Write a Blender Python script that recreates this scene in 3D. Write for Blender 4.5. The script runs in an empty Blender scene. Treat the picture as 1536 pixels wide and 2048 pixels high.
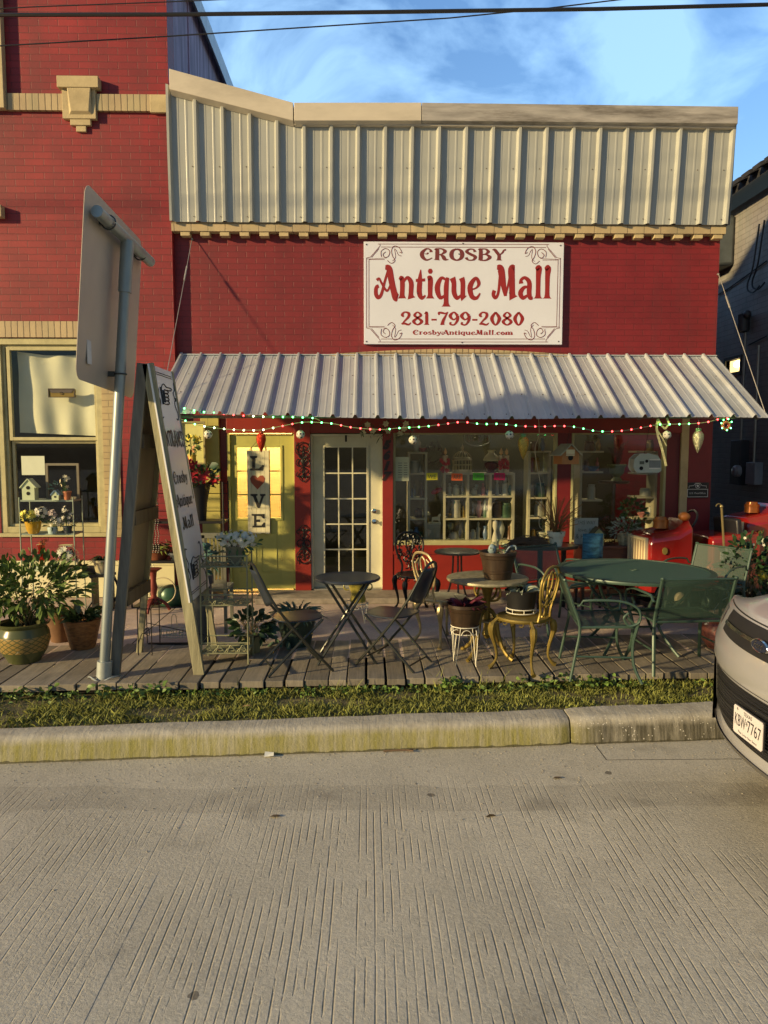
import bpy, math, random
from mathutils import Vector as V, Matrix, noise as mnoise
R = math.radians
sc = bpy.context.scene
col = sc.collection
rnd = random.Random(7)

# ------------------------------------------------------------------ camera
CAM = V((0.0, -9.3, 1.86)); PITCH = R(5.0); YAW = R(1.1); FPX = 1500.0
cd = bpy.data.cameras.new("camera"); cam = bpy.data.objects.new("camera", cd); col.objects.link(cam)
cam.location = CAM; cam.rotation_euler = (R(90) - PITCH, 0, -YAW)
cd.sensor_fit = 'VERTICAL'; cd.sensor_height = 36.0; cd.lens = 36.0 * FPX / 2048.0
cd.clip_start = 0.05; cd.clip_end = 3000
sc.camera = cam
# ------------------------------------------------------------------ sun (low warm light from the left), sky
LDIR = V((1.85, 1.0, -0.56)).normalized()          # the way the light travels
sd = bpy.data.lights.new("sun", 'SUN'); so = bpy.data.objects.new("sun", sd); col.objects.link(so)
sd.energy = 3.9; sd.angle = R(2.2); sd.color = (1.0, 0.74, 0.37)
so.rotation_euler = LDIR.to_track_quat('-Z', 'Y').to_euler(); so.location = (-20, -14, 9)
world = bpy.data.worlds.new("World"); sc.world = world; world.use_nodes = True
wn = world.node_tree.nodes; wl = world.node_tree.links
wn.clear()
wo = wn.new('ShaderNodeOutputWorld'); bg = wn.new('ShaderNodeBackground'); bg.inputs[1].default_value = 0.13
sky = wn.new('ShaderNodeTexSky'); sky.sky_type = 'NISHITA'; sky.sun_disc = False
sky.sun_elevation = math.asin(-LDIR.z); sky.sun_rotation = math.atan2(-LDIR.x, -LDIR.y)
sky.air_density = 1.6; sky.dust_density = 0.4; sky.ozone_density = 3.0
tc = wn.new('ShaderNodeTexCoord'); mp = wn.new('ShaderNodeMapping'); mp.inputs['Scale'].default_value = (1.5, 1.5, 2.6)
n1 = wn.new('ShaderNodeTexNoise'); n1.inputs['Scale'].default_value = 4.2; n1.inputs['Detail'].default_value = 7; n1.inputs['Roughness'].default_value = .55; n1.inputs['Distortion'].default_value = .5
rp = wn.new('ShaderNodeValToRGB'); rp.color_ramp.elements[0].position = .42; rp.color_ramp.elements[1].position = .62
rp.color_ramp.elements[0].color = (0, 0, 0, 1); rp.color_ramp.elements[1].color = (1, 1, 1, 1)
mx = wn.new('ShaderNodeMix'); mx.data_type = 'RGBA'
mul = wn.new('ShaderNodeMix'); mul.data_type = 'RGBA'; mul.blend_type = 'MULTIPLY'; mul.inputs[0].default_value = 1
mul.inputs[7].default_value = (.72, .90, 1.22, 1)
wl.new(tc.outputs['Generated'], mp.inputs[0]); wl.new(mp.outputs[0], n1.inputs[0]); wl.new(n1.outputs[0], rp.inputs[0])
fm = wn.new('ShaderNodeMath'); fm.operation = 'MULTIPLY'; fm.inputs[1].default_value = .5; wl.new(rp.outputs[0], fm.inputs[0])
wl.new(fm.outputs[0], mx.inputs[0]); wl.new(sky.outputs[0], mx.inputs[6]); mx.inputs[7].default_value = (4.6, 6.0, 6.3, 1)
# dusk sky: the afterglow side, beyond the buildings, is the bright one; the side behind the street is already darkening
sx_ = wn.new('ShaderNodeSeparateXYZ'); wl.new(tc.outputs['Generated'], sx_.inputs[0])
mr = wn.new('ShaderNodeMapRange'); mr.interpolation_type = 'SMOOTHSTEP'; mr.inputs[1].default_value = -.2; mr.inputs[2].default_value = .8
mr.inputs[3].default_value = .36; mr.inputs[4].default_value = 1.0; wl.new(sx_.outputs[1], mr.inputs[0])
gm = wn.new('ShaderNodeMix'); gm.data_type = 'RGBA'; gm.blend_type = 'MULTIPLY'; gm.inputs[0].default_value = 1
wl.new(mx.outputs[2], mul.inputs[6]); wl.new(mul.outputs[2], gm.inputs[6]); wl.new(mr.outputs[0], gm.inputs[7]); wl.new(gm.outputs[2], bg.inputs[0]); wl.new(bg.outputs[0], wo.inputs[0])
sc.view_settings.view_transform = 'Standard'; sc.view_settings.look = 'None'; sc.view_settings.gamma = 1
sc.view_settings.exposure = 0.72
sc.render.engine = 'CYCLES'
sc.cycles.max_bounces = 6; sc.cycles.transparent_max_bounces = 16; sc.cycles.use_denoising = True
sc.cycles.sample_clamp_indirect = 4

# ------------------------------------------------------------------ picture -> place helpers
_f = V((math.sin(YAW) * math.cos(PITCH), math.cos(YAW) * math.cos(PITCH), -math.sin(PITCH)))
_r = V((math.cos(YAW), -math.sin(YAW), 0)); _u = _r.cross(_f)
def ray(px, py): return _f * FPX + _r * (px - 768) + _u * (1024 - py)
def W(px, py, Y=0.0):
    d = ray(px, py); return CAM + d * ((Y - CAM.y) / d.y)
def G(px, py, z=0.0):
    d = ray(px, py); return CAM + d * ((z - CAM.z) / d.z)

# ------------------------------------------------------------------ materials
_m = {}
def nodes_of(name):
    m = bpy.data.materials.new(name); m.use_nodes = True
    nt = m.node_tree; b = nt.nodes['Principled BSDF']
    return m, nt, b
def M(name, c=None, rough=.6, metal=0.0, var=.18, scale=6.0, bump=0.0, bscale=60.0, spec=.5, dirt=0.0, stretch=None, coat=0):
    if name in _m: return _m[name]
    m, nt, b = nodes_of(name); N = nt.nodes; L = nt.links
    b.inputs['Roughness'].default_value = rough; b.inputs['Metallic'].default_value = metal
    b.inputs['Specular IOR Level'].default_value = spec
    if coat: b.inputs['Coat Weight'].default_value = coat
    tcn = N.new('ShaderNodeTexCoord'); mpn = N.new('ShaderNodeMapping')
    if stretch: mpn.inputs['Scale'].default_value = stretch
    L.new(tcn.outputs['Object'], mpn.inputs[0])
    nz = N.new('ShaderNodeTexNoise'); nz.inputs['Scale'].default_value = scale; nz.inputs['Detail'].default_value = 6
    nz.inputs['Roughness'].default_value = .62
    L.new(mpn.outputs[0], nz.inputs[0])
    cr = N.new('ShaderNodeValToRGB'); cr.color_ramp.elements[0].position = .3; cr.color_ramp.elements[1].position = .7
    cr.color_ramp.elements[0].color = (c[0] * (1 - var), c[1] * (1 - var), c[2] * (1 - var), 1)
    cr.color_ramp.elements[1].color = (min(1, c[0] * (1 + var)), min(1, c[1] * (1 + var)), min(1, c[2] * (1 + var)), 1)
    L.new(nz.outputs[0], cr.inputs[0]); out = cr.outputs[0]
    if dirt:
        n2 = N.new('ShaderNodeTexNoise'); n2.inputs['Scale'].default_value = scale * .45; n2.inputs['Detail'].default_value = 9
        n2.inputs['Roughness'].default_value = .7
        L.new(mpn.outputs[0], n2.inputs[0])
        r2 = N.new('ShaderNodeValToRGB'); r2.color_ramp.elements[0].position = .5; r2.color_ramp.elements[1].position = .68
        r2.color_ramp.elements[1].color = (dirt, dirt, dirt, 1); r2.color_ramp.elements[0].color = (0, 0, 0, 1)
        L.new(n2.outputs[0], r2.inputs[0])
        mm = N.new('ShaderNodeMix'); mm.data_type = 'RGBA'; L.new(r2.outputs[0], mm.inputs[0]); L.new(out, mm.inputs[6])
        mm.inputs[7].default_value = (c[0] * .35 + .01, c[1] * .33 + .008, c[2] * .3 + .005, 1); out = mm.outputs[2]
    L.new(out, b.inputs['Base Color'])
    if bump:
        n3 = N.new('ShaderNodeTexNoise'); n3.inputs['Scale'].default_value = bscale; n3.inputs['Detail'].default_value = 4
        L.new(mpn.outputs[0], n3.inputs[0]); bp = N.new('ShaderNodeBump'); bp.inputs['Strength'].default_value = bump
        bp.inputs['Distance'].default_value = .01; L.new(n3.outputs[0], bp.inputs['Height']); L.new(bp.outputs[0], b.inputs['Normal'])
    _m[name] = m; return m
def EM(name, c, s):
    if name in _m: return _m[name]
    m, nt, b = nodes_of(name); b.inputs['Base Color'].default_value = (*c, 1)
    b.inputs['Emission Color'].default_value = (*c, 1); b.inputs['Emission Strength'].default_value = s
    _m[name] = m; return m
def GLASS(name='window_glass', tint=(1, 1, 1), refl=1.0, rough=0.02):
    if name in _m: return _m[name]
    m, nt, b = nodes_of(name); N = nt.nodes; L = nt.links; N.remove(b)
    o = [n for n in N if n.type == 'OUTPUT_MATERIAL'][0]
    t = N.new('ShaderNodeBsdfTransparent'); t.inputs[0].default_value = (*tint, 1)
    g = N.new('ShaderNodeBsdfGlossy'); g.inputs['Roughness'].default_value = rough
    ge = N.new('ShaderNodeNewGeometry'); dt = N.new('ShaderNodeVectorMath'); dt.operation = 'DOT_PRODUCT'
    L.new(ge.outputs['Normal'], dt.inputs[0]); L.new(ge.outputs['Incoming'], dt.inputs[1])
    ab = N.new('ShaderNodeMath'); ab.operation = 'ABSOLUTE'; L.new(dt.outputs['Value'], ab.inputs[0])
    iv = N.new('ShaderNodeMath'); iv.operation = 'SUBTRACT'; iv.inputs[0].default_value = 1; L.new(ab.outputs[0], iv.inputs[1])
    pw = N.new('ShaderNodeMath'); pw.operation = 'POWER'; pw.inputs[1].default_value = 5; L.new(iv.outputs[0], pw.inputs[0])
    mu = N.new('ShaderNodeMath'); mu.operation = 'MULTIPLY_ADD'; mu.inputs[1].default_value = .95 * refl; mu.inputs[2].default_value = .035 * refl; L.new(pw.outputs[0], mu.inputs[0])
    mi = N.new('ShaderNodeMixShader'); L.new(mu.outputs[0], mi.inputs[0]); L.new(t.outputs[0], mi.inputs[1]); L.new(g.outputs[0], mi.inputs[2])
    L.new(mi.outputs[0], o.inputs[0]); _m[name] = m; return m
def BRICK(name, c, c2=None, mortar=None, w=.225, h=.078, ms=.006, swap='xz', bump=.5, stack=False, blotch=.0, rough=.55):
    if name in _m: return _m[name]
    m, nt, b = nodes_of(name); N = nt.nodes; L = nt.links
    c2 = c2 or tuple(x * .8 for x in c); mortar = mortar or tuple(x * .5 for x in c)
    g = N.new('ShaderNodeTexCoord'); s = N.new('ShaderNodeSeparateXYZ'); cb = N.new('ShaderNodeCombineXYZ')
    L.new(g.outputs['Object'], s.inputs[0])
    a = {'xz': (0, 2), 'yz': (1, 2), 'xy': (0, 1)}[swap]
    L.new(s.outputs[a[0]], cb.inputs[0]); L.new(s.outputs[a[1]], cb.inputs[1])
    nz0 = N.new('ShaderNodeTexNoise'); nz0.inputs['Scale'].default_value = 9; nz0.inputs['Detail'].default_value = 3
    L.new(g.outputs['Object'], nz0.inputs[0])
    va = N.new('ShaderNodeVectorMath'); va.operation = 'SCALE'; va.inputs[3].default_value = .012
    L.new(nz0.outputs[1], va.inputs[0]); vb = N.new('ShaderNodeVectorMath'); vb.operation = 'ADD'
    L.new(cb.outputs[0], vb.inputs[0]); L.new(va.outputs[0], vb.inputs[1])
    bt = N.new('ShaderNodeTexBrick'); bt.inputs['Scale'].default_value = 1; bt.inputs['Brick Width'].default_value = w
    bt.inputs['Row Height'].default_value = h; bt.inputs['Mortar Size'].default_value = ms; bt.inputs['Mortar Smooth'].default_value = .4
    bt.inputs['Color1'].default_value = (*c, 1); bt.inputs['Color2'].default_value = (*c2, 1); bt.inputs['Mortar'].default_value = (*mortar, 1)
    if stack: bt.offset = 0.0
    L.new(vb.outputs[0], bt.inputs[0])
    nz = N.new('ShaderNodeTexNoise'); nz.inputs['Scale'].default_value = 1.3; nz.inputs['Detail'].default_value = 8; nz.inputs['Roughness'].default_value = .65
    L.new(g.outputs['Object'], nz.inputs[0])
    cr = N.new('ShaderNodeValToRGB'); cr.color_ramp.elements[0].position = .3; cr.color_ramp.elements[1].position = .7
    cr.color_ramp.elements[0].color = (.66, .62, .66, 1); cr.color_ramp.elements[1].color = (1.15, 1.12, 1.1, 1)
    L.new(nz.outputs[0], cr.inputs[0])
    mm = N.new('ShaderNodeMix'); mm.data_type = 'RGBA'; mm.blend_type = 'MULTIPLY'; mm.inputs[0].default_value = 1
    L.new(bt.outputs[0], mm.inputs[6]); L.new(cr.outputs[0], mm.inputs[7]); L.new(mm.outputs[2], b.inputs['Base Color'])
    b.inputs['Roughness'].default_value = rough
    wv_ = N.new('ShaderNodeTexNoise'); wv_.inputs['Scale'].default_value = 1; wv_.inputs['Detail'].default_value = 5
    mpp = N.new('ShaderNodeMapping'); mpp.inputs['Scale'].default_value = (5, 5, .6); L.new(g.outputs['Object'], mpp.inputs[0]); L.new(mpp.outputs[0], wv_.inputs[0])
    sr = N.new('ShaderNodeValToRGB'); sr.color_ramp.elements[0].position = .52; sr.color_ramp.elements[1].position = .75; sr.color_ramp.elements[1].color = (.5, .5, .5, 1); sr.color_ramp.elements[0].color = (0, 0, 0, 1); L.new(wv_.outputs[0], sr.inputs[0])
    m2 = N.new('ShaderNodeMix'); m2.data_type = 'RGBA'; L.new(sr.outputs[0], m2.inputs[0]); L.new(mm.outputs[2], m2.inputs[6]); m2.inputs[7].default_value = (c[0] * .5 + .01, c[1] * .6 + .012, c[2] * .6 + .012, 1); L.new(m2.outputs[2], b.inputs['Base Color'])
    fine = N.new('ShaderNodeTexNoise'); fine.inputs['Scale'].default_value = 55; fine.inputs['Detail'].default_value = 4
    L.new(g.outputs['Object'], fine.inputs[0])
    hh = N.new('ShaderNodeMath'); hh.operation = 'MULTIPLY_ADD'; hh.inputs[1].default_value = -1; L.new(bt.outputs[1], hh.inputs[0])
    fs = N.new('ShaderNodeMath'); fs.operation = 'MULTIPLY'; fs.inputs[1].default_value = .28; L.new(fine.outputs[0], fs.inputs[0]); L.new(fs.outputs[0], hh.inputs[2])
    bp = N.new('ShaderNodeBump'); bp.inputs['Strength'].default_value = bump; bp.inputs['Distance'].default_value = .006
    L.new(hh.outputs[0], bp.inputs['Height']); L.new(bp.outputs[0], b.inputs['Normal'])
    _m[name] = m; return m
def MESHMAT(name, c, cell=.012, hole=.5, rough=.5):
    """woven/expanded metal: real holes through a thin sheet, as procedural alpha on that sheet"""
    if name in _m: return _m[name]
    m, nt, b = nodes_of(name); N = nt.nodes; L = nt.links
    b.inputs['Base Color'].default_value = (*c, 1); b.inputs['Roughness'].default_value = rough
    if hole > 1: b.inputs['Alpha'].default_value = hole - 1; _m[name] = m; return m
    g = N.new('ShaderNodeTexCoord'); v = N.new('ShaderNodeTexVoronoi'); v.inputs['Scale'].default_value = 1 / cell
    v.inputs['Randomness'].default_value = .15
    L.new(g.outputs['Object'], v.inputs[0]); lt = N.new('ShaderNodeMath'); lt.operation = 'GREATER_THAN'; lt.inputs[1].default_value = hole
    L.new(v.outputs[0], lt.inputs[0]); L.new(lt.outputs[0], b.inputs['Alpha']); _m[name] = m; return m

# ------------------------------------------------------------------ mesh builder
class MB:
    def __init__(s): s.v = []; s.f = []
    def add(s, vs, fs):
        n = len(s.v); s.v.extend([tuple(p) for p in vs]); s.f.extend([tuple(i + n for i in q) for q in fs]); return s
    def box(s, c, d, rz=0, rx=0, ry=0):
        M_ = Matrix.Rotation(rz, 3, 'Z') @ Matrix.Rotation(ry, 3, 'Y') @ Matrix.Rotation(rx, 3, 'X')
        c = V(c); P = [c + M_ @ V((x * d[0] / 2, y * d[1] / 2, z * d[2] / 2)) for x in (-1, 1) for y in (-1, 1) for z in (-1, 1)]
        return s.add(P, [(0, 1, 3, 2), (4, 6, 7, 5), (0, 4, 5, 1), (2, 3, 7, 6), (0, 2, 6, 4), (1, 5, 7, 3)])
    def bb(s, x0, x1, y0, y1, z0, z1):
        return s.box(((x0 + x1) / 2, (y0 + y1) / 2, (z0 + z1) / 2), (abs(x1 - x0), abs(y1 - y0), abs(z1 - z0)))
    def beam(s, a, b, w, h, up=V((0, 0, 1))):
        a = V(a); b = V(b); d = (b - a); l = d.length; d.normalize()
        x = d.cross(up)
        if x.length < 1e-4: x = V((1, 0, 0))
        x.normalize(); y = x.cross(d)
        P = [p + x * (i * w / 2) + y * (j * h / 2) for p in (a, b) for i, j in ((-1, -1), (1, -1), (1, 1), (-1, 1))]
        return s.add(P, [(0, 3, 2, 1), (4, 5, 6, 7), (0, 1, 5, 4), (1, 2, 6, 5), (2, 3, 7, 6), (3, 0, 4, 7)])
    def tube(s, pts, r, n=6, closed=False, flat=1.0):
        pts = [V(p) for p in pts]; k = len(pts); rs = r if isinstance(r, (list, tuple)) else [r] * k
        vs = []; fs = []; prev = None
        for i, p in enumerate(pts):
            if closed: t = pts[(i + 1) % k] - pts[i - 1]
            else: t = pts[min(i + 1, k - 1)] - pts[max(i - 1, 0)]
            if t.length < 1e-9: t = V((0, 0, 1))
            t.normalize()
            if prev is None:
                a = V((0, 0, 1)) if abs(t.z) < .9 else V((1, 0, 0)); x = t.cross(a).normalized()
            else:
                x = prev - t * prev.dot(t)
                if x.length < 1e-6: x = t.orthogonal()
                x.normalize()
            prev = x; y = t.cross(x)
            for j in range(n):
                a = 2 * math.pi * j / n; vs.append(p + x * math.cos(a) * rs[i] + y * math.sin(a) * rs[i] * flat)
        for i in range(k if closed else k - 1):
            for j in range(n):
                a = i * n + j; b = i * n + (j + 1) % n; c = ((i + 1) % k) * n + (j + 1) % n; d = ((i + 1) % k) * n + j
                fs.append((a, b, c, d))
        if not closed: fs.append(tuple(range(n - 1, -1, -1))); fs.append(tuple(range((k - 1) * n, k * n)))
        return s.add(vs, fs)
    def cyl(s, a, b, r, n=10, r2=None): return s.tube([a, b], [r, r2 if r2 is not None else r], n)
    def lathe(s, prof, c=(0, 0, 0), n=20, sx=1, sy=1, tilt=None):
        vs = []; fs = []; c = V(c); k = len(prof)
        for (r, z) in prof:
            for j in range(n):
                a = 2 * math.pi * j / n; p = V((r * math.cos(a) * sx, r * math.sin(a) * sy, z))
                if tilt is not None: p = tilt @ p
                vs.append(c + p)
        for i in range(k - 1):
            for j in range(n):
                fs.append((i * n + j, i * n + (j + 1) % n, (i + 1) * n + (j + 1) % n, (i + 1) * n + j))
        if prof[0][0] > 1e-5: fs.append(tuple(range(n - 1, -1, -1)))
        if prof[-1][0] > 1e-5: fs.append(tuple(range((k - 1) * n, k * n)))
        return s.add(vs, fs)
    def ball(s, c, r, n=10, m=7, tilt=None):
        if not isinstance(r, (tuple, list)): r = (r, r, r)
        prof = [(math.sin(math.pi * i / m) * 1.0, -math.cos(math.pi * i / m)) for i in range(m + 1)]
        c = V(c); vs = []; fs = []
        for (q, z) in prof:
            for j in range(n):
                a = 2 * math.pi * j / n; p = V((q * math.cos(a) * r[0], q * math.sin(a) * r[1], z * r[2]))
                if tilt is not None: p = tilt @ p
                vs.append(c + p)
        for i in range(m):
            for j in range(n): fs.append((i * n + j, i * n + (j + 1) % n, (i + 1) * n + (j + 1) % n, (i + 1) * n + j))
        return s.add(vs, fs)
    def disc(s, c, r, n=24, h=.01, sx=1, sy=1): return s.lathe([(r, 0), (r, h)], c, n, sx, sy)
    def prism(s, poly, y0, y1, ax='y'):
        k = len(poly)
        def P(a, b, t): return {'y': (a, t, b), 'x': (t, a, b), 'z': (a, b, t)}[ax]
        vs = [P(a, b, y0) for a, b in poly] + [P(a, b, y1) for a, b in poly]
        fs = [tuple(range(k)), tuple(range(2 * k - 1, k - 1, -1))] + [(i, (i + 1) % k, (i + 1) % k + k, i + k) for i in range(k)]
        return s.add(vs, fs)
    def sheet(s, P, t):
        """quad sheet with thickness t along its normal"""
        P = [V(p) for p in P]; n = (P[1] - P[0]).cross(P[3] - P[0]).normalized() * (t / 2)
        return s.add([p - n for p in P] + [p + n for p in P], [(0, 3, 2, 1), (4, 5, 6, 7), (0, 1, 5, 4), (1, 2, 6, 5), (2, 3, 7, 6), (3, 0, 4, 7)])
    def leaf(s, p, d, l, w, bend=.3, nrm=None):
        p = V(p); d = V(d).normalized(); sd_ = d.cross(nrm if nrm is not None else V((rnd.uniform(-1, 1), rnd.uniform(-1, 1), rnd.uniform(.2, 1))))
        if sd_.length < 1e-4: sd_ = V((1, 0, 0))
        sd_.normalize(); up = sd_.cross(d); dn = V((0, 0, -1))
        a = p + d * l * .4 + dn * bend * l * .12; b = p + d * l * .75 + dn * bend * l * .4; t = p + d * l + dn * bend * l * .75
        return s.add([p, a + sd_ * w / 2 + up * w * .12, b + sd_ * w * .36 + up * w * .08, t, b - sd_ * w * .36 + up * w * .08, a - sd_ * w / 2 + up * w * .12, a, b],
                     [(0, 1, 6), (1, 2, 7, 6), (2, 3, 7), (3, 4, 7), (4, 5, 6, 7), (5, 0, 6)])
    def flower(s, c, d, r, n=6, w=.5):
        c = V(c); d = V(d).normalized(); x = d.orthogonal().normalized(); y = d.cross(x); o = rnd.uniform(0, 1)
        for j in range(n):
            a = 2 * math.pi * (j + o) / n; e = (x * math.cos(a) + y * math.sin(a)) + d * .25
            s.leaf(c, e, r, r * w, 0, d)
        return s
    def bush(s, c, rad, n, l, w, seed=0, bend=.35, up=.3, shell=.35, cut=None):
        q = random.Random(seed); c = V(c); i = 0
        while i < n:
            p = V((q.uniform(-1, 1), q.uniform(-1, 1), q.uniform(-1, 1)))
            if p.length > 1 or p.length < shell * q.random() * 1.6: continue
            if mnoise.noise(p * 2.3 + V((seed, 0, 0))) < -.12: 
                if q.random() < .8: continue
            i += 1
            e = p.normalized() + V((q.uniform(-.6, .6), q.uniform(-.6, .6), q.uniform(-.3, .6) + up))
            k = q.uniform(.65, 1.25)
            s.leaf(c + V((p.x * rad[0], p.y * rad[1], p.z * rad[2])), e, l * k, w * k, bend)
        return s
    def build(s, name, mat, parent=None, smooth=True, bevel=0, world=False, label=None, sharp=35):
        me = bpy.data.meshes.new(name); vs = s.v
        if world and parent is not None:
            L0 = parent.get('_o', (0, 0, 0)); q = parent
            ox, oy, oz = L0; vs = [(a - ox, b - oy, c - oz) for a, b, c in vs]
        me.from_pydata(vs, [], s.f); me.materials.append(mat)
        if smooth:
            me.polygons.foreach_set('use_smooth', [True] * len(me.polygons))
            me.update()
            try: me.set_sharp_from_angle(angle=R(sharp))
            except Exception: pass
        o = bpy.data.objects.new(name, me); col.objects.link(o)
        if parent is not None:
            o.parent = parent
            if '_o' in parent: o['_o'] = list(parent['_o'])
        if bevel:
            b = o.modifiers.new('bevel', 'BEVEL'); b.width = bevel; b.segments = 2; b.limit_method = 'ANGLE'
        if label: o['label'] = label
        return o
def tag(o, label, cat=None, group=None, kind=None):
    if label: o['label'] = label
    if cat: o['category'] = cat
    if group: o['group'] = group
    if kind: o['kind'] = kind
    return o
def T(name, label, cat, loc=(0, 0, 0), rz=0, group=None, scale=1):
    e = bpy.data.objects.new(name, None); e.empty_display_size = .1; col.objects.link(e); e.location = loc; e.rotation_euler = (0, 0, rz)
    if scale != 1: e.scale = (scale,) * 3
    e['_o'] = list(loc); return tag(e, label, cat, group)
def one(name, label, cat, mb, mat, group=None, **k):
    return tag(mb.build(name, mat, None, **k), label, cat, group)
def struct(name, mb, mat, **k): return tag(mb.build(name, mat, None, **k), None, None, None, 'structure')
def dup(root, loc, rz, label=None, scale=None):
    def cp(o, par):
        c = o.copy(); col.objects.link(c); c.parent = par
        for ch in list(o.children): cp(ch, c)
        return c
    r = cp(root, None); r.location = loc; r.rotation_euler = (0, 0, rz)
    if scale: r.scale = (scale,) * 3
    if label: r['label'] = label
    return r
def arc(c, r, a0, a1, n=12, pl='xz', r2=None):
    c = V(c); r2 = r2 or r; out = []
    for i in range(n + 1):
        a = R(a0 + (a1 - a0) * i / n); u, v = r * math.cos(a), r2 * math.sin(a)
        out.append(c + (V((u, 0, v)) if pl == 'xz' else V((0, u, v)) if pl == 'yz' else V((u, v, 0))))
    return out
def spline(pts, k=8, closed=False):
    P = [V(p) for p in pts]; n = len(P); out = []
    rng = n if closed else n - 1
    for i in range(rng):
        p0 = P[(i - 1) % n] if (closed or i > 0) else P[0]; p1 = P[i]; p2 = P[(i + 1) % n]
        p3 = P[(i + 2) % n] if (closed or i + 2 < n) else P[-1]
        for j in range(k):
            t = j / k; out.append(.5 * ((2 * p1) + (p2 - p0) * t + (2 * p0 - 5 * p1 + 4 * p2 - p3) * t * t + (3 * p1 - p0 - 3 * p2 + p3) * t ** 3))
    if not closed: out.append(P[-1].copy())
    return out
def btext(s, size, bold=0.0, shear=0.0, spacing=1.0, sx=1.0):
    """flat lettering -> (2D verts, faces, width)"""
    cu = bpy.data.curves.new('t', 'FONT'); cu.body = s; cu.size = size; cu.offset = bold; cu.shear = shear; cu.space_character = spacing
    cu.resolution_u = 3
    o = bpy.data.objects.new('t', cu); col.objects.link(o)
    dg = bpy.context.evaluated_depsgraph_get(); me = bpy.data.meshes.new_from_object(o.evaluated_get(dg))
    vs = [(v.co.x * sx, v.co.y) for v in me.vertices]; fs = [tuple(p.vertices) for p in me.polygons]
    bpy.data.objects.remove(o); bpy.data.curves.remove(cu); bpy.data.meshes.remove(me)
    x0 = min(a for a, b in vs); x1 = max(a for a, b in vs)
    return [(a - x0, b) for a, b in vs], fs, x1 - x0
def put2d(mb, vs, fs, o, ux, uy):
    o = V(o); ux = V(ux); uy = V(uy); mb.add([o + ux * a + uy * b for a, b in vs], fs)
def text_on(mb, s, o, ux, uy, h, width=None, center=True, **k):
    vs, fs, w = btext(s, h * 1.42, **k)
    f = 1 if width is None else width / w
    vs = [((a * f - (w * f / 2 if center else 0)), b) for a, b in vs]
    put2d(mb, vs, fs, o, ux, uy)
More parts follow.
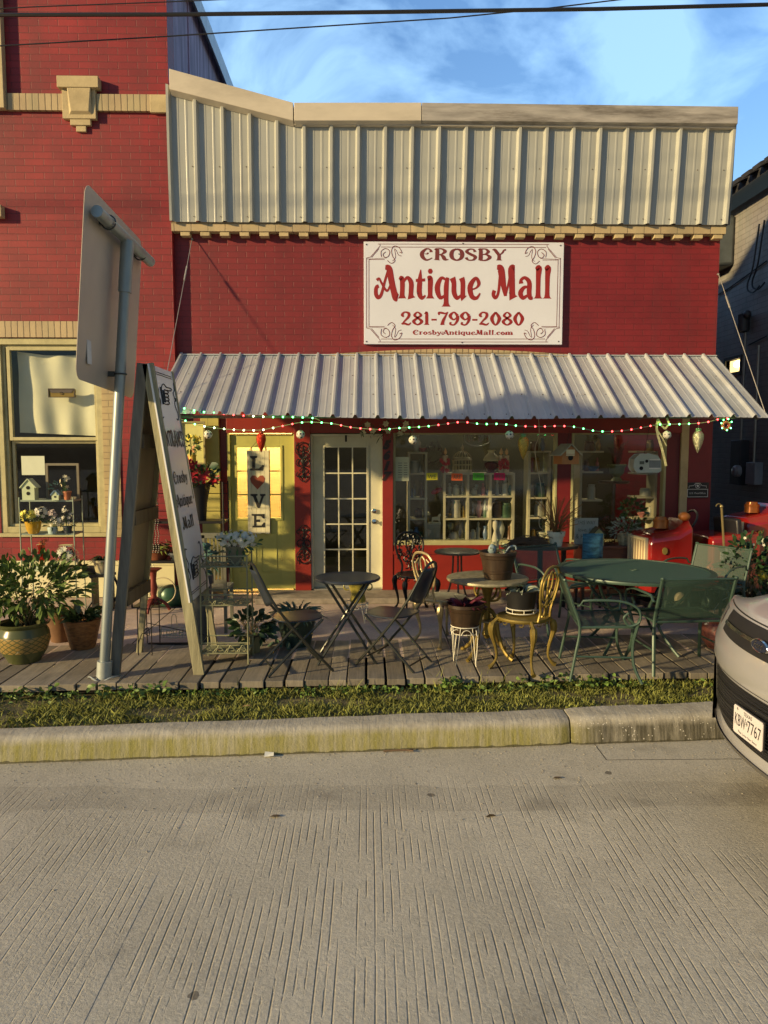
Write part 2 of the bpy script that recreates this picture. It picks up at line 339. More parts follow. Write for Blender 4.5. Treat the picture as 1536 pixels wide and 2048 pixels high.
# ---- art-nouveau brush lettering: strokes with varying width
GL = {
'A': (.86, [[(.12,.40,.10),(.03,.34,.12),(.02,.14,.13),(.1,.03,.12),(.22,.14,.1),(.36,.6,.08),(.5,.97,.1)], [(.36,1,.13),(.5,.95,.2),(.58,.6,.2),(.68,.2,.2),(.76,.03,.24),(.82,0,.16)], [(.05,.58,.1),(.14,.64,.06),(.22,.5,.07),(.42,.24,.07),(.56,.46,.06)]]),
'n': (.60, [[(.02,.60,.08),(.1,.66,.14),(.13,.45,.16),(.12,.12,.16),(.12,0,.27)], [(.14,.48,.06),(.3,.67,.1),(.45,.5,.16),(.44,.12,.16),(.46,0,.27)]]),
't': (.42, [[(.2,.93,.03),(.17,.6,.15),(.15,.2,.17),(.24,.02,.12),(.38,.1,.05)], [(.02,.58,.09),(.36,.60,.09)]]),
'i': (.30, [[(.03,.64,.1),(.13,.64,.17),(.13,.3,.16),(.13,.1,.16),(.13,0,.28)], [(.13,.96,.08),(.13,.88,.16),(.13,.8,.08)]]),
'q': (.58, [[(.44,.58,.06),(.24,.66,.1),(.09,.36,.18),(.2,.03,.12),(.42,.14,.06)], [(.47,.68,.1),(.42,.4,.16),(.42,-.12,.16),(.42,-.26,.3)]]),
'u': (.62, [[(.06,.67,.2),(.12,.5,.16),(.13,.2,.16),(.24,.02,.12),(.4,.12,.06)], [(.4,.67,.18),(.45,.5,.16),(.45,.1,.16),(.5,0,.24)]]),
'e': (.52, [[(.18,.30,.05),(.34,.36,.06),(.42,.5,.12),(.3,.66,.1),(.1,.4,.17),(.16,.08,.15),(.34,.02,.1),(.47,.18,.05)]]),
'M': (.94, [[(.06,.26,.12),(.02,.12,.12),(.1,.02,.1),(.2,.18,.09),(.26,.7,.1),(.28,.95,.14)], [(.14,1,.12),(.28,.95,.22),(.36,.55,.2),(.47,.08,.1)], [(.47,.08,.06),(.6,.6,.08),(.68,.95,.12)], [(.8,1,.12),(.68,.95,.22),(.7,.5,.2),(.72,.12,.2),(.76,0,.3)]]),
'a': (.58, [[(.1,.48,.15),(.1,.6,.1),(.24,.67,.1),(.4,.52,.15),(.4,.2,.16),(.44,.03,.14),(.54,.02,.08)], [(.4,.36,.06),(.22,.36,.1),(.08,.18,.16),(.18,.02,.12),(.4,.14,.06)]]),
'l': (.34, [[(.04,.96,.06),(.16,.98,.2),(.15,.7,.16),(.15,.12,.16),(.15,0,.3)]]),
'C': (.72, [[(.56,.70,.16),(.52,.92,.1),(.32,1,.12),(.1,.66,.19),(.13,.25,.19),(.34,0,.13),(.62,.2,.06)], [(.22,.56,.04),(.36,.54,.08),(.4,.66,.1)]]),
'R': (.80, [[(.02,.92,.08),(.14,.98,.16),(.16,.6,.19),(.15,.12,.19),(.14,0,.3)], [(.14,1,.1),(.4,1,.11),(.56,.78,.18),(.4,.54,.1),(.2,.5,.06)], [(.3,.52,.08),(.46,.34,.18),(.56,.06,.18),(.74,.06,.06)]]),
'O': (.78, [[(.37,1,.12),(.16,.85,.17),(.09,.5,.2),(.16,.15,.17),(.37,0,.12),(.58,.15,.17),(.65,.5,.2),(.58,.85,.17),(.37,1,.12)]]),
'S': (.68, [[(.54,.74,.15),(.44,.97,.09),(.22,.97,.12),(.1,.76,.16),(.28,.55,.18),(.54,.32,.18),(.46,.05,.12),(.2,.02,.1),(.06,.24,.16)]]),
'B': (.76, [[(.02,.92,.08),(.14,.98,.16),(.15,.5,.19),(.14,0,.2)], [(.12,1,.09),(.4,1,.11),(.54,.76,.16),(.38,.54,.1),(.2,.52,.06)], [(.2,.54,.06),(.46,.5,.12),(.62,.26,.18),(.42,.01,.12),(.1,.01,.09)]]),
'Y': (.74, [[(0,.9,.08),(.1,.97,.14),(.2,.76,.17),(.33,.46,.16),(.34,.12,.18),(.34,0,.3)], [(.7,.94,.14),(.6,.92,.1),(.52,.7,.1),(.35,.44,.08)]]),
'r': (.44, [[(.02,.60,.08),(.1,.66,.14),(.13,.45,.16),(.12,.12,.16),(.12,0,.27)], [(.15,.46,.05),(.26,.65,.09),(.37,.58,.15)]]),
'o': (.56, [[(.27,.67,.1),(.09,.34,.18),(.27,0,.1),(.45,.34,.18),(.27,.67,.1)]]),
's': (.48, [[(.38,.52,.12),(.26,.67,.08),(.1,.52,.13),(.24,.37,.13),(.4,.2,.14),(.26,0,.08),(.06,.16,.13)]]),
'b': (.58, [[(.02,.94,.06),(.12,.98,.16),(.13,.6,.15),(.13,.05,.12)], [(.14,.5,.05),(.3,.66,.1),(.46,.34,.17),(.28,0,.1),(.1,.06,.07)]]),
'y': (.56, [[(.05,.67,.18),(.14,.45,.15),(.27,.1,.12)], [(.48,.67,.14),(.38,.4,.1),(.24,-.05,.1),(.1,-.24,.1),(0,-.14,.12)]]),
'c': (.48, [[(.4,.5,.14),(.28,.67,.1),(.08,.34,.17),(.2,.02,.12),(.42,.16,.05)]]),
'm': (.90, [[(.1,.66,.14),(.13,.45,.16),(.12,0,.25)], [(.14,.48,.06),(.3,.67,.1),(.43,.5,.15),(.43,0,.25)], [(.45,.48,.06),(.6,.67,.1),(.74,.5,.15),(.74,0,.25)]]),
'.': (.24, [[(.1,.02,.14),(.1,.12,.14)]]), '-': (.42, [[(.04,.40,.12),(.34,.40,.12)]]),
'2': (.66, [[(.16,.62,.1),(.07,.76,.15),(.2,.97,.1),(.44,.9,.15),(.44,.62,.15),(.22,.3,.1),(.05,.05,.07)], [(.03,.06,.1),(.2,.1,.15),(.44,.02,.12),(.58,.18,.05)]]),
'8': (.66, [[(.3,.54,.12),(.12,.74,.14),(.3,.98,.09),(.49,.74,.14),(.3,.54,.12),(.07,.26,.17),(.3,.01,.1),(.54,.26,.17),(.3,.54,.12)]]),
'1': (.40, [[(.04,.84,.06),(.16,.98,.12),(.17,.6,.17),(.17,.12,.17),(.17,0,.32)]]),
'7': (.62, [[(.06,.76,.07),(.06,.94,.13),(.26,.92,.14),(.42,.88,.1),(.58,1,.05)], [(.55,.95,.06),(.36,.5,.14),(.26,.15,.18),(.26,0,.22)]]),
'9': (.66, [[(.5,.72,.17),(.3,.98,.1),(.08,.7,.18),(.28,.4,.1),(.48,.6,.08)], [(.51,.72,.17),(.5,.35,.15),(.32,.02,.1),(.1,.06,.12),(.12,.22,.1)]]),
'0': (.68, [[(.31,1,.1),(.09,.5,.19),(.31,0,.1),(.53,.5,.19),(.31,1,.1)]]),
'E': (.62, [[(.02,.95,.1),(.14,.96,.16),(.16,.5,.19),(.14,.03,.18)], [(.1,.95,.1),(.4,.95,.1),(.52,.8,.08)], [(.16,.5,.08),(.4,.52,.12)], [(.1,.05,.1),(.4,.05,.1),(.54,.22,.07)]]),
'N': (.80, [[(.02,1,.1),(.14,.9,.16),(.14,.3,.1),(.12,0,.22)], [(.1,.98,.12),(.3,.6,.2),(.6,.05,.16)], [(.6,.05,.08),(.62,.6,.1),(.64,1,.2)]]),
'T': (.68, [[(.02,.78,.06),(.08,.94,.12),(.34,.95,.13),(.6,.94,.12),(.66,.78,.06)], [(.34,.95,.16),(.34,.4,.19),(.34,0,.32)]]),
' ': (.36, [])}
def nouveau(mb, s, o, ux, uy, h, width, eps=V((0, -.0002, 0)), tall=1.0):
    """write s centred at o, cap height h, total width width; ux, uy are unit axes; strokes are stacked eps apart"""
    tot = sum(GL[c][0] for c in s); kx = width / tot; x = -width / 2; o = V(o); ux = V(ux); uy = V(uy); n = 0
    for ch in s:
        for st in GL[ch][1]:
            P = spline([V(p) for p in st], 5); vs = []; n += 1
            for i, p in enumerate(P):
                t = (P[min(i + 1, len(P) - 1)] - P[max(i - 1, 0)]); tx, ty = t.x, t.y; l = math.hypot(tx, ty) or 1
                w = p.z * .56; nx, ny = -ty / l * w * kx, tx / l * w * h
                c0 = o + ux * (x + p.x * kx) + uy * (p.y * h) + eps * (n % 4 + 1)
                vs += [c0 + ux * nx + uy * ny, c0 - ux * nx - uy * ny]
            mb.add(vs, [(2 * i, 2 * i + 1, 2 * i + 3, 2 * i + 2) for i in range(len(P) - 1)])
        x += GL[ch][0] * kx
    return mb
# ================================================================== SETTING
ZR = -0.28                                   # street level; the sidewalk is z = 0
def lineY(a, b, z):                          # image points of an edge lying at height z -> (x0,y0,slope)
    p, q = G(*a, z), G(*b, z); k = (q.y - p.y) / (q.x - p.x); return lambda x: p.y + k * (x - p.x)
deck_back = lineY((250, 1289), (1400, 1268), 0)
deck_front = lineY((0, 1373), (1430, 1345), 0)
kerb_back = lineY((0, 1457), (1430, 1407), -.1)
kerb_foot = lineY((0, 1528), (1380, 1482), ZR)
XL, XR = -7.0, 7.5
# ---- street concrete with raked grooves
m, nt, b = nodes_of('street_concrete'); N = nt.nodes; L = nt.links
g = N.new('ShaderNodeTexCoord'); s = N.new('ShaderNodeSeparateXYZ'); L.new(g.outputs['Object'], s.inputs[0])
def MA(op, a, b_=None, c=None, clamp=False):
    n = N.new('ShaderNodeMath'); n.operation = op; n.use_clamp = clamp
    for i, q in enumerate((a, b_, c)):
        if q is None: continue
        if isinstance(q, (int, float)): n.inputs[i].default_value = q
        else: L.new(q, n.inputs[i])
    return n.outputs[0]
def NZ(scale, detail=5, rough=.6, st=None, out=0, dist=0):
    n = N.new('ShaderNodeTexNoise'); n.inputs['Scale'].default_value = scale; n.inputs['Detail'].default_value = detail; n.inputs['Roughness'].default_value = rough
    n.inputs['Distortion'].default_value = dist
    if st:
        mpn = N.new('ShaderNodeMapping'); mpn.inputs['Scale'].default_value = st; L.new(g.outputs['Object'], mpn.inputs[0]); L.new(mpn.outputs[0], n.inputs[0])
    else: L.new(g.outputs['Object'], n.inputs[0])
    return n.outputs[out]
wob = MA('MULTIPLY', MA('SUBTRACT', NZ(1, 2, .5, (2.5, .5, 1)), .5), .035)
wx = MA('ADD', s.outputs[0], wob)
lane = MA('FRACT', MA('DIVIDE', MA('ADD', wx, .13), .93))                 # rake passes side by side, with smooth seams between
seam = MA('GREATER_THAN', lane, .07)
ph = MA('FRACT', MA('DIVIDE', wx, .040))
tri = MA('ABSOLUTE', MA('SUBTRACT', ph, .5))
gr = MA('SUBTRACT', 1.0, MA('DIVIDE', tri, .13), clamp=True)
brk = NZ(1, 4, .6, (34, 3.4, 1)); brk2 = MA('MULTIPLY', MA('SUBTRACT', MA('ADD', brk, MA('MULTIPLY', NZ(50, 2), .16)), .51), 10, clamp=True)
zone = MA('MULTIPLY', MA('SUBTRACT', NZ(.9, 4, .6), .38), 5, clamp=True)
near = MA('MULTIPLY', MA('SUBTRACT', -4.55, s.outputs[1]), 1.6, clamp=True)
groove = MA('MULTIPLY', MA('MULTIPLY', MA('MULTIPLY', gr, brk2), zone), MA('MULTIPLY', seam, near))
agg = N.new('ShaderNodeTexVoronoi'); agg.inputs['Scale'].default_value = 75; L.new(g.outputs['Object'], agg.inputs[0])
spk = MA('LESS_THAN', agg.outputs[0], .21); spk = MA('MULTIPLY', spk, MA('GREATER_THAN', NZ(14, 3), .50))
base = N.new('ShaderNodeValToRGB'); base.color_ramp.elements[0].position = .3; base.color_ramp.elements[1].position = .72
base.color_ramp.elements[0].color = (.27, .25, .20, 1); base.color_ramp.elements[1].color = (.64, .60, .49, 1)
L.new(MA('ADD', MA('MULTIPLY', NZ(.8, 8, .65), .45), MA('MULTIPLY', NZ(55, 5, .8), .55)), base.inputs[0])
def CM(f, a, c, blend='MIX'):
    n = N.new('ShaderNodeMix'); n.data_type = 'RGBA'; n.blend_type = blend
    if isinstance(f, (int, float)): n.inputs[0].default_value = f
    else: L.new(f, n.inputs[0])
    for i, q in ((6, a), (7, c)):
        if isinstance(q, tuple): n.inputs[i].default_value = (*q, 1)
        else: L.new(q, n.inputs[i])
    return n.outputs[2]
c1 = CM(MA('MULTIPLY', groove, .72), base.outputs[0], (.07, .065, .055))
c1 = CM(MA('MULTIPLY', spk, .65), c1, (.6, .57, .48))
stain = MA('MULTIPLY', MA('SUBTRACT', NZ(1.7, 6, .6), .60), 3.2, clamp=True)
c1 = CM(stain, c1, (.14, .125, .10))
jx = MA('MULTIPLY', MA('GREATER_THAN', s.outputs[0], 1.62), MA('LESS_THAN', MA('ABSOLUTE', MA('ADD', s.outputs[1], 4.36)), .004))
jy = MA('MULTIPLY', MA('GREATER_THAN', s.outputs[1], -4.36), MA('LESS_THAN', MA('ABSOLUTE', MA('SUBTRACT', s.outputs[0], 1.62)), .004))
tyre = MA('MULTIPLY', MA('LESS_THAN', MA('ABSOLUTE', MA('ADD', MA('ADD', s.outputs[1], 4.72), MA('MULTIPLY', NZ(.8, 2), .3))), .16), MA('MULTIPLY', NZ(4, 5, .7), .35))
dv = N.new('ShaderNodeTexVoronoi'); dv.inputs['Scale'].default_value = 1.5; L.new(g.outputs['Object'], dv.inputs[0])
drip = MA('MULTIPLY', MA('LESS_THAN', MA('ADD', dv.outputs[0], MA('MULTIPLY', NZ(22, 3), .05)), .062), .75)
c1 = CM(drip, c1, (.06, .05, .04))
c1 = CM(tyre, c1, (.12, .105, .085)); c1 = CM(MA('MAXIMUM', jx, jy), c1, (.03, .027, .02))
L.new(c1, b.inputs['Base Color']); b.inputs['Roughness'].default_value = .8
hgt = MA('ADD', MA('MULTIPLY', groove, -1.0), MA('ADD', MA('MULTIPLY', NZ(60, 5, .75), .9), MA('MULTIPLY', NZ(9, 3), .35)))
bp = N.new('ShaderNodeBump'); bp.inputs['Strength'].default_value = .8; bp.inputs['Distance'].default_value = .007
L.new(hgt, bp.inputs['Height']); L.new(bp.outputs[0], b.inputs['Normal'])
M_ROAD = m
mb = MB(); mb.add([(-60, -60, ZR), (60, -60, ZR), (60, kerb_foot(60) + .3, ZR), (-60, kerb_foot(-60) + .3, ZR)], [(0, 1, 2, 3)])
struct('road', mb, M_ROAD, smooth=False)
M_SOIL = M('soil', (.07, .055, .03), .9, var=.4, scale=14, bump=.6)
mb = MB(); mb.add([(-1500, -1500, -.45), (1500, -1500, -.45), (1500, 1500, -.45), (-1500, 1500, -.45)], [(0, 1, 2, 3)])
struct('ground', mb, M_SOIL, smooth=False)
# soil bed of the grass strip
def strip(f0, f1, z0, z1, n=1):
    mb = MB(); xs = [XL - 20 + (XR - XL + 40) * i / n for i in range(n + 1)]
    vs = [];
    for x in xs: vs += [(x, f0(x), z0), (x, f1(x), z1)]
    mb.add(vs, [(2 * i, 2 * i + 2, 2 * i + 3, 2 * i + 1) for i in range(n)]); return mb
struct('verge_soil', strip(lambda x: kerb_back(x) - .02, lambda x: deck_front(x) + .5, -.115, -.10), M('verge_soil', (.14, .12, .055), .95, var=.45, scale=22, bump=.8), smooth=False)
# ---- kerb: rounded concrete, mossy yellow-green on its face
m, nt, b = nodes_of('kerb_concrete'); N = nt.nodes; L = nt.links
g = N.new('ShaderNodeTexCoord'); s = N.new('ShaderNodeSeparateXYZ'); L.new(g.outputs['Object'], s.inputs[0])
r1 = N.new('ShaderNodeValToRGB'); r1.color_ramp.elements[0].position = .3; r1.color_ramp.elements[1].position = .7
r1.color_ramp.elements[0].color = (.27, .25, .205, 1); r1.color_ramp.elements[1].color = (.44, .42, .36, 1)
L.new(NZ(7, 7, .7), r1.inputs[0])
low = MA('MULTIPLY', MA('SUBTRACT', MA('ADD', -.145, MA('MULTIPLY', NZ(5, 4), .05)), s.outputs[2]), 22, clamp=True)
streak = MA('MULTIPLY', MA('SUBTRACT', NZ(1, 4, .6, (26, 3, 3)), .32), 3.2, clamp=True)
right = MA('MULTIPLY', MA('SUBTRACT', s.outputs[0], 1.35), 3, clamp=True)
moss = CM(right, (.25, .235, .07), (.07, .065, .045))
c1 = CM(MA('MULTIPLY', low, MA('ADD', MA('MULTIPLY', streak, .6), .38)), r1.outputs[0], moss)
pk = N.new('ShaderNodeTexVoronoi'); pk.inputs['Scale'].default_value = 48; L.new(g.outputs['Object'], pk.inputs[0])
pit = MA('MULTIPLY', MA('LESS_THAN', pk.outputs[0], .22), MA('GREATER_THAN', NZ(9, 3), .52))
c1 = CM(MA('MULTIPLY', pit, MA('ADD', MA('MULTIPLY', right, .8), .12)), c1, (.62, .60, .54))
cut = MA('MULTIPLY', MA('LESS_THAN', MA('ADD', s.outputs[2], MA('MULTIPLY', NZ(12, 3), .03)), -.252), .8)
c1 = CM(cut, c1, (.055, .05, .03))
L.new(c1, b.inputs['Base Color']); b.inputs['Roughness'].default_value = .85
bp = N.new('ShaderNodeBump'); bp.inputs['Strength'].default_value = .7; bp.inputs['Distance'].default_value = .01
L.new(MA('ADD', NZ(26, 6, .7), MA('MULTIPLY', NZ(1, 3, .6, (40, 4, 4)), .6)), bp.inputs['Height']); L.new(bp.outputs[0], b.inputs['Normal'])
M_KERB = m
xj = G(1143, 1440, -.1).x
def kerb(x0, x1, name, lift=0.0, seed=0):
    n = max(6, int((x1 - x0) / .07)); prof = [(0, ZR - .1), (0, ZR), (.012, ZR + .07), (.03, -.135), (.05, -.112), (.08, -.101), (1, -.1), (1, -.2)]
    vs = []; fs = []; k = len(prof)
    for i in range(n + 1):
        x = x0 + (x1 - x0) * i / n; yf, yb = kerb_foot(x), kerb_back(x)
        w = mnoise.noise(V((x * 1.7, seed, 0))) * .012 + mnoise.noise(V((x * 9, seed, 3))) * .004
        ed = 1 - .035 * math.exp(-((min(x - x0, x1 - x)) / .03) ** 2)
        for a, z in prof:
            y = yf + a if a < 1 else yb
            vs.append((x, y + w + (.0 if a == 1 else (1 - ed) * .5), z + lift * (z > ZR) + w * .5 - (1 - ed) * .3 * (a > .02)))
    for i in range(n):
        for j in range(k - 1): fs.append((i * k + j, (i + 1) * k + j, (i + 1) * k + j + 1, i * k + j + 1))
    fs += [tuple(range(k)), tuple(range(n * k, n * k + k))[::-1]]
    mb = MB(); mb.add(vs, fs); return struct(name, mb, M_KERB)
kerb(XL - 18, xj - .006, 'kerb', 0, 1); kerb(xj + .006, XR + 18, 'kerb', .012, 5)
# ---- sidewalk
m, nt, b = nodes_of('sidewalk_concrete'); N = nt.nodes; L = nt.links
g = N.new('ShaderNodeTexCoord'); s = N.new('ShaderNodeSeparateXYZ'); L.new(g.outputs['Object'], s.inputs[0])
r1 = N.new('ShaderNodeValToRGB'); r1.color_ramp.elements[0].position = .35; r1.color_ramp.elements[1].position = .65
r1.color_ramp.elements[0].color = (.34, .26, .215, 1); r1.color_ramp.elements[1].color = (.64, .52, .45, 1)
L.new(MA('ADD', MA('MULTIPLY', NZ(2.2, 8, .7), .6), MA('MULTIPLY', NZ(45, 3, .7), .4)), r1.inputs[0])
jl = MA('LESS_THAN', MA('ABSOLUTE', MA('SUBTRACT', MA('FRACT', MA('DIVIDE', s.outputs[0], 1.5)), .5)), .005)
c1 = CM(jl, r1.outputs[0], (.05, .04, .03)); L.new(c1, b.inputs['Base Color']); b.inputs['Roughness'].default_value = .85
bp = N.new('ShaderNodeBump'); bp.inputs['Strength'].default_value = .5; bp.inputs['Distance'].default_value = .008
L.new(NZ(40, 5, .7), bp.inputs['Height']); L.new(bp.outputs[0], b.inputs['Normal'])
struct('sidewalk', strip(lambda x: deck_back(x) - .6, lambda x: 9.0, 0, 0), m, smooth=False)
M_STEP = M('step_concrete', (.27, .235, .19), .8, var=.25, scale=9, bump=.5, dirt=.5)
# ---- boardwalk of grey weathered planks
m, nt, b = nodes_of('plank_wood'); N = nt.nodes; L = nt.links
g = N.new('ShaderNodeTexCoord'); oi = N.new('ShaderNodeNewGeometry')
r1 = N.new('ShaderNodeValToRGB'); r1.color_ramp.elements[0].position = .28; r1.color_ramp.elements[1].position = .75
r1.color_ramp.elements[0].color = (.10, .09, .07, 1); r1.color_ramp.elements[1].color = (.34, .30, .24, 1)
L.new(MA('ADD', MA('MULTIPLY', NZ(1, 7, .7, (34, 2.2, 8)), .5), MA('MULTIPLY', NZ(3.2, 6, .65), .5)), r1.inputs[0])
ri = MA('ADD', MA('MULTIPLY', oi.outputs['Random Per Island'], .55), .72)
cb = N.new('ShaderNodeCombineColor'); [L.new(ri, cb.inputs[i]) for i in range(3)]
c1 = CM(1.0, r1.outputs[0], cb.outputs[0], 'MULTIPLY'); L.new(c1, b.inputs['Base Color']); b.inputs['Roughness'].default_value = .8
bp = N.new('ShaderNodeBump'); bp.inputs['Strength'].default_value = .5; bp.inputs['Distance'].default_value = .005
L.new(NZ(1, 6, .7, (70, 3, 8)), bp.inputs['Height']); L.new(bp.outputs[0], b.inputs['Normal'])
M_PLANK = m
mb = MB(); x = XL; q = random.Random(3)
while x < XR:
    w = q.choice([.138, .14, .142, .186]); gap = q.uniform(.008, .022)
    y0, y1 = deck_front(x) + q.uniform(-.015, .02), deck_back(x) + q.uniform(-.004, .01); z = q.uniform(-.004, .004)
    sk = q.uniform(-.008, .008)
    mb.add([(x, y0, -.05), (x + w, y0, -.05), (x + w + sk, y1, -.05), (x + sk, y1, -.05), (x, y0, z + .004), (x + w, y0, z + q.uniform(0, .006)), (x + w + sk, y1, z + .004), (x + sk, y1, z + .005)],
           [(0, 3, 2, 1), (4, 5, 6, 7), (0, 1, 5, 4), (1, 2, 6, 5), (2, 3, 7, 6), (3, 0, 4, 7)])
    x += w + gap
struct('boardwalk', mb, M_PLANK, smooth=False, bevel=.004)
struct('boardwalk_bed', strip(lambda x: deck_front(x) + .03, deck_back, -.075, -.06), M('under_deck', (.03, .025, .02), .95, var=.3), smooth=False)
# ---- grass verge
M_GR = M('grass_blades', (.22, .24, .065), .7, var=.6, scale=9, spec=.2)
q = random.Random(11); mb = MB(); vs = []; fs = []
x0g, x1g = -4.2, 4.6
def blade(x, y, z, h, w, a, lean):
    dx, dy = math.cos(a), math.sin(a); lx, ly = math.cos(a + 1.4) * lean, math.sin(a + 1.4) * lean; n = len(vs)
    vs.extend([(x - dx * w, y - dy * w, z), (x + dx * w, y + dy * w, z), (x + lx * .4 + dx * w * .8, y + ly * .4 + dy * w * .8, z + h * .6), (x + lx, y + ly, z + h), (x + lx * .4 - dx * w * .8, y + ly * .4 - dy * w * .8, z + h * .6)])
    fs.append((n, n + 1, n + 2, n + 3, n + 4))
for i in range(26000):
    x = q.uniform(x0g, x1g); t = q.random(); ya, yb = kerb_back(x), deck_front(x); y = ya + (yb - ya) * t + .01
    d = mnoise.noise(V((x * 2.4, y * 4, 0)))
    if d < -.16 and q.random() < .75: continue
    h = (.020 + .030 * q.random()) * (1.9 if q.random() < .05 else 1) * (1 + .9 * max(0, t - .72) / .28) * (1 + d * .6)
    blade(x, y, -.112, h, q.uniform(.002, .0042), q.uniform(0, 6.28), h * q.uniform(.2, 1.3))
mb.v = vs; mb.f = fs
tag(mb.build('grass', M_GR), 'short green and straw grass of the verge', 'grass', None, 'stuff')
mb = MB(); q = random.Random(5)
for i in range(520):                         # broad-leaved weeds along the boardwalk edge
    x = q.uniform(x0g, x1g); y = deck_front(x) - abs(q.gauss(0, .055)) - .015
    if mnoise.noise(V((x * 2.2, 7, 0))) < -.25: continue
    for j in range(3):
        a = q.uniform(0, 6.28); l = q.uniform(.025, .055); mb.leaf((x, y, -.10 + q.uniform(0, .05)), (math.cos(a), math.sin(a), q.uniform(.4, 1.4)), l, l * .5, .4)
for cx_, cw in ((1090, .28), (1180, .2), (900, .12), (90, .3), (250, .2), (330, .15)):
    c = G(cx_, 1358, -.05)
    for i in range(40):
        a = q.uniform(0, 6.28); l = q.uniform(.03, .07)
        xx = c.x + q.gauss(0, cw * .5); mb.leaf((xx, deck_front(xx) - .02 - abs(q.gauss(0, .05)), -.08 + q.uniform(0, .09)), (math.cos(a), math.sin(a), q.uniform(.2, 1.2)), l, l * .5, .4)
tag(mb.build('weeds', M('weed_leaf', (.11, .185, .035), .55, var=.4, scale=7)), 'leafy weeds growing along the boardwalk edge', 'weeds', None, 'stuff')

# ================================================================== BRICK BUILDING (left, red)
RED = (.34, .028, .022)
M_BR = BRICK('red_painted_brick', (.27, .016, .019), (.215, .012, .017), (.13, .010, .012), ms=.0045, bump=.4)
M_BRS = BRICK('red_painted_brick_smooth', (.20, .014, .018), (.185, .013, .017), (.14, .010, .013), bump=.35, h=.07)
M_BEIGE = M('beige_paint', (.50, .40, .22), .65, var=.12, scale=5, bump=.2, dirt=.35)
M_SOLD = BRICK('beige_soldier_brick', (.50, .40, .22), (.46, .36, .2), (.2, .15, .08), w=.073, h=.5, ms=.008, stack=True, bump=.7)
M_BEIB = BRICK('beige_jamb_brick', (.50, .40, .20), (.46, .36, .18), (.3, .23, .12), bump=.4)
M_TRIM = M('cream_window_paint', (.46, .42, .22), .5, var=.15, scale=7, bump=.15, dirt=.3)
YB = -.10
def bz(x, y, Y=0.0): return W(x, y, Y).z
xe = W(347, 600, YB).x
wx0, wx1 = W(-6, 860, YB).x, W(206, 860, YB).x
wz0, wz1 = bz(100, 1066, YB), bz(100, 676, YB)
B1 = T('brick_building', 'tall red painted brick building with beige bands at the left', 'building', (-5.5, 0, 0))
w = MB()
w.bb(-9, wx0, YB, YB + .3, -.1, 8.2); w.bb(wx1, xe, YB, YB + .3, -.1, 8.2)
w.bb(wx0, wx1, YB, YB + .3, -.1, wz0); w.bb(wx0, wx1, YB, YB + .3, wz1, 8.2)
w.build('wall', M_BR, B1, smooth=False, world=True)
sw = MB(); sw.bb(xe - .02, xe - .004, YB + .3, 14, 0, 7.72)
sw.build('side_wall', M('weathered_boards', (.40, .30, .40), .8, var=.5, scale=2.2, bump=.5, bscale=8, stretch=(1, 4, .35), dirt=.7), B1, smooth=False, world=True)
gt = MB(); gt.bb(xe - .1, xe + .10, YB + .3, 14, 7.72, 7.80); gt.bb(xe + .092, xe + .10, YB + .3, 14, 7.55, 7.72)
gt.build('gutter', M('pale_gutter', (.62, .68, .72), .45), B1, smooth=False, world=True)
gv = MB(); gv.bb(xe, xe + .015, YB + 1.05, YB + 1.09, 4, 7.72); gv.build('batten', M('weathered_boards'), B1, smooth=False, world=True)
bd = MB(); bd.bb(W(15, 205, YB).x, W(302, 205, YB).x, YB - .045, YB, bz(150, 224, YB), bz(150, 191, YB))
bd.build('soldier_band', M_SOLD, B1, smooth=False, world=True)
e_ = MB(); e_.bb(W(302, 205, YB).x, xe + .012, YB - .05, YB, bz(150, 227, YB), bz(150, 191, YB)); e_.bb(-9, W(15, 205, YB).x, YB - .09, YB, bz(8, 222, YB), 8.1)
e_.bb(-9, W(10, 425, YB).x, YB - .1, YB, bz(5, 438, YB), bz(5, 414, YB))
e_.build('beige_block', M_BEIGE, B1, smooth=False, world=True, bevel=.006)
c_ = MB()
def pb(mb, x0, x1, y0, y1, Y0, Y1): mb.bb(W(x0, (y0 + y1) / 2, Y0).x, W(x1, (y0 + y1) / 2, Y0).x, Y0, Y1, bz((x0 + x1) / 2, y1, Y0), bz((x0 + x1) / 2, y0, Y0))
pb(c_, 113, 196, 151, 174, YB - .11, YB); pb(c_, 124, 191, 174, 237, YB - .062, YB); pb(c_, 140, 181, 237, 250, YB - .05, YB); pb(c_, 152, 172, 250, 263, YB - .035, YB)
a0, a1 = W(134, 175, YB - .1), W(180, 175, YB - .1); z0_, z1_ = bz(150, 226, YB - .1), bz(150, 174, YB - .1)
c_.add([(a0.x, YB - .062, z0_), (a1.x, YB - .062, z0_), (a1.x - .0, YB - .1, z1_), (a0.x, YB - .1, z1_), (a0.x, YB - .05, z1_), (a1.x, YB - .05, z1_), (a0.x + .03, YB - .09, z0_ + .03), (a1.x - .03, YB - .09, z0_ + .03)],
       [(6, 7, 2, 3), (0, 1, 7, 6), (0, 6, 3), (7, 1, 2), (3, 2, 5, 4)])
c_.build('corbel', M_BEIGE, B1, smooth=False, world=True, bevel=.005)
lt = MB(); lt.bb(-9, W(240, 660, YB).x, YB - .02, YB + .0, bz(100, 675, YB), bz(100, 643, YB)); lt.build('lintel', M_SOLD, B1, smooth=False, world=True)
jb = MB(); jb.bb(wx1 + .002, W(240, 900, YB).x, YB - .015, YB + .2, wz0 - .05, wz1 - .002); jb.build('jamb_brick', M_BEIB, B1, smooth=False, world=True)
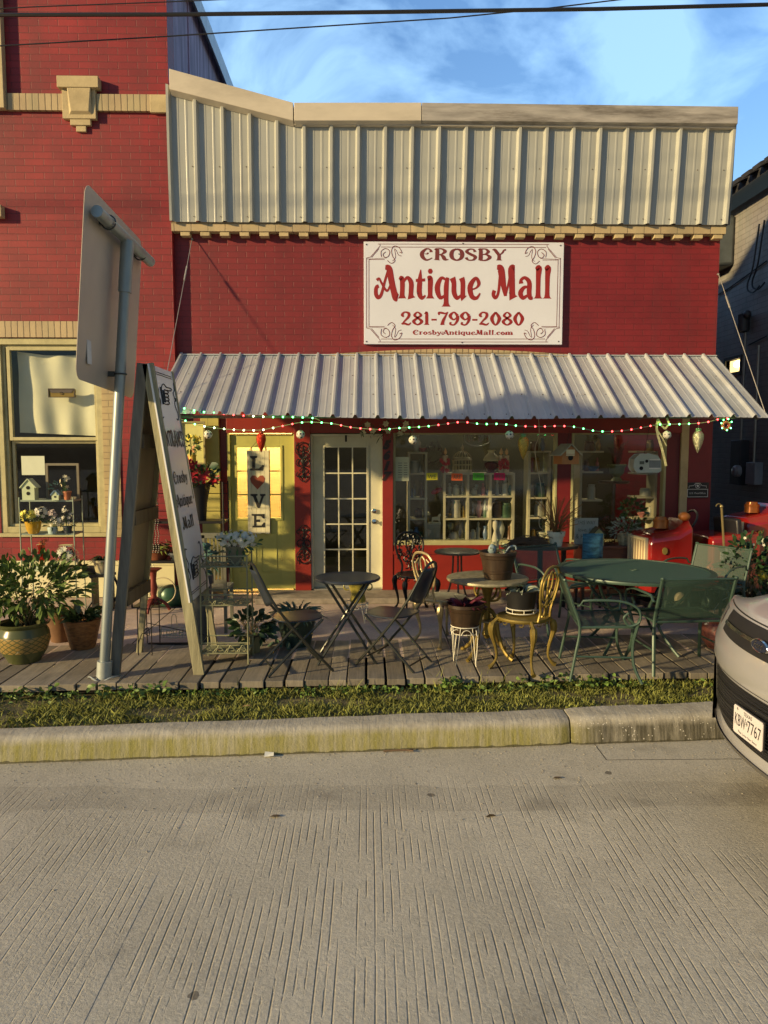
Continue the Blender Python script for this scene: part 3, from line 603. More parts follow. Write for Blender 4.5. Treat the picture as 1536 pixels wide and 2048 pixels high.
# sash window with its curtain
fr = MB(); fy = YB + .06
def frame(mb, x0, x1, z0, z1, t, y0, y1, tb=None):
    tb = tb or t
    mb.bb(x0, x0 + t, y0, y1, z0, z1); mb.bb(x1 - t, x1, y0, y1, z0, z1)
    mb.bb(x0 + t, x1 - t, y0, y1, z1 - t, z1); mb.bb(x0 + t, x1 - t, y0, y1, z0, z0 + tb)
frame(fr, wx0, wx1 - .0, wz0, wz1, .075, YB + .01, YB + .2)
frame(fr, wx0 + .075, wx1 - .075, wz0 + .075, wz1 - .075, .035, YB + .05, YB + .2)
win = fr.build('window', M_TRIM, B1, smooth=False, world=True, bevel=.004)
us = MB(); zm = bz(100, 876, fy)
ix0, ix1 = W(17, 780, fy).x, W(203, 780, fy).x
frame(us, ix0, ix1, zm - .03, wz1 - .10, .04, fy - .02, fy + .03); us.build('upper_sash', M_TRIM, win, smooth=False, world=True, bevel=.003)
ls = MB(); frame(ls, ix0 + .0, ix1, wz0 + .05, zm - .03, .035, fy + .03, fy + .07); ls.build('lower_sash', M_TRIM, win, smooth=False, world=True, bevel=.003)
gp = MB(); gp.bb(ix0 + .04, ix1 - .04, fy + .0, fy + .004, zm + .01, wz1 - .14); gp.build('upper_pane', GLASS(), win, smooth=False, world=True)
gp = MB(); gp.bb(ix0 + .035, ix1 - .035, fy + .048, fy + .052, wz0 + .085, zm - .065); gp.build('lower_pane', GLASS(), win, smooth=False, world=True)
sl = MB(); sl.bb(wx0 - .03, wx1 + .02, YB - .03, YB + .1, wz0 - .045, wz0 + .0); sl.build('sill', M_TRIM, win, smooth=False, world=True, bevel=.004)
cu = MB(); nx, nz_ = 60, 24; cx0, cx1 = ix0 + .07, ix1 + .05; cz0, cz1 = zm + .02, wz1 - .14; vs = []
for j in range(nz_ + 1):
    for i in range(nx + 1):
        u, v = i / nx, j / nz_; sag = .05 * math.sin(math.pi * u) * (v > .9)
        y = fy + .10 + .022 * math.sin(u * 19 + 2 * v) * (1 - .5 * v) + .03 * mnoise.noise(V((u * 5, v * 2, 0))) + .05 * max(0, .25 - v) * math.sin(u * 7)
        vs.append((cx0 + (cx1 - cx0) * u, y, cz0 + (cz1 - cz0) * v - sag + .06 * (1 - u) * max(0, .2 - v) * 4))
cu.add(vs, [(j * (nx + 1) + i, j * (nx + 1) + i + 1, (j + 1) * (nx + 1) + i + 1, (j + 1) * (nx + 1) + i) for j in range(nz_) for i in range(nx)])
CU = one('window_curtain', 'white sheet hung behind the upper pane of the left window', 'curtain', cu, M('curtain_cloth', (.56, .57, .40), .85, var=.06, scale=3))
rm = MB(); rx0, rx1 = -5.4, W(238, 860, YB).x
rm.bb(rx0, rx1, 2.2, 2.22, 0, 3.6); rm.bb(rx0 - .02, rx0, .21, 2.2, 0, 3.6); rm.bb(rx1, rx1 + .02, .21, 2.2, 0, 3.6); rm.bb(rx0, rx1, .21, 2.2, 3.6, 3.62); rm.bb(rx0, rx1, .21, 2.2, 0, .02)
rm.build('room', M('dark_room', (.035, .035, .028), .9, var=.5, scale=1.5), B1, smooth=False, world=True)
# envelope-shaped brass mail slot plate fixed to the glass
ms_ = T('mail_slot', 'brass envelope-shaped mail slot fixed to the left window', 'mail slot', tuple(W(122, 787, fy - .04)))
p0, p1 = W(98, 794, fy - .06), W(148, 778, fy - .06)
mm_ = MB(); mm_.bb(p0.x, p1.x, fy - .06, fy - .002, p0.z, p1.z); mm_.build('slot_body', M('old_brass', (.20, .14, .03), .45, .4), ms_, world=True, bevel=.004)
mm_ = MB(); mm_.add([(p0.x + .004, fy - .064, p1.z - .004), (p1.x - .004, fy - .064, p1.z - .004), (p1.x - .03, fy - .066, p0.z + .05), (p0.x + .03, fy - .066, p0.z + .05)], [(0, 1, 2, 3)])
mm_.tube(arc((.5 * (p0.x + p1.x), fy - .068, p0.z + .045), .014, 200, 520, 10), .004, 5); frame(mm_, p0.x - .006, p1.x + .006, p0.z - .006, p1.z + .006, .007, fy - .07, fy - .055); mm_.build('slot_flap', M('slot_flap', (.07, .055, .045), .5), ms_, world=True, smooth=False)
# notice taped inside the lower sash
nt_ = MB(); a, b_ = W(42, 912, fy + .03), W(90, 950, fy + .03); nt_.bb(a.x, b_.x, fy + .032, fy + .034, b_.z, a.z)
one('paper_notice', 'pale blank notice taped to the lower left window glass', 'notice', nt_, M('paper', (.62, .66, .5), .8, var=.05), smooth=False)
# white board with black letters below the window
bdw = T('painted_board', 'long white sign board with black lettering low on the left wall', 'sign board', tuple(W(170, 1215, YB)))
mm_ = MB(); z0_, z1_ = bz(100, 1218, YB - .03), bz(100, 1122, YB - .03); mm_.bb(-6, xe - .06, YB - .035, YB - .003, max(.01, z0_), z1_)
mm_.build('board', M('cream_board', (.72, .68, .42), .6, var=.07, scale=4), bdw, world=True, smooth=False, bevel=.004)
mm_ = MB(); mm_.bb(-6, xe - .06, YB - .05, YB - .036, z1_ - .05, z1_ + .005); mm_.build('rail', M('cream_board'), bdw, world=True, smooth=False)
mm_ = MB(); yy = YB - .0365
def ptx(x, y): p = W(x, y, yy); return (p.x, p.z)
for P in ([(3, 1146), (15, 1146), (30, 1176), (24, 1176), (12, 1155), (12, 1176), (6, 1176), (6, 1150)], [(22, 1145), (33, 1145), (33, 1148), (30, 1150), (30, 1176), (26, 1170), (26, 1150), (22, 1148)], [(110, 1143), (122, 1143), (122, 1150), (118, 1176), (112, 1176)]):
    mm_.prism([ptx(*p) for p in P], yy - .004, yy)
for k in (0, 1):
    mm_.tube(spline([V((*W(240 + 14 * k, 1200, yy).xy, W(240, 1200, yy).z)) + V(o) for o in ((-.09, 0, -.05), (-.05, 0, .03), (.02, 0, .04), (.05, 0, -.01), (.0, 0, -.035), (-.02, 0, 0))], 6), .006, 4)
mm_.build('lettering', M('sign_black', (.02, .018, .015), .6, var=.1), bdw, world=True, smooth=False)
# ================================================================== STORE BUILDING
xs0, xs1 = xe, W(1434, 640, 0).x
zt = bz(768, 455); zo = bz(768, 833)                 # brick top, top of the shopfront opening
STEP = .07
def X(px, py=1000, Y=0.0): return W(px, py, Y).x
B2 = T('store_building', 'low red brick shop with ribbed metal parapet and awning', 'building', (1.0, 0, 0))
w = MB(); xo0, xo1 = X(405), X(1372)
w.bb(xs0, xs1, 0, .25, zo, zt + .1); w.bb(xs0, xo0, 0, .25, 0, zo)
w.build('wall', M_BR if False else M_BRS, B2, smooth=False, world=True)
w = MB(); w.bb(xo1, xs1, -.0, .25, 0, zo); w.build('corner_pillar', M('crimson_pillar', (.19, .012, .017), .5, var=.14, scale=4, bump=.15), B2, smooth=False, world=True)
w = MB(); w.bb(xs0 + .002, X(352, 600), -.012, 0, .02, zt); w.build('wall_edge_strip', M('crimson_pillar'), B2, smooth=False, world=True)
w = MB(); w.bb(xs0, xs1, .25, .26, zt, zt + .6); w.bb(xs1 - .25, xs1, .25, 9, 0, zt + .3); w.bb(xs0, xs1, 8.8, 9, 0, zt + .3); w.build('side_wall', M_BRS, B2, smooth=False, world=True)
w = MB(); w.bb(xs0, xs1, .25, 9, zt + .3, zt + .38); w.build('roof', M('roofing', (.12, .12, .12), .9), B2, smooth=False, world=True)
w = MB(); lz0, lz1 = bz(768, 464, -.12), bz(768, 446, -.12); w.bb(xs0, X(1452, 455, -.12), -.12, 0, lz0, lz1); w.build('ledge', BRICK('beige_ledge', (.50, .40, .23), (.44, .36, .2), (.22, .17, .1), w=.2, h=.3, ms=.006), B2, smooth=False, world=True)
dn = MB(); zz0, zz1 = bz(768, 473.5, -.1), lz0
px = 372
while px < 1450:
    x = X(px, 468, -.06); dn.bb(x - .055, x + .055, -.105, 0, zz0, zz1 + .001); px += 39.3
dn.build('dentil_band', M_BEIGE, B2, smooth=False, world=True, bevel=.003)
# ribbed panels
def ribprof(x0, x1, pitch=.313, first=0.0, H=.048, k=1):
    out = []; n = int((x1 - x0) / pitch) + 2
    for i in range(-1, n):
        c = x0 + first + i * pitch
        for dx, h in ((-.036, 0), (-.014, H), (.014, H), (.036, 0), (.088, 0), (.096, .003), (.112, .003), (.120, 0), (.186, 0), (.194, .003), (.210, .003), (.218, 0)):
            x = c + dx * k
            if x0 <= x <= x1: out.append((x, h))
    return [(x0, 0)] + out + [(x1, 0)]
M_PAR = M('parapet_metal', (.37, .38, .35), .38, .0, var=.10, scale=1.6, spec=.6, stretch=(3, 1, .3), dirt=.3)
M_AWN = M('awning_metal', (.44, .47, .50), .33, .15, var=.08, scale=3, spec=.7, dirt=.25)
def toppx(x):                                     # top line of the panels as drawn by the coping
    return None
Yp = -.15
tl = [(W(340, 176, -.2).x, W(340, 176, -.2).z), (W(588, 243, -.2).x, W(588, 243, -.2).z), (W(1476, 249, -.2).x, W(1476, 249, -.2).z)]
def ztop(x):
    (a, b_, c) = tl
    return a[1] + (b_[1] - a[1]) * (x - a[0]) / (b_[0] - a[0]) if x < b_[0] else b_[1] + (c[1] - b_[1]) * (x - b_[0]) / (c[0] - b_[0])
zpb = bz(768, 446, Yp)
pr = ribprof(xs0 + .0, X(1456, 445, Yp), first=X(397, 440, Yp) - xs0 - .0 - .313)
prn = []
for (xa, ha) in pr:
    prn.append((xa, ha))
vs = []
for xa, ha in prn:
    w_ = .006 * mnoise.noise(V((xa * 2, 0, 0)))
    ztp = ztop(xa) + .02
    xt = xs0 + (xa - xs0) * 1.006
    vs += [(xa, Yp - ha, zpb), (xa + (xt - xa) * .5, Yp - .03 - ha + w_, (zpb + ztp) / 2), (xt, Yp - .04 - ha, ztp)]
pp = MB(); pp.add(vs, [f for i in range(len(prn) - 1) for f in ((3 * i, 3 * i + 3, 3 * i + 4, 3 * i + 1), (3 * i + 1, 3 * i + 4, 3 * i + 5, 3 * i + 2))])
pp.build('parapet_panel', M_PAR, B2, smooth=False, world=True)
xr_ = X(1456, 445, Yp)
bk = MB(); bk.add([(xr_ + .012, Yp - .03, zpb), (xr_ + .012, .3, zpb), (xr_ + .03, .3, ztop(xr_)), (xr_ + .03, Yp - .05, ztop(xr_))], [(0, 1, 2, 3)]); bk.build('parapet_end', M_PAR, B2, smooth=False, world=True)
def fascia(mb, a, b_, h0, h1, y0, y1, y2):         # image a->b top edge, drop in image px
    A = W(*a, y0); Bp = W(*b_, y0); A2 = W(a[0], a[1] + h0, y0); B2_ = W(b_[0], b_[1] + h1, y0)
    vs = [(A.x, y0, A.z), (Bp.x, y0, Bp.z), (Bp.x, y0, B2_.z), (A.x, y0, A2.z), (A.x, y2, A.z), (Bp.x, y2, Bp.z), (Bp.x, y1, B2_.z - .03), (A.x, y1, A2.z - .03)]
    mb.add(vs, [(0, 3, 2, 1), (0, 1, 5, 4), (3, 7, 6, 2), (0, 4, 7, 3), (1, 2, 6, 5)])
M_COP = M('coping_paint', (.56, .50, .40), .5, var=.10, scale=1.8, dirt=.3, stretch=(1, 1, 3))
M_COPG = M('coping_bare', (.40, .37, .33), .5, .2, var=.3, scale=4.5, dirt=.9, stretch=(.5, 1, 4))
cp = MB(); fascia(cp, (338, 137), (586, 205), 41, 36, -.30, -.2, .2); cp.build('coping', M_COP, B2, smooth=False, world=True, bevel=.004)
cp = MB(); fascia(cp, (588, 205), (843, 205), 36, 36, -.305, -.2, .2); cp.build('coping', M_COP, B2, smooth=False, world=True, bevel=.004)
cp = MB(); fascia(cp, (844, 205), (1477, 213), 36, 34, -.30, -.2, .2); cp.build('coping', M_COPG, B2, smooth=False, world=True, bevel=.004)
cp = MB(); P0 = W(588, 241, -.25); P1 = W(1472, 247, -.25); cp.bb(P0.x, P1.x, -.245, -.19, P1.z - .05, P1.z + .01); cp.build('soffit_trim', M_COP, B2, smooth=False, world=True)
# arch of beige bricks just above the awning
ar = []; a0 = X(659, 705); a1 = X(1145, 705); zb_ = bz(900, 722)
pts = [(a0, zb_)] + [(a0 + (a1 - a0) * i / 16, bz(900, 709 - 11 * (1 - abs(i / 8 - 1) ** 1.6))) for i in range(17)] + [(a1, zb_)]
mb = MB(); mb.prism(pts, -.022, 0); mb.build('arch_lintel', M_SOLD, B2, smooth=False, world=True)
# shopfront timber
M_RP = M('red_gloss_paint', (.24, .020, .012), .42, var=.12, scale=3.5, bump=.12, dirt=.25)
M_RP2 = M('maroon_paint', (.16, .012, .012), .45, var=.12, scale=3.5, dirt=.2)
M_OL = M('olive_paint', (.50, .44, .12), .5, var=.12, scale=4, dirt=.3)
pst = MB()
def post(x0, x1, mat, Y0=-.03, Y1=.18, z1=None, name='post', z0=STEP):
    mb = MB(); mb.bb(X(x0), X(x1), Y0, Y1, z0, z1 or zo); return mb.build(name, mat, B2, smooth=False, world=True, bevel=.004)
post(405, 441, M_OL); post(441, 456, M_RP2, .02); post(590, 622, M_RP, -.05); post(765, 786, M_RP, -.04); post(1113, 1141, M_RP2, .0, z0=bz(900, 1085))
post(1330, 1357, M_RP2, .0); post(1357, 1372, M_BEIGE, -.03)
mb = MB(); mb.bb(X(456), X(1357), -.035, .15, bz(768, 866), zo + .03); mb.build('beam', M_RP, B2, smooth=False, world=True, bevel=.004)
kz = bz(768, 1090)
mb = MB(); mb.bb(X(786), X(1330), -.03, .15, STEP, kz); mb.build('low_wall', M_RP, B2, smooth=False, world=True, bevel=.003)
mb = MB(); mb.bb(X(786) + .002, X(1330), -.045, -.03, kz - .11, kz - .075); mb.build('rail', M_RP, B2, smooth=False, world=True)
mb = MB(); mb.bb(X(520), xs1, -.55, .0, .0, STEP); st_ = mb.build('doorstep', M_STEP, B2, smooth=False, world=True, bevel=.01)
M_WF = M('window_frame_paint', (.40, .38, .19), .5, var=.12, scale=6, dirt=.3)
def shopwin(x0, x1, name='display_window'):
    mb = MB(); a, c = X(x0), X(x1); z0, z1 = kz, bz(768, 864)
    frame(mb, a, c, z0, z1, .03, -.005, .10, .055); mb.bb(a, c, -.03, .12, z0 - .0, z0 + .03)
    o = mb.build(name, M_WF, B2, smooth=False, world=True, bevel=.003)
    g_ = MB(); g_.bb(a + .03, c - .03, .03, .036, z0 + .055, z1 - .03); g_.build('pane', GLASS(), o, smooth=False, world=True); return o
shopwin(786, 1113); shopwin(1141, 1330)
# yellow door
M_YD = M('yellow_door_paint', (.48, .46, .12), .5, var=.08, scale=3, dirt=.25)
dz0, dz1 = STEP + .01, bz(768, 868)
d = MB(); gx0, gx1, gz0, gz1 = X(474), X(561), bz(768, 1036), bz(768, 895); da, db = X(462), X(588); dy = .03
d.bb(X(456), da, -.01, .15, dz0, dz1); d.bb(db, X(590), -.01, .15, dz0, dz1)
for (a, c, z0, z1) in ((da, gx0, dz0, dz1), (gx1, db, dz0, dz1), (gx0, gx1, dz0, gz0), (gx0, gx1, gz1, dz1)): d.bb(a, c, dy, dy + .05, z0, z1)
frame(d, gx0 - .03, gx1 + .03, gz0 - .03, gz1 + .03, .03, dy - .012, dy)
for k in (0, 1):
    pa = X(478 + k * 42); frame(d, pa, pa + .2, bz(768, 1145), bz(768, 1066), .012, dy - .008, dy)
YD = d.build('door', M_YD, B2, smooth=False, world=True, bevel=.003)
mu = MB()
for k in (1, 2): mu.bb(gx0 + (gx1 - gx0) * k / 3 - .008, gx0 + (gx1 - gx0) * k / 3 + .008, dy + .01, dy + .03, gz0, gz1); mu.bb(gx0, gx1, dy + .012, dy + .028, gz0 + (gz1 - gz0) * k / 3 - .008, gz0 + (gz1 - gz0) * k / 3 + .008)
mu.build('muntins', M_YD, YD, smooth=False, world=True)
g_ = MB(); g_.bb(gx0, gx1, dy + .018, dy + .021, gz0, gz1); g_.build('pane', GLASS(), YD, smooth=False, world=True)
# white glazed door
M_WD = M('white_door_paint', (.60, .58, .42), .45, var=.07, scale=4, dirt=.25)
d = MB(); gx0, gx1, gz0, gz1 = X(649), X(733), bz(768, 1150), bz(768, 895); da, db = X(626), X(764)
d.bb(X(622), da, -.02, .15, dz0, dz1); d.bb(db, X(765) + .001, -.02, .15, dz0, dz1); d.bb(da, db, -.02, .15, dz1 - .03, dz1)
for (a, c, z0, z1) in ((da, gx0, dz0, dz1 - .03), (gx1, db, dz0, dz1 - .03), (gx0, gx1, dz0, gz0), (gx0, gx1, gz1, dz1 - .03)): d.bb(a, c, .05, .095, z0, z1)
frame(d, gx0 - .03, gx1 + .03, gz0 - .03, gz1 + .03, .03, .035, .05)
WDr = d.build('door', M_WD, B2, smooth=False, world=True, bevel=.003, label='white glazed door of fifteen panes')
mu = MB()
for k in (1, 2): mu.bb(gx0 + (gx1 - gx0) * k / 3 - .008, gx0 + (gx1 - gx0) * k / 3 + .008, .045, .065, gz0, gz1)
for k in (1, 2, 3, 4): mu.bb(gx0, gx1, .047, .063, gz0 + (gz1 - gz0) * k / 5 - .008, gz0 + (gz1 - gz0) * k / 5 + .008)
mu.build('muntins', M_WD, WDr, smooth=False, world=True)
g_ = MB(); g_.bb(gx0, gx1, .07, .074, gz0, gz1); g_.build('pane', GLASS(), WDr, smooth=False, world=True)
for nm, py in (('deadbolt', 1022), ('knob', 1043)):
    k = MB(); c = W(748, py, .04); k.lathe([(.0, .0), (.03, .0), (.03, .008), (.014, .012), (.014, .03), (.026, .038), (.026, .052), (0, .058)] if nm == 'knob' else [(0, 0), (.03, 0), (.03, .018), (.02, .024), (0, .024)], c, 14, tilt=Matrix.Rotation(R(90), 3, 'X'))
    k.build(nm, M('chrome', (.7, .68, .6), .15, 1), WDr, world=True)
k = MB(); k.bb(da, db, -.03, .03, STEP + .0, STEP + .012); k.build('threshold', M('dull_aluminium', (.4, .39, .36), .4, .7), WDr, smooth=False, world=True)
k = MB(); c = W(692, 877, -.03); k.bb(c.x - .012, c.x + .012, -.05, -.021, c.z - .04, c.z + .04); k.build('latch_plate', M('black_iron', (.015, .014, .014), .5, .3), WDr, smooth=False, world=True)
# interior rooms
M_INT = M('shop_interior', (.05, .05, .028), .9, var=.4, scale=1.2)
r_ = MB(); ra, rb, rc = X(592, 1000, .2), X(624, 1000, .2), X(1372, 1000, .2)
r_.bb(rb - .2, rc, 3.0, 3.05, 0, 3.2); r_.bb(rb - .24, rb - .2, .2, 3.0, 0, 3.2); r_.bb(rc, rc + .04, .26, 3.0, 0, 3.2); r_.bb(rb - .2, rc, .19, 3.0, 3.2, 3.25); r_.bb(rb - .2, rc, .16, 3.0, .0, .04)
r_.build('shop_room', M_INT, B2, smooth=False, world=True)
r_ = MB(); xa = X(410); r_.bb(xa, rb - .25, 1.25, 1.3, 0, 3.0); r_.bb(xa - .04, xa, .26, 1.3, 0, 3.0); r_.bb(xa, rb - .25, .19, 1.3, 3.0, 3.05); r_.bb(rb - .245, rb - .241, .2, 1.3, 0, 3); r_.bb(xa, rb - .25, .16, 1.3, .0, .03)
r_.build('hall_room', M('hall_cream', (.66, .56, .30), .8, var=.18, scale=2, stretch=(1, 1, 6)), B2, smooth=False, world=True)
lt_ = MB(); c = V(((xa + rb) / 2, .75, 2.95)); lt_.lathe([(0, -.1), (.09, -.09), (.13, -.03), (.13, 0), (0, .001)], c, 16); HL = one('hall_lamp', 'lit ceiling globe in the hall behind the yellow door', 'ceiling lamp', lt_, EM('lamp_globe', (1, .78, .42), 12))
pd = bpy.data.lights.new('hall_lamp_light', 'POINT'); po = bpy.data.objects.new('hall_lamp_light', pd); col.objects.link(po); po.location = c + V((0, 0, -.2)); pd.energy = 110; pd.color = (1, .8, .45); pd.shadow_soft_size = .1
for k, (lx, ly) in enumerate(((1.2, 2.0), (2.9, 2.1))):
    lt_ = MB(); lt_.bb(lx - .35, lx + .35, ly - .08, ly + .08, 3.13, 3.19)
    one('shop_tube_light', 'dim fluorescent box on the shop ceiling, ' + ('over the cubby shelf' if k == 0 else 'behind the narrower shop window'), 'ceiling light', lt_, EM('tube_glow', (1, .85, .5), 20), 'ceiling lights inside the shop')
# ---- awning
ax0, ax1 = X(362, 710), X(1432, 712); Ya, za0, za1 = -1.33, bz(768, 711), W(768, 836, -1.33).z
AW = T('awning', 'sloping ribbed metal awning over the shopfront', 'awning', (1, 0, za0))
pr = ribprof(ax0, ax1, .2365, .012, .036, .755)
vs = []
nlen = 7
sl_ = V((0, Ya, za1 - za0)).normalized(); nn = V((0, sl_.z, -sl_.y)).normalized()
if nn.z < 0: nn = -nn
for xa, ha in pr:
    for j in range(nlen):
        t = j / (nlen - 1); u = (xa - ax0) / (ax1 - ax0)
        zl = .045 * (1 - min(1, u / .28)) * t + .012 * t * math.sin(u * 9)
        p = V((xa, -.003 + (Ya) * t, za0 + (za1 - za0) * t + zl)) + nn * (ha + .003 * mnoise.noise(V((xa * 3, t * 2, 1))))
        vs.append(p)
mb = MB(); mb.add(vs, [(i * nlen + j, i * nlen + j + 1, (i + 1) * nlen + j + 1, (i + 1) * nlen + j) for i in range(len(pr) - 1) for j in range(nlen - 1)])
o = mb.build('roof_sheet', M_AWN, AW, smooth=False, world=True)
mb = MB(); i = 0
while ax0 + .012 + i * .2365 < ax1 - .02:
    for t in (.06, .36, .66, .95):
        xx = ax0 + .012 + i * .2365 - .045; mb.ball((xx, -.003 + Ya * t, za0 + (za1 - za0) * t + .045 * (1 - min(1, (xx - ax0) / (ax1 - ax0) / .28)) * t + .004), .0065, 6, 4)
    i += 1
mb.build('screws', M('screw_rust', (.10, .06, .04), .6, .3), AW, world=True)
mb = MB(); i = 0
while X(397, 440, Yp) - .313 + i * .313 < xr_:
    xx = X(397, 440, Yp) - .313 + i * .313 - .05
    for z_ in (zpb + .06, zpb + .62):
        if xx > xs0 + .02: mb.ball((xx, Yp - .012 - (.02 if z_ > zpb + .3 else 0), z_), .0065, 6, 4)
    i += 1
mb.build('screws', M('screw_rust'), B2, world=True, label='rows of rusty panel screws')
mb = MB(); mb.bb(ax0 + .02, ax1 - .02, Ya + .08, Ya + .12, za1 + .0, za1 + .03 + .0); mb.build('front_rail', M('rail_dark', (.10, .09, .07), .6), AW, smooth=False, world=True)
for i in range(6):
    xx = ax0 + .1 + (ax1 - ax0 - .2) * i / 5; mb = MB(); mb.beam((xx, -.02, za0 - .05), (xx, Ya + .08, za1 + .01), .04, .05); mb.build('rafter', M('rail_dark'), AW, smooth=False, world=True)
mb = MB(); mb.bb(ax0, ax1, -.03, -.002, za0 - .0, za0 + .012); mb.build('flashing', M_AWN, AW, smooth=False, world=True)
M_WIRE = M('galvanised_wire', (.42, .40, .36), .45, .6)
for nm, a, c in (('guy_wire', W(384, 478, -.03), V((ax0 + .04, Ya + .25, za1 + .16))), ('guy_wire', W(1437, 548, -.02), V((ax1 - .02, Ya + .08, za1 + .07)))):
    mb = MB(); mb.cyl(a, c, .0045, 5); d_ = (c - a)
    mb.cyl(a + d_ * .18, a + d_ * .27, .011, 6); mb.cyl(a, a + V((0, .04, 0)), .012, 6); mb.build(nm, M_WIRE, AW, world=True)
# conduit pipe along the awning
# ---- neighbour building (grey, right)
B3 = T('grey_building', 'dark grey painted brick building with tiled eave across the alley', 'building', (5.9, 3, 0))
xn = 5.62
M_GB = BRICK('grey_painted_brick', (.27, .265, .25), (.25, .245, .23), (.17, .165, .155), swap='yz', w=.22, h=.08, bump=.5)
wa, wb = W(1448, 735, 0), None
def onx(px, py):                                  # picture point on the neighbour's side wall x = xn
    d_ = ray(px, py); return CAM + d_ * ((xn - CAM.x) / d_.x)
q0, q1 = onx(1452, 748), onx(1482, 716)
mb = MB(); ylo, yhi = q1.y, q0.y
for (a, c, z0, z1) in ((-2.2, ylo, 0, 5.5), (yhi, 12, 0, 5.5), (ylo, yhi, 0, q0.z), (ylo, yhi, q1.z, 5.5)): mb.bb(xn, xn + .2, a, c, z0, z1)
mb.bb(xn + .2, 12, -2.2, -2.0, 0, 5.5)
mb.build('wall', M_GB, B3, smooth=False, world=True)
mb = MB(); z_ = onx(1500, 396).z
mb.add([(xn - .35, -2.5, z_ - .02), (xn - .35, 12, z_ - .02), (xn + 4, 12, z_ + 1.9), (xn + 4, -2.5, z_ + 1.9), (xn - .35, -2.5, z_ + .1), (xn - .35, 12, z_ + .1), (xn + 4, 12, z_ + 2.05), (xn + 4, -2.5, z_ + 2.05)],
       [(0, 1, 2, 3), (4, 7, 6, 5), (0, 4, 5, 1), (3, 2, 6, 7), (0, 3, 7, 4)])
mb.build('roof', M('dark_roof', (.03, .03, .035), .7, var=.3), B3, smooth=False, world=True)
mb = MB(); yk = -2.4
while yk < 8:
    mb.box((xn - .33, yk, z_ + .115), (.34, .21, .05), ry=R(-24)); yk += .3
mb.build('roof_tiles', M('dark_roof'), B3, smooth=False, world=True)
mb = MB(); mb.bb(xn + .06, xn + .1, ylo, yhi, q0.z, q1.z); mb.build('lit_window', EM('lit_window_glow', (1, .72, .30), 1.1), B3, smooth=False, world=True)
mb = MB(); mb.ball(onx(1472, 728) + V((.02, 0, 0)), (.02, .12, .05)); mb.build('lamp_glow', EM('window_lamp', (1, .85, .5), 5), B3, world=True)
mb = MB(); frame_ = [(ylo - .05, ylo, q0.z - .05, q1.z + .05), (yhi, yhi + .05, q0.z - .05, q1.z + .05), (ylo, yhi, q0.z - .05, q0.z), (ylo, yhi, q1.z, q1.z + .05)]
for a, c, z0, z1 in frame_: mb.bb(xn - .02, xn + .05, a, c, z0, z1)
mb.build('window_frame', M('dark_trim', (.05, .05, .05), .6), B3, smooth=False, world=True)
M_GD = M('grey_duct', (.10, .12, .135), .45, .3, var=.15, dirt=.3)
a, c = onx(1440, 545), onx(1472, 455)
mb = MB(); mb.bb(xn - .3, xn - .002, c.y, c.y + 1.5, a.z, c.z + .2); DU = tag(mb.build('wall_duct', M_GD, None, bevel=.05), 'big grey metal duct box high on the neighbouring wall', 'duct')
# electrical gear on the side wall
a, c = onx(1512, 632), onx(1512, 860)
EL = T('electric_meter', 'grey electric meter box and conduit on the alley wall', 'meter box', (xn, a.y, 1.2))
mb = MB(); p = onx(1500, 880); p2 = onx(1476, 968); mb.bb(xn - .14, xn, p.y, p2.y, p2.z, p.z); mb.build('box', M('meter_dark', (.045, .047, .05), .5), EL, world=True, bevel=.01)
mb = MB(); pc = onx(1497, 942); mb.lathe([(0, .0), (.085, 0), (.085, .06), (.06, .09), (0, .1)], (xn - .14, pc.y, pc.z), 16, tilt=Matrix.Rotation(R(-90), 3, 'Y')); mb.build('meter_glass', M('meter_grey', (.30, .31, .32), .3), EL, world=True)
mb = MB(); p = onx(1527, 925); p2 = onx(1506, 968); mb.bb(xn - .12, xn, p.y, p2.y, p2.z, p.z); mb.build('breaker_box', M('meter_grey'), EL, world=True, bevel=.008)
mb = MB()
for px_, y0_, y1_ in ((1499, 660, 885), (1526, 690, 928)): pa, pb_ = onx(px_, y0_), onx(px_, y1_); mb.cyl((xn - .06, pa.y, pa.z), (xn - .06, pa.y, pb_.z), .022, 8)
mb.build('conduit', M('conduit_grey', (.30, .28, .24), .4, .4), EL, world=True)
mb = MB(); pa = onx(1499, 645); mb.lathe([(.03, 0), (.085, .02), (.085, .26), (.0, .3)], (xn - .09, pa.y, pa.z - .15), 12); mb.ball((xn - .09, pa.y - .1, pa.z + .1), .06); mb.build('weatherhead', M('meter_dark'), EL, world=True)
M_CAB = M('black_cable', (.012, .012, .014), .5, var=.1)
pts = [onx(*p) for p in ((1536, 440), (1530, 480), (1522, 530), (1512, 560), (1513, 575), (1524, 578), (1536, 565))]
mb = MB(); mb.tube([p + V((-.05, 0, 0)) for p in spline(pts, 5)], .012, 6); mb.tube([p + V((-.08, .08, -.03)) for p in spline(pts, 5)], .012, 6)
one('cable_loops', 'slack black cable loops hanging high on the alley wall', 'cable', mb, M_CAB)
mb = MB(); mb.tube([onx(*p) + V((-.02, 0, 0)) for p in ((1438, 590), (1460, 577), (1500, 548), (1536, 522))], .01, 5); mb.tube([onx(*p) + V((-.02, 0, 0)) for p in ((1500, 690), (1536, 672))], .01, 5)
one('wall_cable', 'black cable strung along the grey alley wall', 'cable', mb, M_CAB)
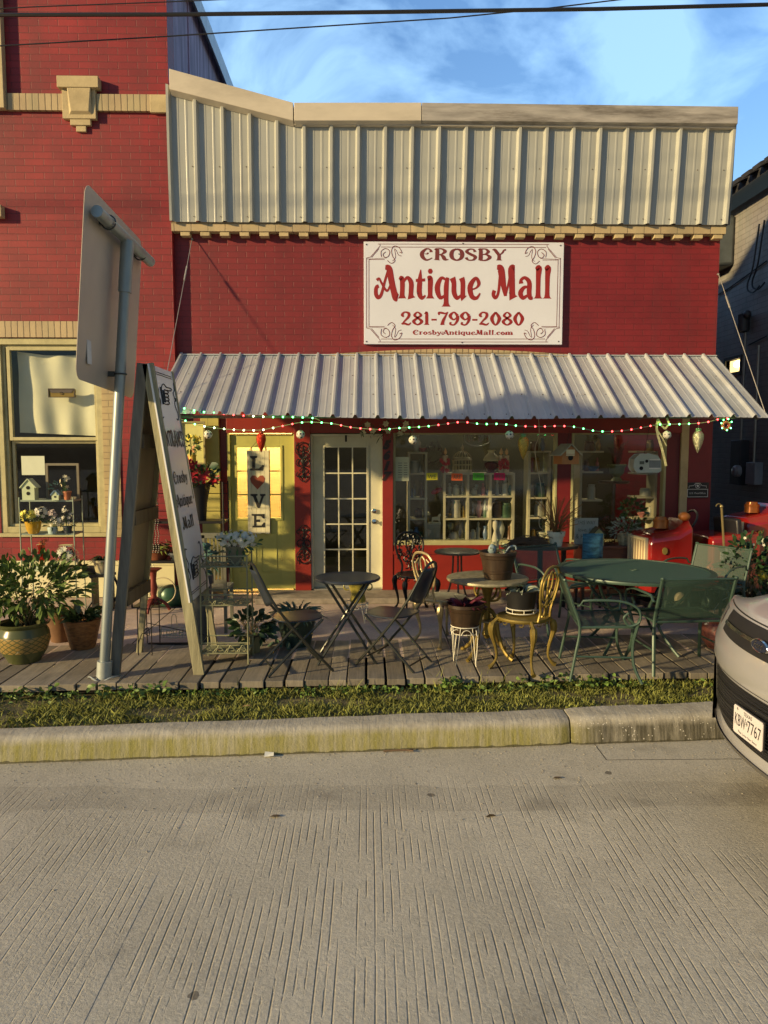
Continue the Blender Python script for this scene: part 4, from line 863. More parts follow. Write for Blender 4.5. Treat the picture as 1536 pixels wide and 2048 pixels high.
# ---- overhead power lines (in front of the facades)
def overhead(pl, Y, r, label, nm='power_line'):
    P = [W(*p, Y) for p in pl]; d0 = (P[0] - P[1]).normalized(); d1 = (P[-1] - P[-2]).normalized()
    mb = MB(); mb.tube([P[0] + d0 * 12] + P + [P[-1] + d1 * 12], r, 6); one(nm, label, 'wire', mb, M_CAB, 'overhead lines')
overhead([(-40, 30), (350, 29), (768, 24), (1200, 18), (1580, 8)], -2.0, .017, 'thick black line right across the sky near the top')
overhead([(-40, 94), (330, 73), (900, 36), (1100, 16), (1300, -8)], -1.8, .006, 'thin line rising from left to right below the thick one')
overhead([(-40, 20), (60, 14), (330, 4), (560, -6)], -1.8, .005, 'thinnest line crossing the corner of the brick building')
# ================================================================== SIGNS
SB = T('store_sign', 'big white sign with red lettering high on the red brick wall', 'sign', tuple(W(926, 688, -.05)))
ys = -.055
c4 = [W(*p, ys) for p in ((728, 688), (1124, 688), (1127, 485), (727, 484))]
sx0, sx1, sz0, sz1 = c4[0].x, c4[1].x, c4[0].z, c4[2].z
mb = MB(); mb.bb(sx0, sx1, ys, -.004, sz0, sz1); mb.build('panel', M('sign_white', (.66, .68, .76), .35, var=.05, scale=1.2, dirt=.08), SB, smooth=False, world=True, bevel=.003)
M_SR = M('sign_red', (.27, .016, .014), .5, var=.08); M_SD = M('sign_maroon', (.16, .03, .03), .5, var=.08)
mb = MB(); UX, UZ = (1, 0, 0), (0, 0, 1); yt = ys - .0012
def sp(px, py): p = W(px, py, yt); return p
def szh(a, b_): return abs(bz(926, a, yt) - bz(926, b_, yt))
def wln(mb, s, cx, ybase, ytop, x0, x1): nouveau(mb, s, sp(cx, ybase), UX, UZ, szh(ybase, ytop), sp(x1, ybase).x - sp(x0, ybase).x)
wln(mb, 'CROSBY', 927, 520.5, 498, 841, 1014); mb.build('lettering', M_SD, SB, smooth=False, world=True)
mb = MB(); wln(mb, 'Antique', 857, 597, 535, 750, 962); wln(mb, 'Mall', 1045, 597, 535, 986, 1105); mb.build('lettering', M_SR, SB, smooth=False, world=True)
mb = MB(); wln(mb, '281-799-2080', 926, 650, 624, 802, 1050); wln(mb, 'CrosbyAntiqueMall.com', 926, 669.5, 660.5, 826, 1026); mb.build('lettering', M_SR, SB, smooth=False, world=True)
mb = MB()
def L2(pts, w=.006, k=0):
    P = [sp(*p) for p in pts]
    for a, c in zip(P, P[1:]): mb.beam(a + V((0, -.0004 * k, 0)), c + V((0, -.0004 * k, 0)), .001, w, V((0, 1, 0))) if False else mb.beam(a, c, w, .0016, V((0, 1, 0)))
for o_ in (0, 6):
    L2([(756 + o_, 488 + o_), (1098 - o_, 489 + o_)]); L2([(756 + o_, 684 - o_), (1096 - o_, 684 - o_)])
    L2([(733 + o_ * .8, 516 + o_ * .5), (733 + o_ * .8, 655 - o_ * .5)]); L2([(1121 - o_ * .8, 516 + o_ * .5), (1118 - o_ * .8, 655 - o_ * .5)])
for sx_, sy_, cx_, cy_ in ((1, 1, 733, 488), (-1, 1, 1121, 489), (1, -1, 733, 684), (-1, -1, 1119, 684)):
    f_ = lambda u, v: (cx_ + sx_ * u, cy_ + sy_ * v)
    L2([f_(0, 28), f_(8, 26), f_(27, 4), f_(27, 0)]); L2([f_(5, 31), f_(36, 31)]); L2([f_(10, 27), f_(25, 9)]);
    L2([f_(0, 28), f_(0, 30), f_(40, 28)], .004)
    mb.tube([sp(*p) for p in spline([V((*f_(*p), 0)) for p in ((30, 10), (44, 8), (48, 18), (40, 26), (33, 26), (28, 18), (33, 12), (40, 14), (36, 20))], 3)] if False else [W(p.x, p.y, yt) for p in spline([V((*f_(*p), 0)) for p in ((30, 26), (29, 15), (38, 9), (46, 14), (44, 24), (37, 27), (33, 21), (38, 16))], 4)], .004, 4)
    mb.tube([W(p.x, p.y, yt) for p in spline([V((*f_(*p), 0)) for p in ((42, 33), (50, 39), (57, 33), (52, 24), (50, 12), (56, 4), (66, 8), (71, 18), (66, 16))], 4)], .004, 4)
    mb.tube([W(p.x, p.y, yt) for p in spline([V((*f_(*p), 0)) for p in ((52, 34), (58, 26), (56, 10), (60, 14), (64, 22), (70, 24))], 4)], .003, 4)
mb.build('border', M_SD, SB, smooth=False, world=True)
mb = MB()
for p in ((733, 489), (1121, 491), (733, 683), (1117, 683), (926, 487), (924, 685), (918, 508), (835, 586), (1019, 586)): mb.lathe([(0, 0), (.009, .0), (.006, .006), (0, .007)], sp(*p), 8, tilt=Matrix.Rotation(R(90), 3, 'X'))
mb.build('screws', M('screw_dark', (.12, .1, .1), .4, .6), SB, world=True)
# LOVE board on the yellow door
LV = T('love_sign', 'tall cream plank sign reading LOVE with a heart, on the yellow door', 'sign', tuple(W(517, 1068, -.02)))
yl = -.02; p0, p1 = W(496, 1067, yl), W(538, 900, yl); nb = 5; mb = MB()
for i in range(nb):
    w_ = (p1.x - p0.x) / nb; mb.bb(p0.x + i * w_ + .001, p0.x + (i + 1) * w_ - .001, yl, yl + .016, p0.z + rnd.uniform(-.006, .006), p1.z + rnd.uniform(-.006, .006))
mb.build('planks', M('cream_planks', (.70, .66, .44), .7, var=.12, scale=5, stretch=(6, 6, .7), dirt=.3), LV, smooth=False, world=True, bevel=.002)
mb = MB(); mb.bb(p0.x + .004, p1.x + .006, yl + .016, yl + .03, p0.z + .005, p1.z - .005); mb.build('backing', M('sign_black'), LV, smooth=False, world=True)
mb = MB(); yq = yl - .003
def lp(pl):
    mb.prism([(W(x_, y_, yq).x, W(x_, y_, yq).z) for x_, y_ in pl], yq, yq + .002)
lp([(500, 912), (514, 912), (514, 915), (510, 917), (510, 937), (518, 937), (525, 930), (528, 931), (526, 941), (500, 941), (500, 938), (504, 936), (504, 917), (500, 915)])
lp([(501, 988), (515, 988), (515, 991), (512, 992), (518, 1007), (523, 993), (520, 991), (520, 988), (531, 988), (531, 991), (528, 992), (519, 1016), (515, 1016), (506, 993), (501, 991)])
lp([(503, 1028), (529, 1028), (529, 1037), (526, 1037), (522, 1032), (512, 1032), (512, 1039), (520, 1039), (520, 1044), (512, 1044), (512, 1051), (523, 1051), (527, 1045), (530, 1045), (530, 1055), (505, 1055), (505, 1052), (508, 1051), (508, 1032), (503, 1031)])
mb.build('lettering', M('sign_black'), LV, smooth=False, world=True)
mb = MB(); hp = [(515, 979), (502, 965), (500, 957), (504, 951), (510, 951), (515, 956), (520, 951), (526, 951), (530, 957), (528, 965)]
lp(hp); mb.build('heart', M('heart_brown', (.30, .07, .03), .6), LV, smooth=False, world=True)
mb = MB(); mb.tube([(p0.x + .03, yl + .02, p1.z), ((p0.x + p1.x) / 2, yl + .02, p1.z + .12), (p1.x - .03, yl + .02, p1.z)], .003, 4); mb.build('hanger', M_CAB, LV, world=True)
# house number and scroll ironwork on the red posts
HN = MB(); yy = -.045
for i, ch in enumerate('5617'):
    text_on(HN, ch, W(774, 897 + i * 21, yy), (1, 0, 0), (0, 0, 1), .095, bold=.012, shear=.35)
HN2 = MB()
for v_ in range(1): HN2.add([(a, b_ - .002, c) for a, b_, c in HN.v], HN.f)
one('house_number', 'black slanted house number 5617 on the red post right of the white door', 'house number', HN2, M('number_black', (.03, .012, .012), .5), smooth=False)
def ironwork(zc, flip, label):
    mb = MB(); cx_ = X(606.5, 1000, -.07); s_ = -1 if flip else 1
    def cv(pts, r=.007, k=6):
        for mxx in (1, -1): mb.tube(spline([(cx_ + mxx * a, -.066, zc + s_ * c) for a, c in pts], k), r, 5)
    cv([(.0, .24), (.07, .20), (.085, .12), (.03, .06), (-.02, .0), (.04, -.06), (.085, -.02), (.06, .03), (.035, .0)])
    cv([(.085, .24), (.08, .17), (.05, .13), (.02, .16), (.05, .18)], .006); cv([(0, .02), (.05, .07), (.02, .12), (0, .1)], .006)
    cv([(.0, -.07), (.04, -.11), (.0, -.15), (.05, -.19), (.085, -.16), (.06, -.13)], .006); cv([(0, -.16), (.045, -.2), (.0, -.25)], .006)
    cv([(.09, -.17), (.05, -.18), (.0, -.17)], .005)
    mb.ball((cx_, -.066, zc + s_ * .0), (.02, .008, .03)); mb.ball((cx_, -.066, zc - s_ * .18), (.022, .01, .022)); mb.bb(cx_ - .006, cx_ + .006, -.062, -.052, zc - .2, zc + .2)
    one('iron_scroll', label, 'ironwork', mb, M('black_iron'), 'scroll ironwork on the red post')
ironwork(bz(606, 923), False, 'black scroll ironwork high on the red post between the doors'); ironwork(bz(606, 1088), True, 'black scroll ironwork low on the red post between the doors')
# post office plaque
PQ = T('plaque', 'black plaque with star reading U.S. PostOffice on the right pillar', 'plaque', tuple(W(1395, 997, -.02)))
a, c = W(1372, 996, -.02), W(1418, 965, -.02)
mb = MB(); mb.bb(a.x, c.x, -.022, -.001, a.z, c.z); mb.build('plate', M('plaque_black', (.012, .012, .014), .35), PQ, smooth=False, world=True, bevel=.003)
mb = MB(); zc = W(1395, 986.5, -.02).z; cxp = (a.x + c.x) / 2; hw = (c.x - a.x) / 2 - .012
frame(mb, cxp - hw, cxp + hw, a.z + .012, a.z + .112, .005, -.026, -.022)
text_on(mb, 'U.S. PostOffice', (cxp, -.0245, a.z + .05), UX, UZ, .022, width=hw * 1.55)
mb.tube([(cxp - hw * .85, -.024, a.z + .125), (cxp - hw * .85, -.024, a.z + .15), (cxp - hw * .4, -.024, a.z + .155), (cxp - .03, -.024, a.z + .185), (cxp + .03, -.024, a.z + .185), (cxp + hw * .4, -.024, a.z + .155), (cxp + hw * .85, -.024, a.z + .15), (cxp + hw * .85, -.024, a.z + .125)], .003, 4)
mb.tube(arc((cxp, -.024, a.z + .152), .03, 0, 345, 20), .003, 4); st5 = []
for k in range(10): r_s = .022 if k % 2 == 0 else .009; st5.append((cxp + r_s * math.sin(k * math.pi / 5), a.z + .152 + r_s * math.cos(k * math.pi / 5)))
mb.prism(st5, -.0255, -.022); mb.build('lettering', M('plaque_white', (.7, .7, .68), .5), PQ, smooth=False, world=True)
# papers in the shop window
HP = T('opening_hours', 'pale sheet of opening hours on the shop window', 'notice', tuple(W(802, 962, .022)))
a, c = W(787, 962, .022), W(818, 914, .022); mb = MB(); mb.bb(a.x, c.x, .023, .0245, a.z, c.z); mb.build('sheet', M('paper_green', (.52, .56, .40), .8, var=.05), HP, smooth=False, world=True)
mb = MB()
for i in range(7):
    z = c.z - .075 - i * .029
    for j, w_ in ((.43, .05), (.78, .045)): mb.bb(a.x + (c.x - a.x) * j - w_ / 2, a.x + (c.x - a.x) * j + w_ / 2, .0215, .0225, z - .004, z + .004)
mb.build('print', M('print_grey', (.12, .13, .1), .8), HP, smooth=False, world=True)
for px_, py_, tx, nm, cc in ((864, 953, 'WE', 'yellow', (.75, .70, .05)), (914, 954, 'ARE', 'orange', (.85, .16, .05)), (957, 953, 'OPEN', 'green', (.10, .55, .05)), (999, 953, 'YES', 'pink', (.65, .03, .14))):
    p = W(px_, py_, .02); e = T('paper_card', f'{nm} hand-lettered paper card reading {tx} taped to the shop window', 'card', tuple(p), group='coloured cards across the shop window')
    mb = MB(); mb.box((p.x, .0235, p.z), (.138, .001, .088), ry=R(rnd.uniform(-2, 2))); mb.build('card', M('card_' + nm, cc, .8, var=.05), e, smooth=False, world=True)
    mb = MB(); text_on(mb, tx, (p.x, .0215, p.z - .026), UX, UZ, .05, width=.10, shear=.1); mb.build('lettering', M('print_grey'), e, smooth=False, world=True)
# unlit neon OPEN behind the glass
NE = T('neon_sign', 'unlit grey tube OPEN sign hung inside the shop window', 'neon sign', tuple(W(955, 878, .12)))
mb = MB(); c = W(955, 876, .12); mb.tube(arc(c, .17, 0, 345, 36, r2=.10), .007, 5); mb.build('ring', M('neon_tube', (.22, .20, .15), .3), NE, world=True)
mb = MB()
for i, ch in enumerate('OPEN'):
    x = c.x - .105 + i * .07; z = c.z
    S = {'O': [arc((x, .12, z), .024, 0, 350, 14, r2=.042)], 'P': [[(x - .02, .12, z - .04), (x - .02, .12, z + .04), (x + .015, .12, z + .035), (x + .015, .12, z + .005), (x - .02, .12, z)]],
         'E': [[(x + .02, .12, z + .04), (x - .02, .12, z + .04), (x - .02, .12, z - .04), (x + .02, .12, z - .04)], [(x - .02, .12, z), (x + .012, .12, z)]],
         'N': [[(x - .02, .12, z - .04), (x - .02, .12, z + .04), (x + .02, .12, z - .04), (x + .02, .12, z + .04)]]}[ch]
    for s_ in S: mb.tube(s_, .006, 5)
mb.build('letters', M('neon_red', (.16, .07, .05), .3), NE, world=True)
mb = MB(); mb.tube([c + V((-.1, 0, .1)), c + V((-.1, 0, .4))], .002, 4); mb.tube([c + V((.1, 0, .1)), c + V((.1, 0, .4))], .002, 4); mb.build('chains', M_CAB, NE, world=True)

# ================================================================== STREET SIGN seen from behind
Yp0 = -3.36
base, top = W(207, 1368, Yp0), W(254, 500, Yp0); top = V((top.x, top.y, top.z))
SP = T('sign_post', 'leaning grey steel post carrying a big traffic sign seen from behind', 'street sign', tuple(base))
M_POST = M('galvanised_post', (.30, .34, .34), .42, .55, var=.2, scale=5, stretch=(1, 1, .3), dirt=.2)
mb = MB(); ax = (top - base).normalized(); mb.cyl(base, top, .040, 16); mb.build('pole', M_POST, SP, world=True)
mb = MB(); mb.cyl(top - ax * .02 - ax * .30, top + ax * .07, .05, 16); mb.build('collar', M_POST, SP, world=True)
tn, tf = V((top.x - .025, Yp0 - .56, top.z + .12)), V((top.x + .0, Yp0 + .62, top.z + .06))
mb = MB(); mb.cyl(tn, tf, .042, 16); mb.build('crossbar', M_POST, SP, world=True)
xp = top.x - .095
for yv in (Yp0 - .34, Yp0 + .40):
    mb = MB(); zc = tn.z + (tf.z - tn.z) * (yv - tn.y) / (tf.y - tn.y); mb.tube(arc((top.x - .02, yv, zc), .05, 0, 350, 16, 'xz'), .006, 5); mb.bb(xp, top.x - .04, yv - .02, yv + .02, zc - .02, zc + .02); mb.build('clamp', M('clamp_dark', (.07, .08, .08), .5, .6), SP, world=True)
zt0, zt1 = 2.30, 3.62
mb = MB(); tl_ = .0; hh = .64; rr = .09; pl = []
for cy_, cz_, a0 in ((Yp0 + hh - rr, zt1 - rr, 0), (Yp0 - hh + rr, zt1 - rr, 90), (Yp0 - hh + rr, zt0 + rr, 180), (Yp0 + hh - rr, zt0 + rr, 270)):
    for k in range(7): a = R(a0 + 15 * k); pl.append((cy_ + rr * math.cos(a), cz_ + rr * math.sin(a)))
lean = (top.x - base.x) / (top.z - base.z)
mb.prism(pl, xp - .004, xp, ax='x'); mb.v = [(x_ + (z_ - 3.3) * lean, y_, z_ + (y_ - Yp0) * -.05) for x_, y_, z_ in mb.v]
mb.build('sign_plate', M('aluminium_back', (.50, .44, .36), .5, .35, var=.12, scale=1.3, stretch=(1, 1, .5), dirt=.2), SP, smooth=False, world=True, label='bare grey aluminium back of the sign')
mb = MB(); mb.bb(xp + .0 + (2.55 - 3.3) * lean, xp + .004 + (2.55 - 3.3) * lean, Yp0 - .47, Yp0 - .39, 2.45, 2.65); mb.build('sticker', M('sticker', (.6, .6, .56), .5), SP, smooth=False, world=True)
pm = base + (top - base) * ((2.42 - base.z) / (top.z - base.z))
mb = MB(); mb.tube(arc(pm, .046, 0, 350, 14, 'xy'), .007, 5); mb.bb(pm.x - .1, pm.x - .04, pm.y - .02, pm.y + .02, pm.z - .02, pm.z + .02); mb.build('clamp', M('clamp_dark'), SP, world=True)
mb = MB(); mb.cyl(base + ax * .02, base + ax * .19, .058, 16); mb.lathe([(.04, 0), (.075, .0), (.08, .02), (.05, .05)], base + V((0, 0, -.06)), 12)
mb.cyl(base + V((0, 0, -.25)), base + ax * .03, .045, 14); mb.build('base_sleeve', M('sleeve_grey', (.42, .46, .44), .5, .4, dirt=.3), SP, world=True)
mb = MB()
for k in range(4): mb.tube(spline([base + V((.09 * math.cos(a) * (1 + .3 * (k % 2)), .08 * math.sin(a), .0 + .02 * k + .02 * math.sin(3 * a + k))) for a in [j * math.pi / 4 for j in range(8)]], 3, True), .006, 5, closed=True)
mb.build('wire_wrap', M('sleeve_grey'), SP, world=True)

# ================================================================== A-FRAME SIGN
Yn, Yf = -3.28, -2.62
rn = V((W(291, 727, Yn).x, Yn, W(291, 727, Yn).z)); H_ = rn.z
xr0 = G(397, 1352, 0).x; xl0 = G(232, 1348, 0).x
AF = T('a_frame_sign', 'tall wooden A-frame sign with white lettered face beside the post', 'sandwich board', (rn.x, (Yn + Yf) / 2, 0))
M_LUM = M('weathered_lumber', (.30, .28, .17), .8, var=.35, scale=3, bump=.4, bscale=20, stretch=(8, 8, .8), dirt=.35)
M_LUMD = M('dark_lumber', (.10, .085, .06), .8, var=.35, scale=3, stretch=(5, 5, .8))
def onleg(xf, z, y): return V((xf + (rn.x - xf) * z / H_, y, z))
for (xf, nm) in ((xr0, 0), (xl0, 1)):
    for yv in (Yn, Yf):
        s_ = .02 if nm == 0 else -.02
        mb = MB(); mb.beam(onleg(xf, 0, yv), onleg(xf, H_, yv) + V((s_, 0, 0)), .085 if yv == Yn else .05, .04, V((0, 1, 0))); mb.build('leg', M_LUM if nm == 0 or yv == Yf else M('grey_lumber', (.17, .16, .13), .8, var=.35, scale=3, stretch=(8, 8, .8)), AF, smooth=False, world=True, bevel=.003)
for z in (.62, 1.28, 1.9):
    mb = MB(); mb.beam(onleg(xl0, z, Yn + .02) + V((.02, 0, 0)), onleg(xl0, z, Yf) + V((.02, 0, 0)), .04, .11); mb.build('crossbar', M_LUMD, AF, smooth=False, world=True)
mb = MB(); a, c = onleg(xl0, .62, Yn), onleg(xl0, H_ - .02, Yn); off = V((-.03, 0, 0)); mb.sheet([a + off, V((a.x, Yf, a.z)) + off, V((c.x, Yf, c.z)) + off, c + off], .012)
mb.build('back_panel', M('plywood', (.24, .21, .15), .75, var=.2, scale=2, stretch=(1, 1, .4)), AF, smooth=False, world=True)
pz0, pz1 = .60, H_ - .01
a, c = onleg(xr0, pz0, Yn - .04), onleg(xr0, pz1, Yn - .04); off = V((.052, 0, .01)); up = (c - a).normalized(); far = V((0, 1, 0)); nrm = up.cross(far); nrm = nrm if nrm.x > 0 else -nrm
wd = Yf - Yn + .08; o0 = a + nrm * .03; hgt_ = (c - a).length
mb = MB(); mb.sheet([o0, o0 + far * wd, o0 + far * wd + up * hgt_, o0 + up * hgt_], .012); mb.build('face_panel', M('face_white', (.78, .78, .77), .22, var=.06, scale=1.5, spec=.6, dirt=.1), AF, smooth=False, world=True)
o1 = o0 + nrm * .0075; e3 = nrm * .0004
def fp(u, v): return o1 + far * (wd * u) + up * (hgt_ * v)
mb = MB()
nouveau(mb, 'Crosby', fp(.5, .50), far, up, .095, wd * .62, e3); nouveau(mb, 'Antique', fp(.5, .40), far, up, .095, wd * .72, e3); nouveau(mb, 'Mall', fp(.5, .30), far, up, .095, wd * .52, e3)
nouveau(mb, 'ENTRANCE', fp(.5, .66), far, up, .13, wd * .84, e3)
mb.build('lettering', M('sign_black'), AF, smooth=False, world=True)
mb = MB()
for v in (.975, .966, .035, .026): mb.tube([fp(.14 if v > .5 else .12, v), fp(.86, v)], .0035, 4)
for v in (.0, 1.0):
    for u in (.04, .96): pass
mb.tube([fp(.035, .1), fp(.035, .95)], .003, 4)
for vs_, dv in ((.95, -1), (.05, 1)):
    for u0, du in ((.1, 1), (.9, -1)):
        q_ = [(0, .0), (.02, .035), (.09, .05), (.04, .085), (.02, .07), (.10, .10), (.03, .14), (.06, .17), (.12, .165)]
        mb.tube([p + nrm * .001 for p in spline([fp(u0 + du * a_, vs_ + dv * b_) for a_, b_ in q_], 5)], .004, 4)
def hand(v0, s=1):
    C_ = lambda u, v: fp(.46 + u * .9 * s, v0 + v * .35)
    mb.tube([p + nrm * .001 for p in spline([C_(-.16, -.12), C_(-.16, .06), C_(-.02, .13), C_(.1, .10), C_(.3, .10), C_(.3, .07), C_(.08, .06)], 4)], .005, 4)
    for k in range(4): mb.tube([p + nrm * .0012 for p in spline([C_(-.02, .06 - .045 * k), C_(.12 - .01 * k, .055 - .045 * k), C_(.13 - .01 * k, .025 - .045 * k), C_(.02, .02 - .045 * k)], 3)], .005, 4)
    for k in range(5): mb.tube([C_(-.13 + .02 * k, -.1), C_(-.11 + .02 * k, .05)], .0045, 4)
    mb.tube([C_(-.2, -.13), C_(-.2, .08)], .008, 4); mb.tube([C_(-.16, -.12), C_(.06, -.12)], .005, 4)
hand(.885); hand(.125)
mb.build('scrollwork', M('sign_black'), AF, smooth=False, world=True)

# ================================================================== FURNITURE
M_BLK = M('black_enamel', (.035, .045, .065), .28, .25, var=.12, spec=.6)
M_BLT = M('dark_steel_tube', (.05, .055, .05), .30, .6, var=.15)
def bistro_chair(label, loc, rz):
    t = T('folding_chair', label, 'chair', loc, rz, 'folding bistro chairs'); r = .0115
    mb = MB(); pts = [(-.30, -.17, .80)]
    for s in (-1, 1):
        pass
    loop = [(.30, -.20, .0), (.06, -.20, .27), (-.10, -.20, .47), (-.20, -.19, .62), (-.285, -.15, .80), (-.315, -.08, .88), (-.322, 0, .90), (-.315, .08, .88), (-.285, .15, .80), (-.20, .19, .62), (-.10, .20, .47), (.06, .20, .27), (.30, .20, .0)]
    mb.tube(spline(loop, 4), r, 7, flat=1.0); mb.build('back_frame', M_BLT, t)
    for s in (-1, 1):
        mb = MB(); mb.tube([(-.24, s * .175, 0), (.02, s * .175, .25), (.21, s * .175, .425), (.22, s * .175, .44)], r, 7); mb.build('leg', M_BLT, t)
    mb = MB(); mb.cyl((.19, -.2, .09), (.19, .2, .09), .008, 6); mb.build('stretcher', M_BLT, t)
    mb = MB(); mb.cyl((-.19, -.175, .045), (-.19, .175, .045), .008, 6); mb.build('stretcher', M_BLT, t)
    mb = MB(); n = 32; out = []
    for i in range(n):
        a = 2 * math.pi * i / n; cx_ = math.copysign(abs(math.cos(a)) ** .55, math.cos(a)); sy_ = math.copysign(abs(math.sin(a)) ** .55, math.sin(a)); out.append((.04 + .20 * cx_, .19 * sy_))
    mb.prism(out, .435, .447, 'z'); k = len(mb.v)
    mb.v = [(x_, y_, z_ + .012 * ((x_ - .04) / .2) ** 2 - .004) for x_, y_, z_ in mb.v]
    mb.build('seat', M_BLK, t, bevel=.004)
    mb = MB(); vs = []; N1 = 10
    for j in range(9):
        v = j / 8
        for i in range(N1 + 1):
            u = -1 + 2 * i / N1; z = .60 + .26 * v; hw = .165 * (1 - .35 * v ** 3); xb = -.185 - (z - .60) * .48
            vs.append((xb - .03 * (1 - u * u), u * hw, z - .05 * (1 - v) * (1 - u * u)))
    mb.add(vs, [(j * (N1 + 1) + i, j * (N1 + 1) + i + 1, (j + 1) * (N1 + 1) + i + 1, (j + 1) * (N1 + 1) + i) for j in range(8) for i in range(N1)])
    o = mb.build('backrest', M_BLK, t); sdm = o.modifiers.new('s', 'SOLIDIFY'); sdm.thickness = .003
    return t
c = G(590, 1232, .45); bistro_chair('black folding bistro chair left of the small black table', (c.x - .03, c.y, .006), R(20))
c = G(795, 1225, .45); bistro_chair('black folding bistro chair right of the small black table', (c.x, c.y, .006), R(151))
c = G(695, 1156, .72); BT = T('bistro_table', 'small round black folding table between two bistro chairs', 'table', (c.x, c.y + .02, .005))
mb = MB(); mb.lathe([(0, .708), (.272, .708), (.28, .700), (.286, .706), (.286, .718), (.28, .724), (.265, .722), (0, .722)], (0, 0, 0), 44); mb.build('tabletop', M_BLK, BT)
for s, yy_ in ((1, -.2), (-1, -.2), (1, .2), (-1, .2)):
    mb = MB(); mb.tube([(s * .25, yy_ * 1.0 + (.012 if s > 0 else -.012), 0), (-s * .19, yy_ * .72 + (.012 if s > 0 else -.012), .70)], .012, 7); mb.build('leg', M_BLT, BT)
for s in (-1, 1): mb = MB(); mb.cyl((s * .215, -.19, .06), (s * .215, .19, .06), .007, 6); mb.build('stretcher', M_BLT, BT)

def scroll_chair(name, label, loc, rz, mat, grp=None, arms=False, solid=False):
    """cast metal cafe chair, facing +X; solid: dense fretwork oval back"""
    t = T(name, label, 'chair', loc, rz, grp)
    mb = MB(); mb.lathe([(0, .425), (.20, .425), (.215, .415), (.222, .43), (.215, .442), (.19, .436), (0, .432)], (0, 0, 0), 28)
    mb.build('seat', mat, t)
    mb = MB()
    for k in range(16):
        a = 2 * math.pi * k / 16; mb.tube(arc((.195 * math.cos(a), .195 * math.sin(a), .405), .02, 0, 330, 8, 'xz' if k % 2 else 'yz'), .005, 4)
    mb.build('apron', mat, t)
    for (sx_, sy_) in ((1, 1), (1, -1), (-1, 1), (-1, -1)):
        mb = MB(); P = [(.15, .15, .43), (.185, .185, .38), (.19, .19, .30), (.165, .165, .18), (.16, .16, .09), (.185, .185, .03), (.205, .205, .01)]
        mb.tube(spline([(sx_ * a, sy_ * b_, c_) for a, b_, c_ in P], 4), [.016] * 4 + [.030, .032, .033, .030, .026, .022, .018, .016, .015, .013, .012, .011, .011, .011, .012, .014, .016, .018, .019, .020, .021][:21], 8)
        for k in range(5): mb.ball((sx_ * (.196 - .004 * k), sy_ * (.196 - .004 * k), .38 - .035 * k), .014, 6, 4)
        mb.build('leg', mat, t)
    mb = MB(); rk = lambda z: -.19 - (z - .43) * .16
    def q(pts, r=.009, k=5, both=True):
        for s in ((1, -1) if both else (1,)): mb.tube(spline([(rk(z), s * y, z) for y, z in pts], k), r, 6)
    q([(.0, .88), (.10, .86), (.165, .77), (.15, .64), (.10, .52), (.11, .43)], .012)
    q([(.0, .84), (.035, .80), (.035, .70), (0, .62)], .009); q([(.06, .82), (.12, .76), (.11, .66), (.05, .60), (.015, .66), (.05, .72)], .008)
    q([(.05, .56), (.02, .52), (.03, .47), (.06, .47)], .008); q([(.0, .60), (.05, .55), (.09, .58)], .008); mb.tube([(rk(.45), 0, .45), (rk(.62), 0, .62)], .010, 6)
    if solid:
        q_ = random.Random(2)
        for i in range(70):
            y = q_.uniform(-.14, .14); z = q_.uniform(.52, .85)
            if (y / .155) ** 2 + ((z - .69) / .18) ** 2 > 1: continue
            mb.tube([V((rk(z) + .004 * math.sin(i), y, z)) + V((0, math.cos(a) * .022, math.sin(a) * .022)) for a in [j * 1.05 + i for j in range(5)]], .0065, 4)
    mb.build('backrest', mat, t); return t
M_GOLD = M('antique_gold_paint', (.26, .19, .045), .45, .55, var=.25, scale=9, dirt=.35)
M_GCH = M('cream_gold_paint', (.42, .34, .18), .4, .4, var=.25, scale=9, dirt=.3)
M_BCI = M('black_cast_iron', (.012, .014, .016), .32, .5, var=.2)
c = G(1045, 1234, .43); scroll_chair('scroll_chair', 'gold cast metal chair right of the gold table, pot on its seat', (c.x, c.y - .02, .006), R(142), M_GOLD, 'cast metal scroll chairs')
c = G(892, 1196, .43); scroll_chair('scroll_chair', 'pale gold cast metal chair behind the right bistro chair', (c.x - .02, c.y, .006), R(32), M_GCH, 'cast metal scroll chairs')
c = G(826, 1204, 0); scroll_chair('scroll_chair', 'black fretted cast iron chair under the shop window', (c.x, -1.0, .0), R(-75), M_BCI, 'cast metal scroll chairs', solid=True)
c = G(975, 1157, .70); GT = T('gold_table', 'round gold cast metal pedestal table holding a barrel pot', 'table', (c.x, c.y, .005))
mb = MB(); mb.lathe([(0, .69), (.34, .69), (.352, .68), (.36, .69), (.358, .706), (.34, .71), (0, .706)], (0, 0, 0), 48)
mb.build('tabletop', M('gold_table_top', (.33, .30, .19), .42, .35, var=.35, scale=26, dirt=.5), GT)
mb = MB(); mb.lathe([(.02, .16), (.045, .2), (.03, .26), (.028, .5), (.05, .6), (.12, .68), (.13, .69)], (0, 0, 0), 14); mb.build('pedestal', M_GOLD, GT)
for k in range(4):
    a = R(45 + 90 * k); mb = MB(); P = [(.03, .42), (.10, .36), (.12, .24), (.17, .10), (.24, .03), (.28, .012)]
    mb.tube(spline([(r_ * math.cos(a), r_ * math.sin(a), z) for r_, z in P], 4), .017, 7); mb.tube(spline([((.05 + .09 * math.cos(j)) * math.cos(a), (.05 + .09 * math.cos(j)) * math.sin(a), .58 + .08 * math.sin(j)) for j in (4.6, 5.4, 6.2, 7.0, 7.8)], 3), .011, 6)
    mb.build('leg', M_GOLD, GT)
mb = MB(); mb.disc((.04, .05, .32), .17, 24, .012); mb.build('lower_shelf', M('gold_table_top'), GT)
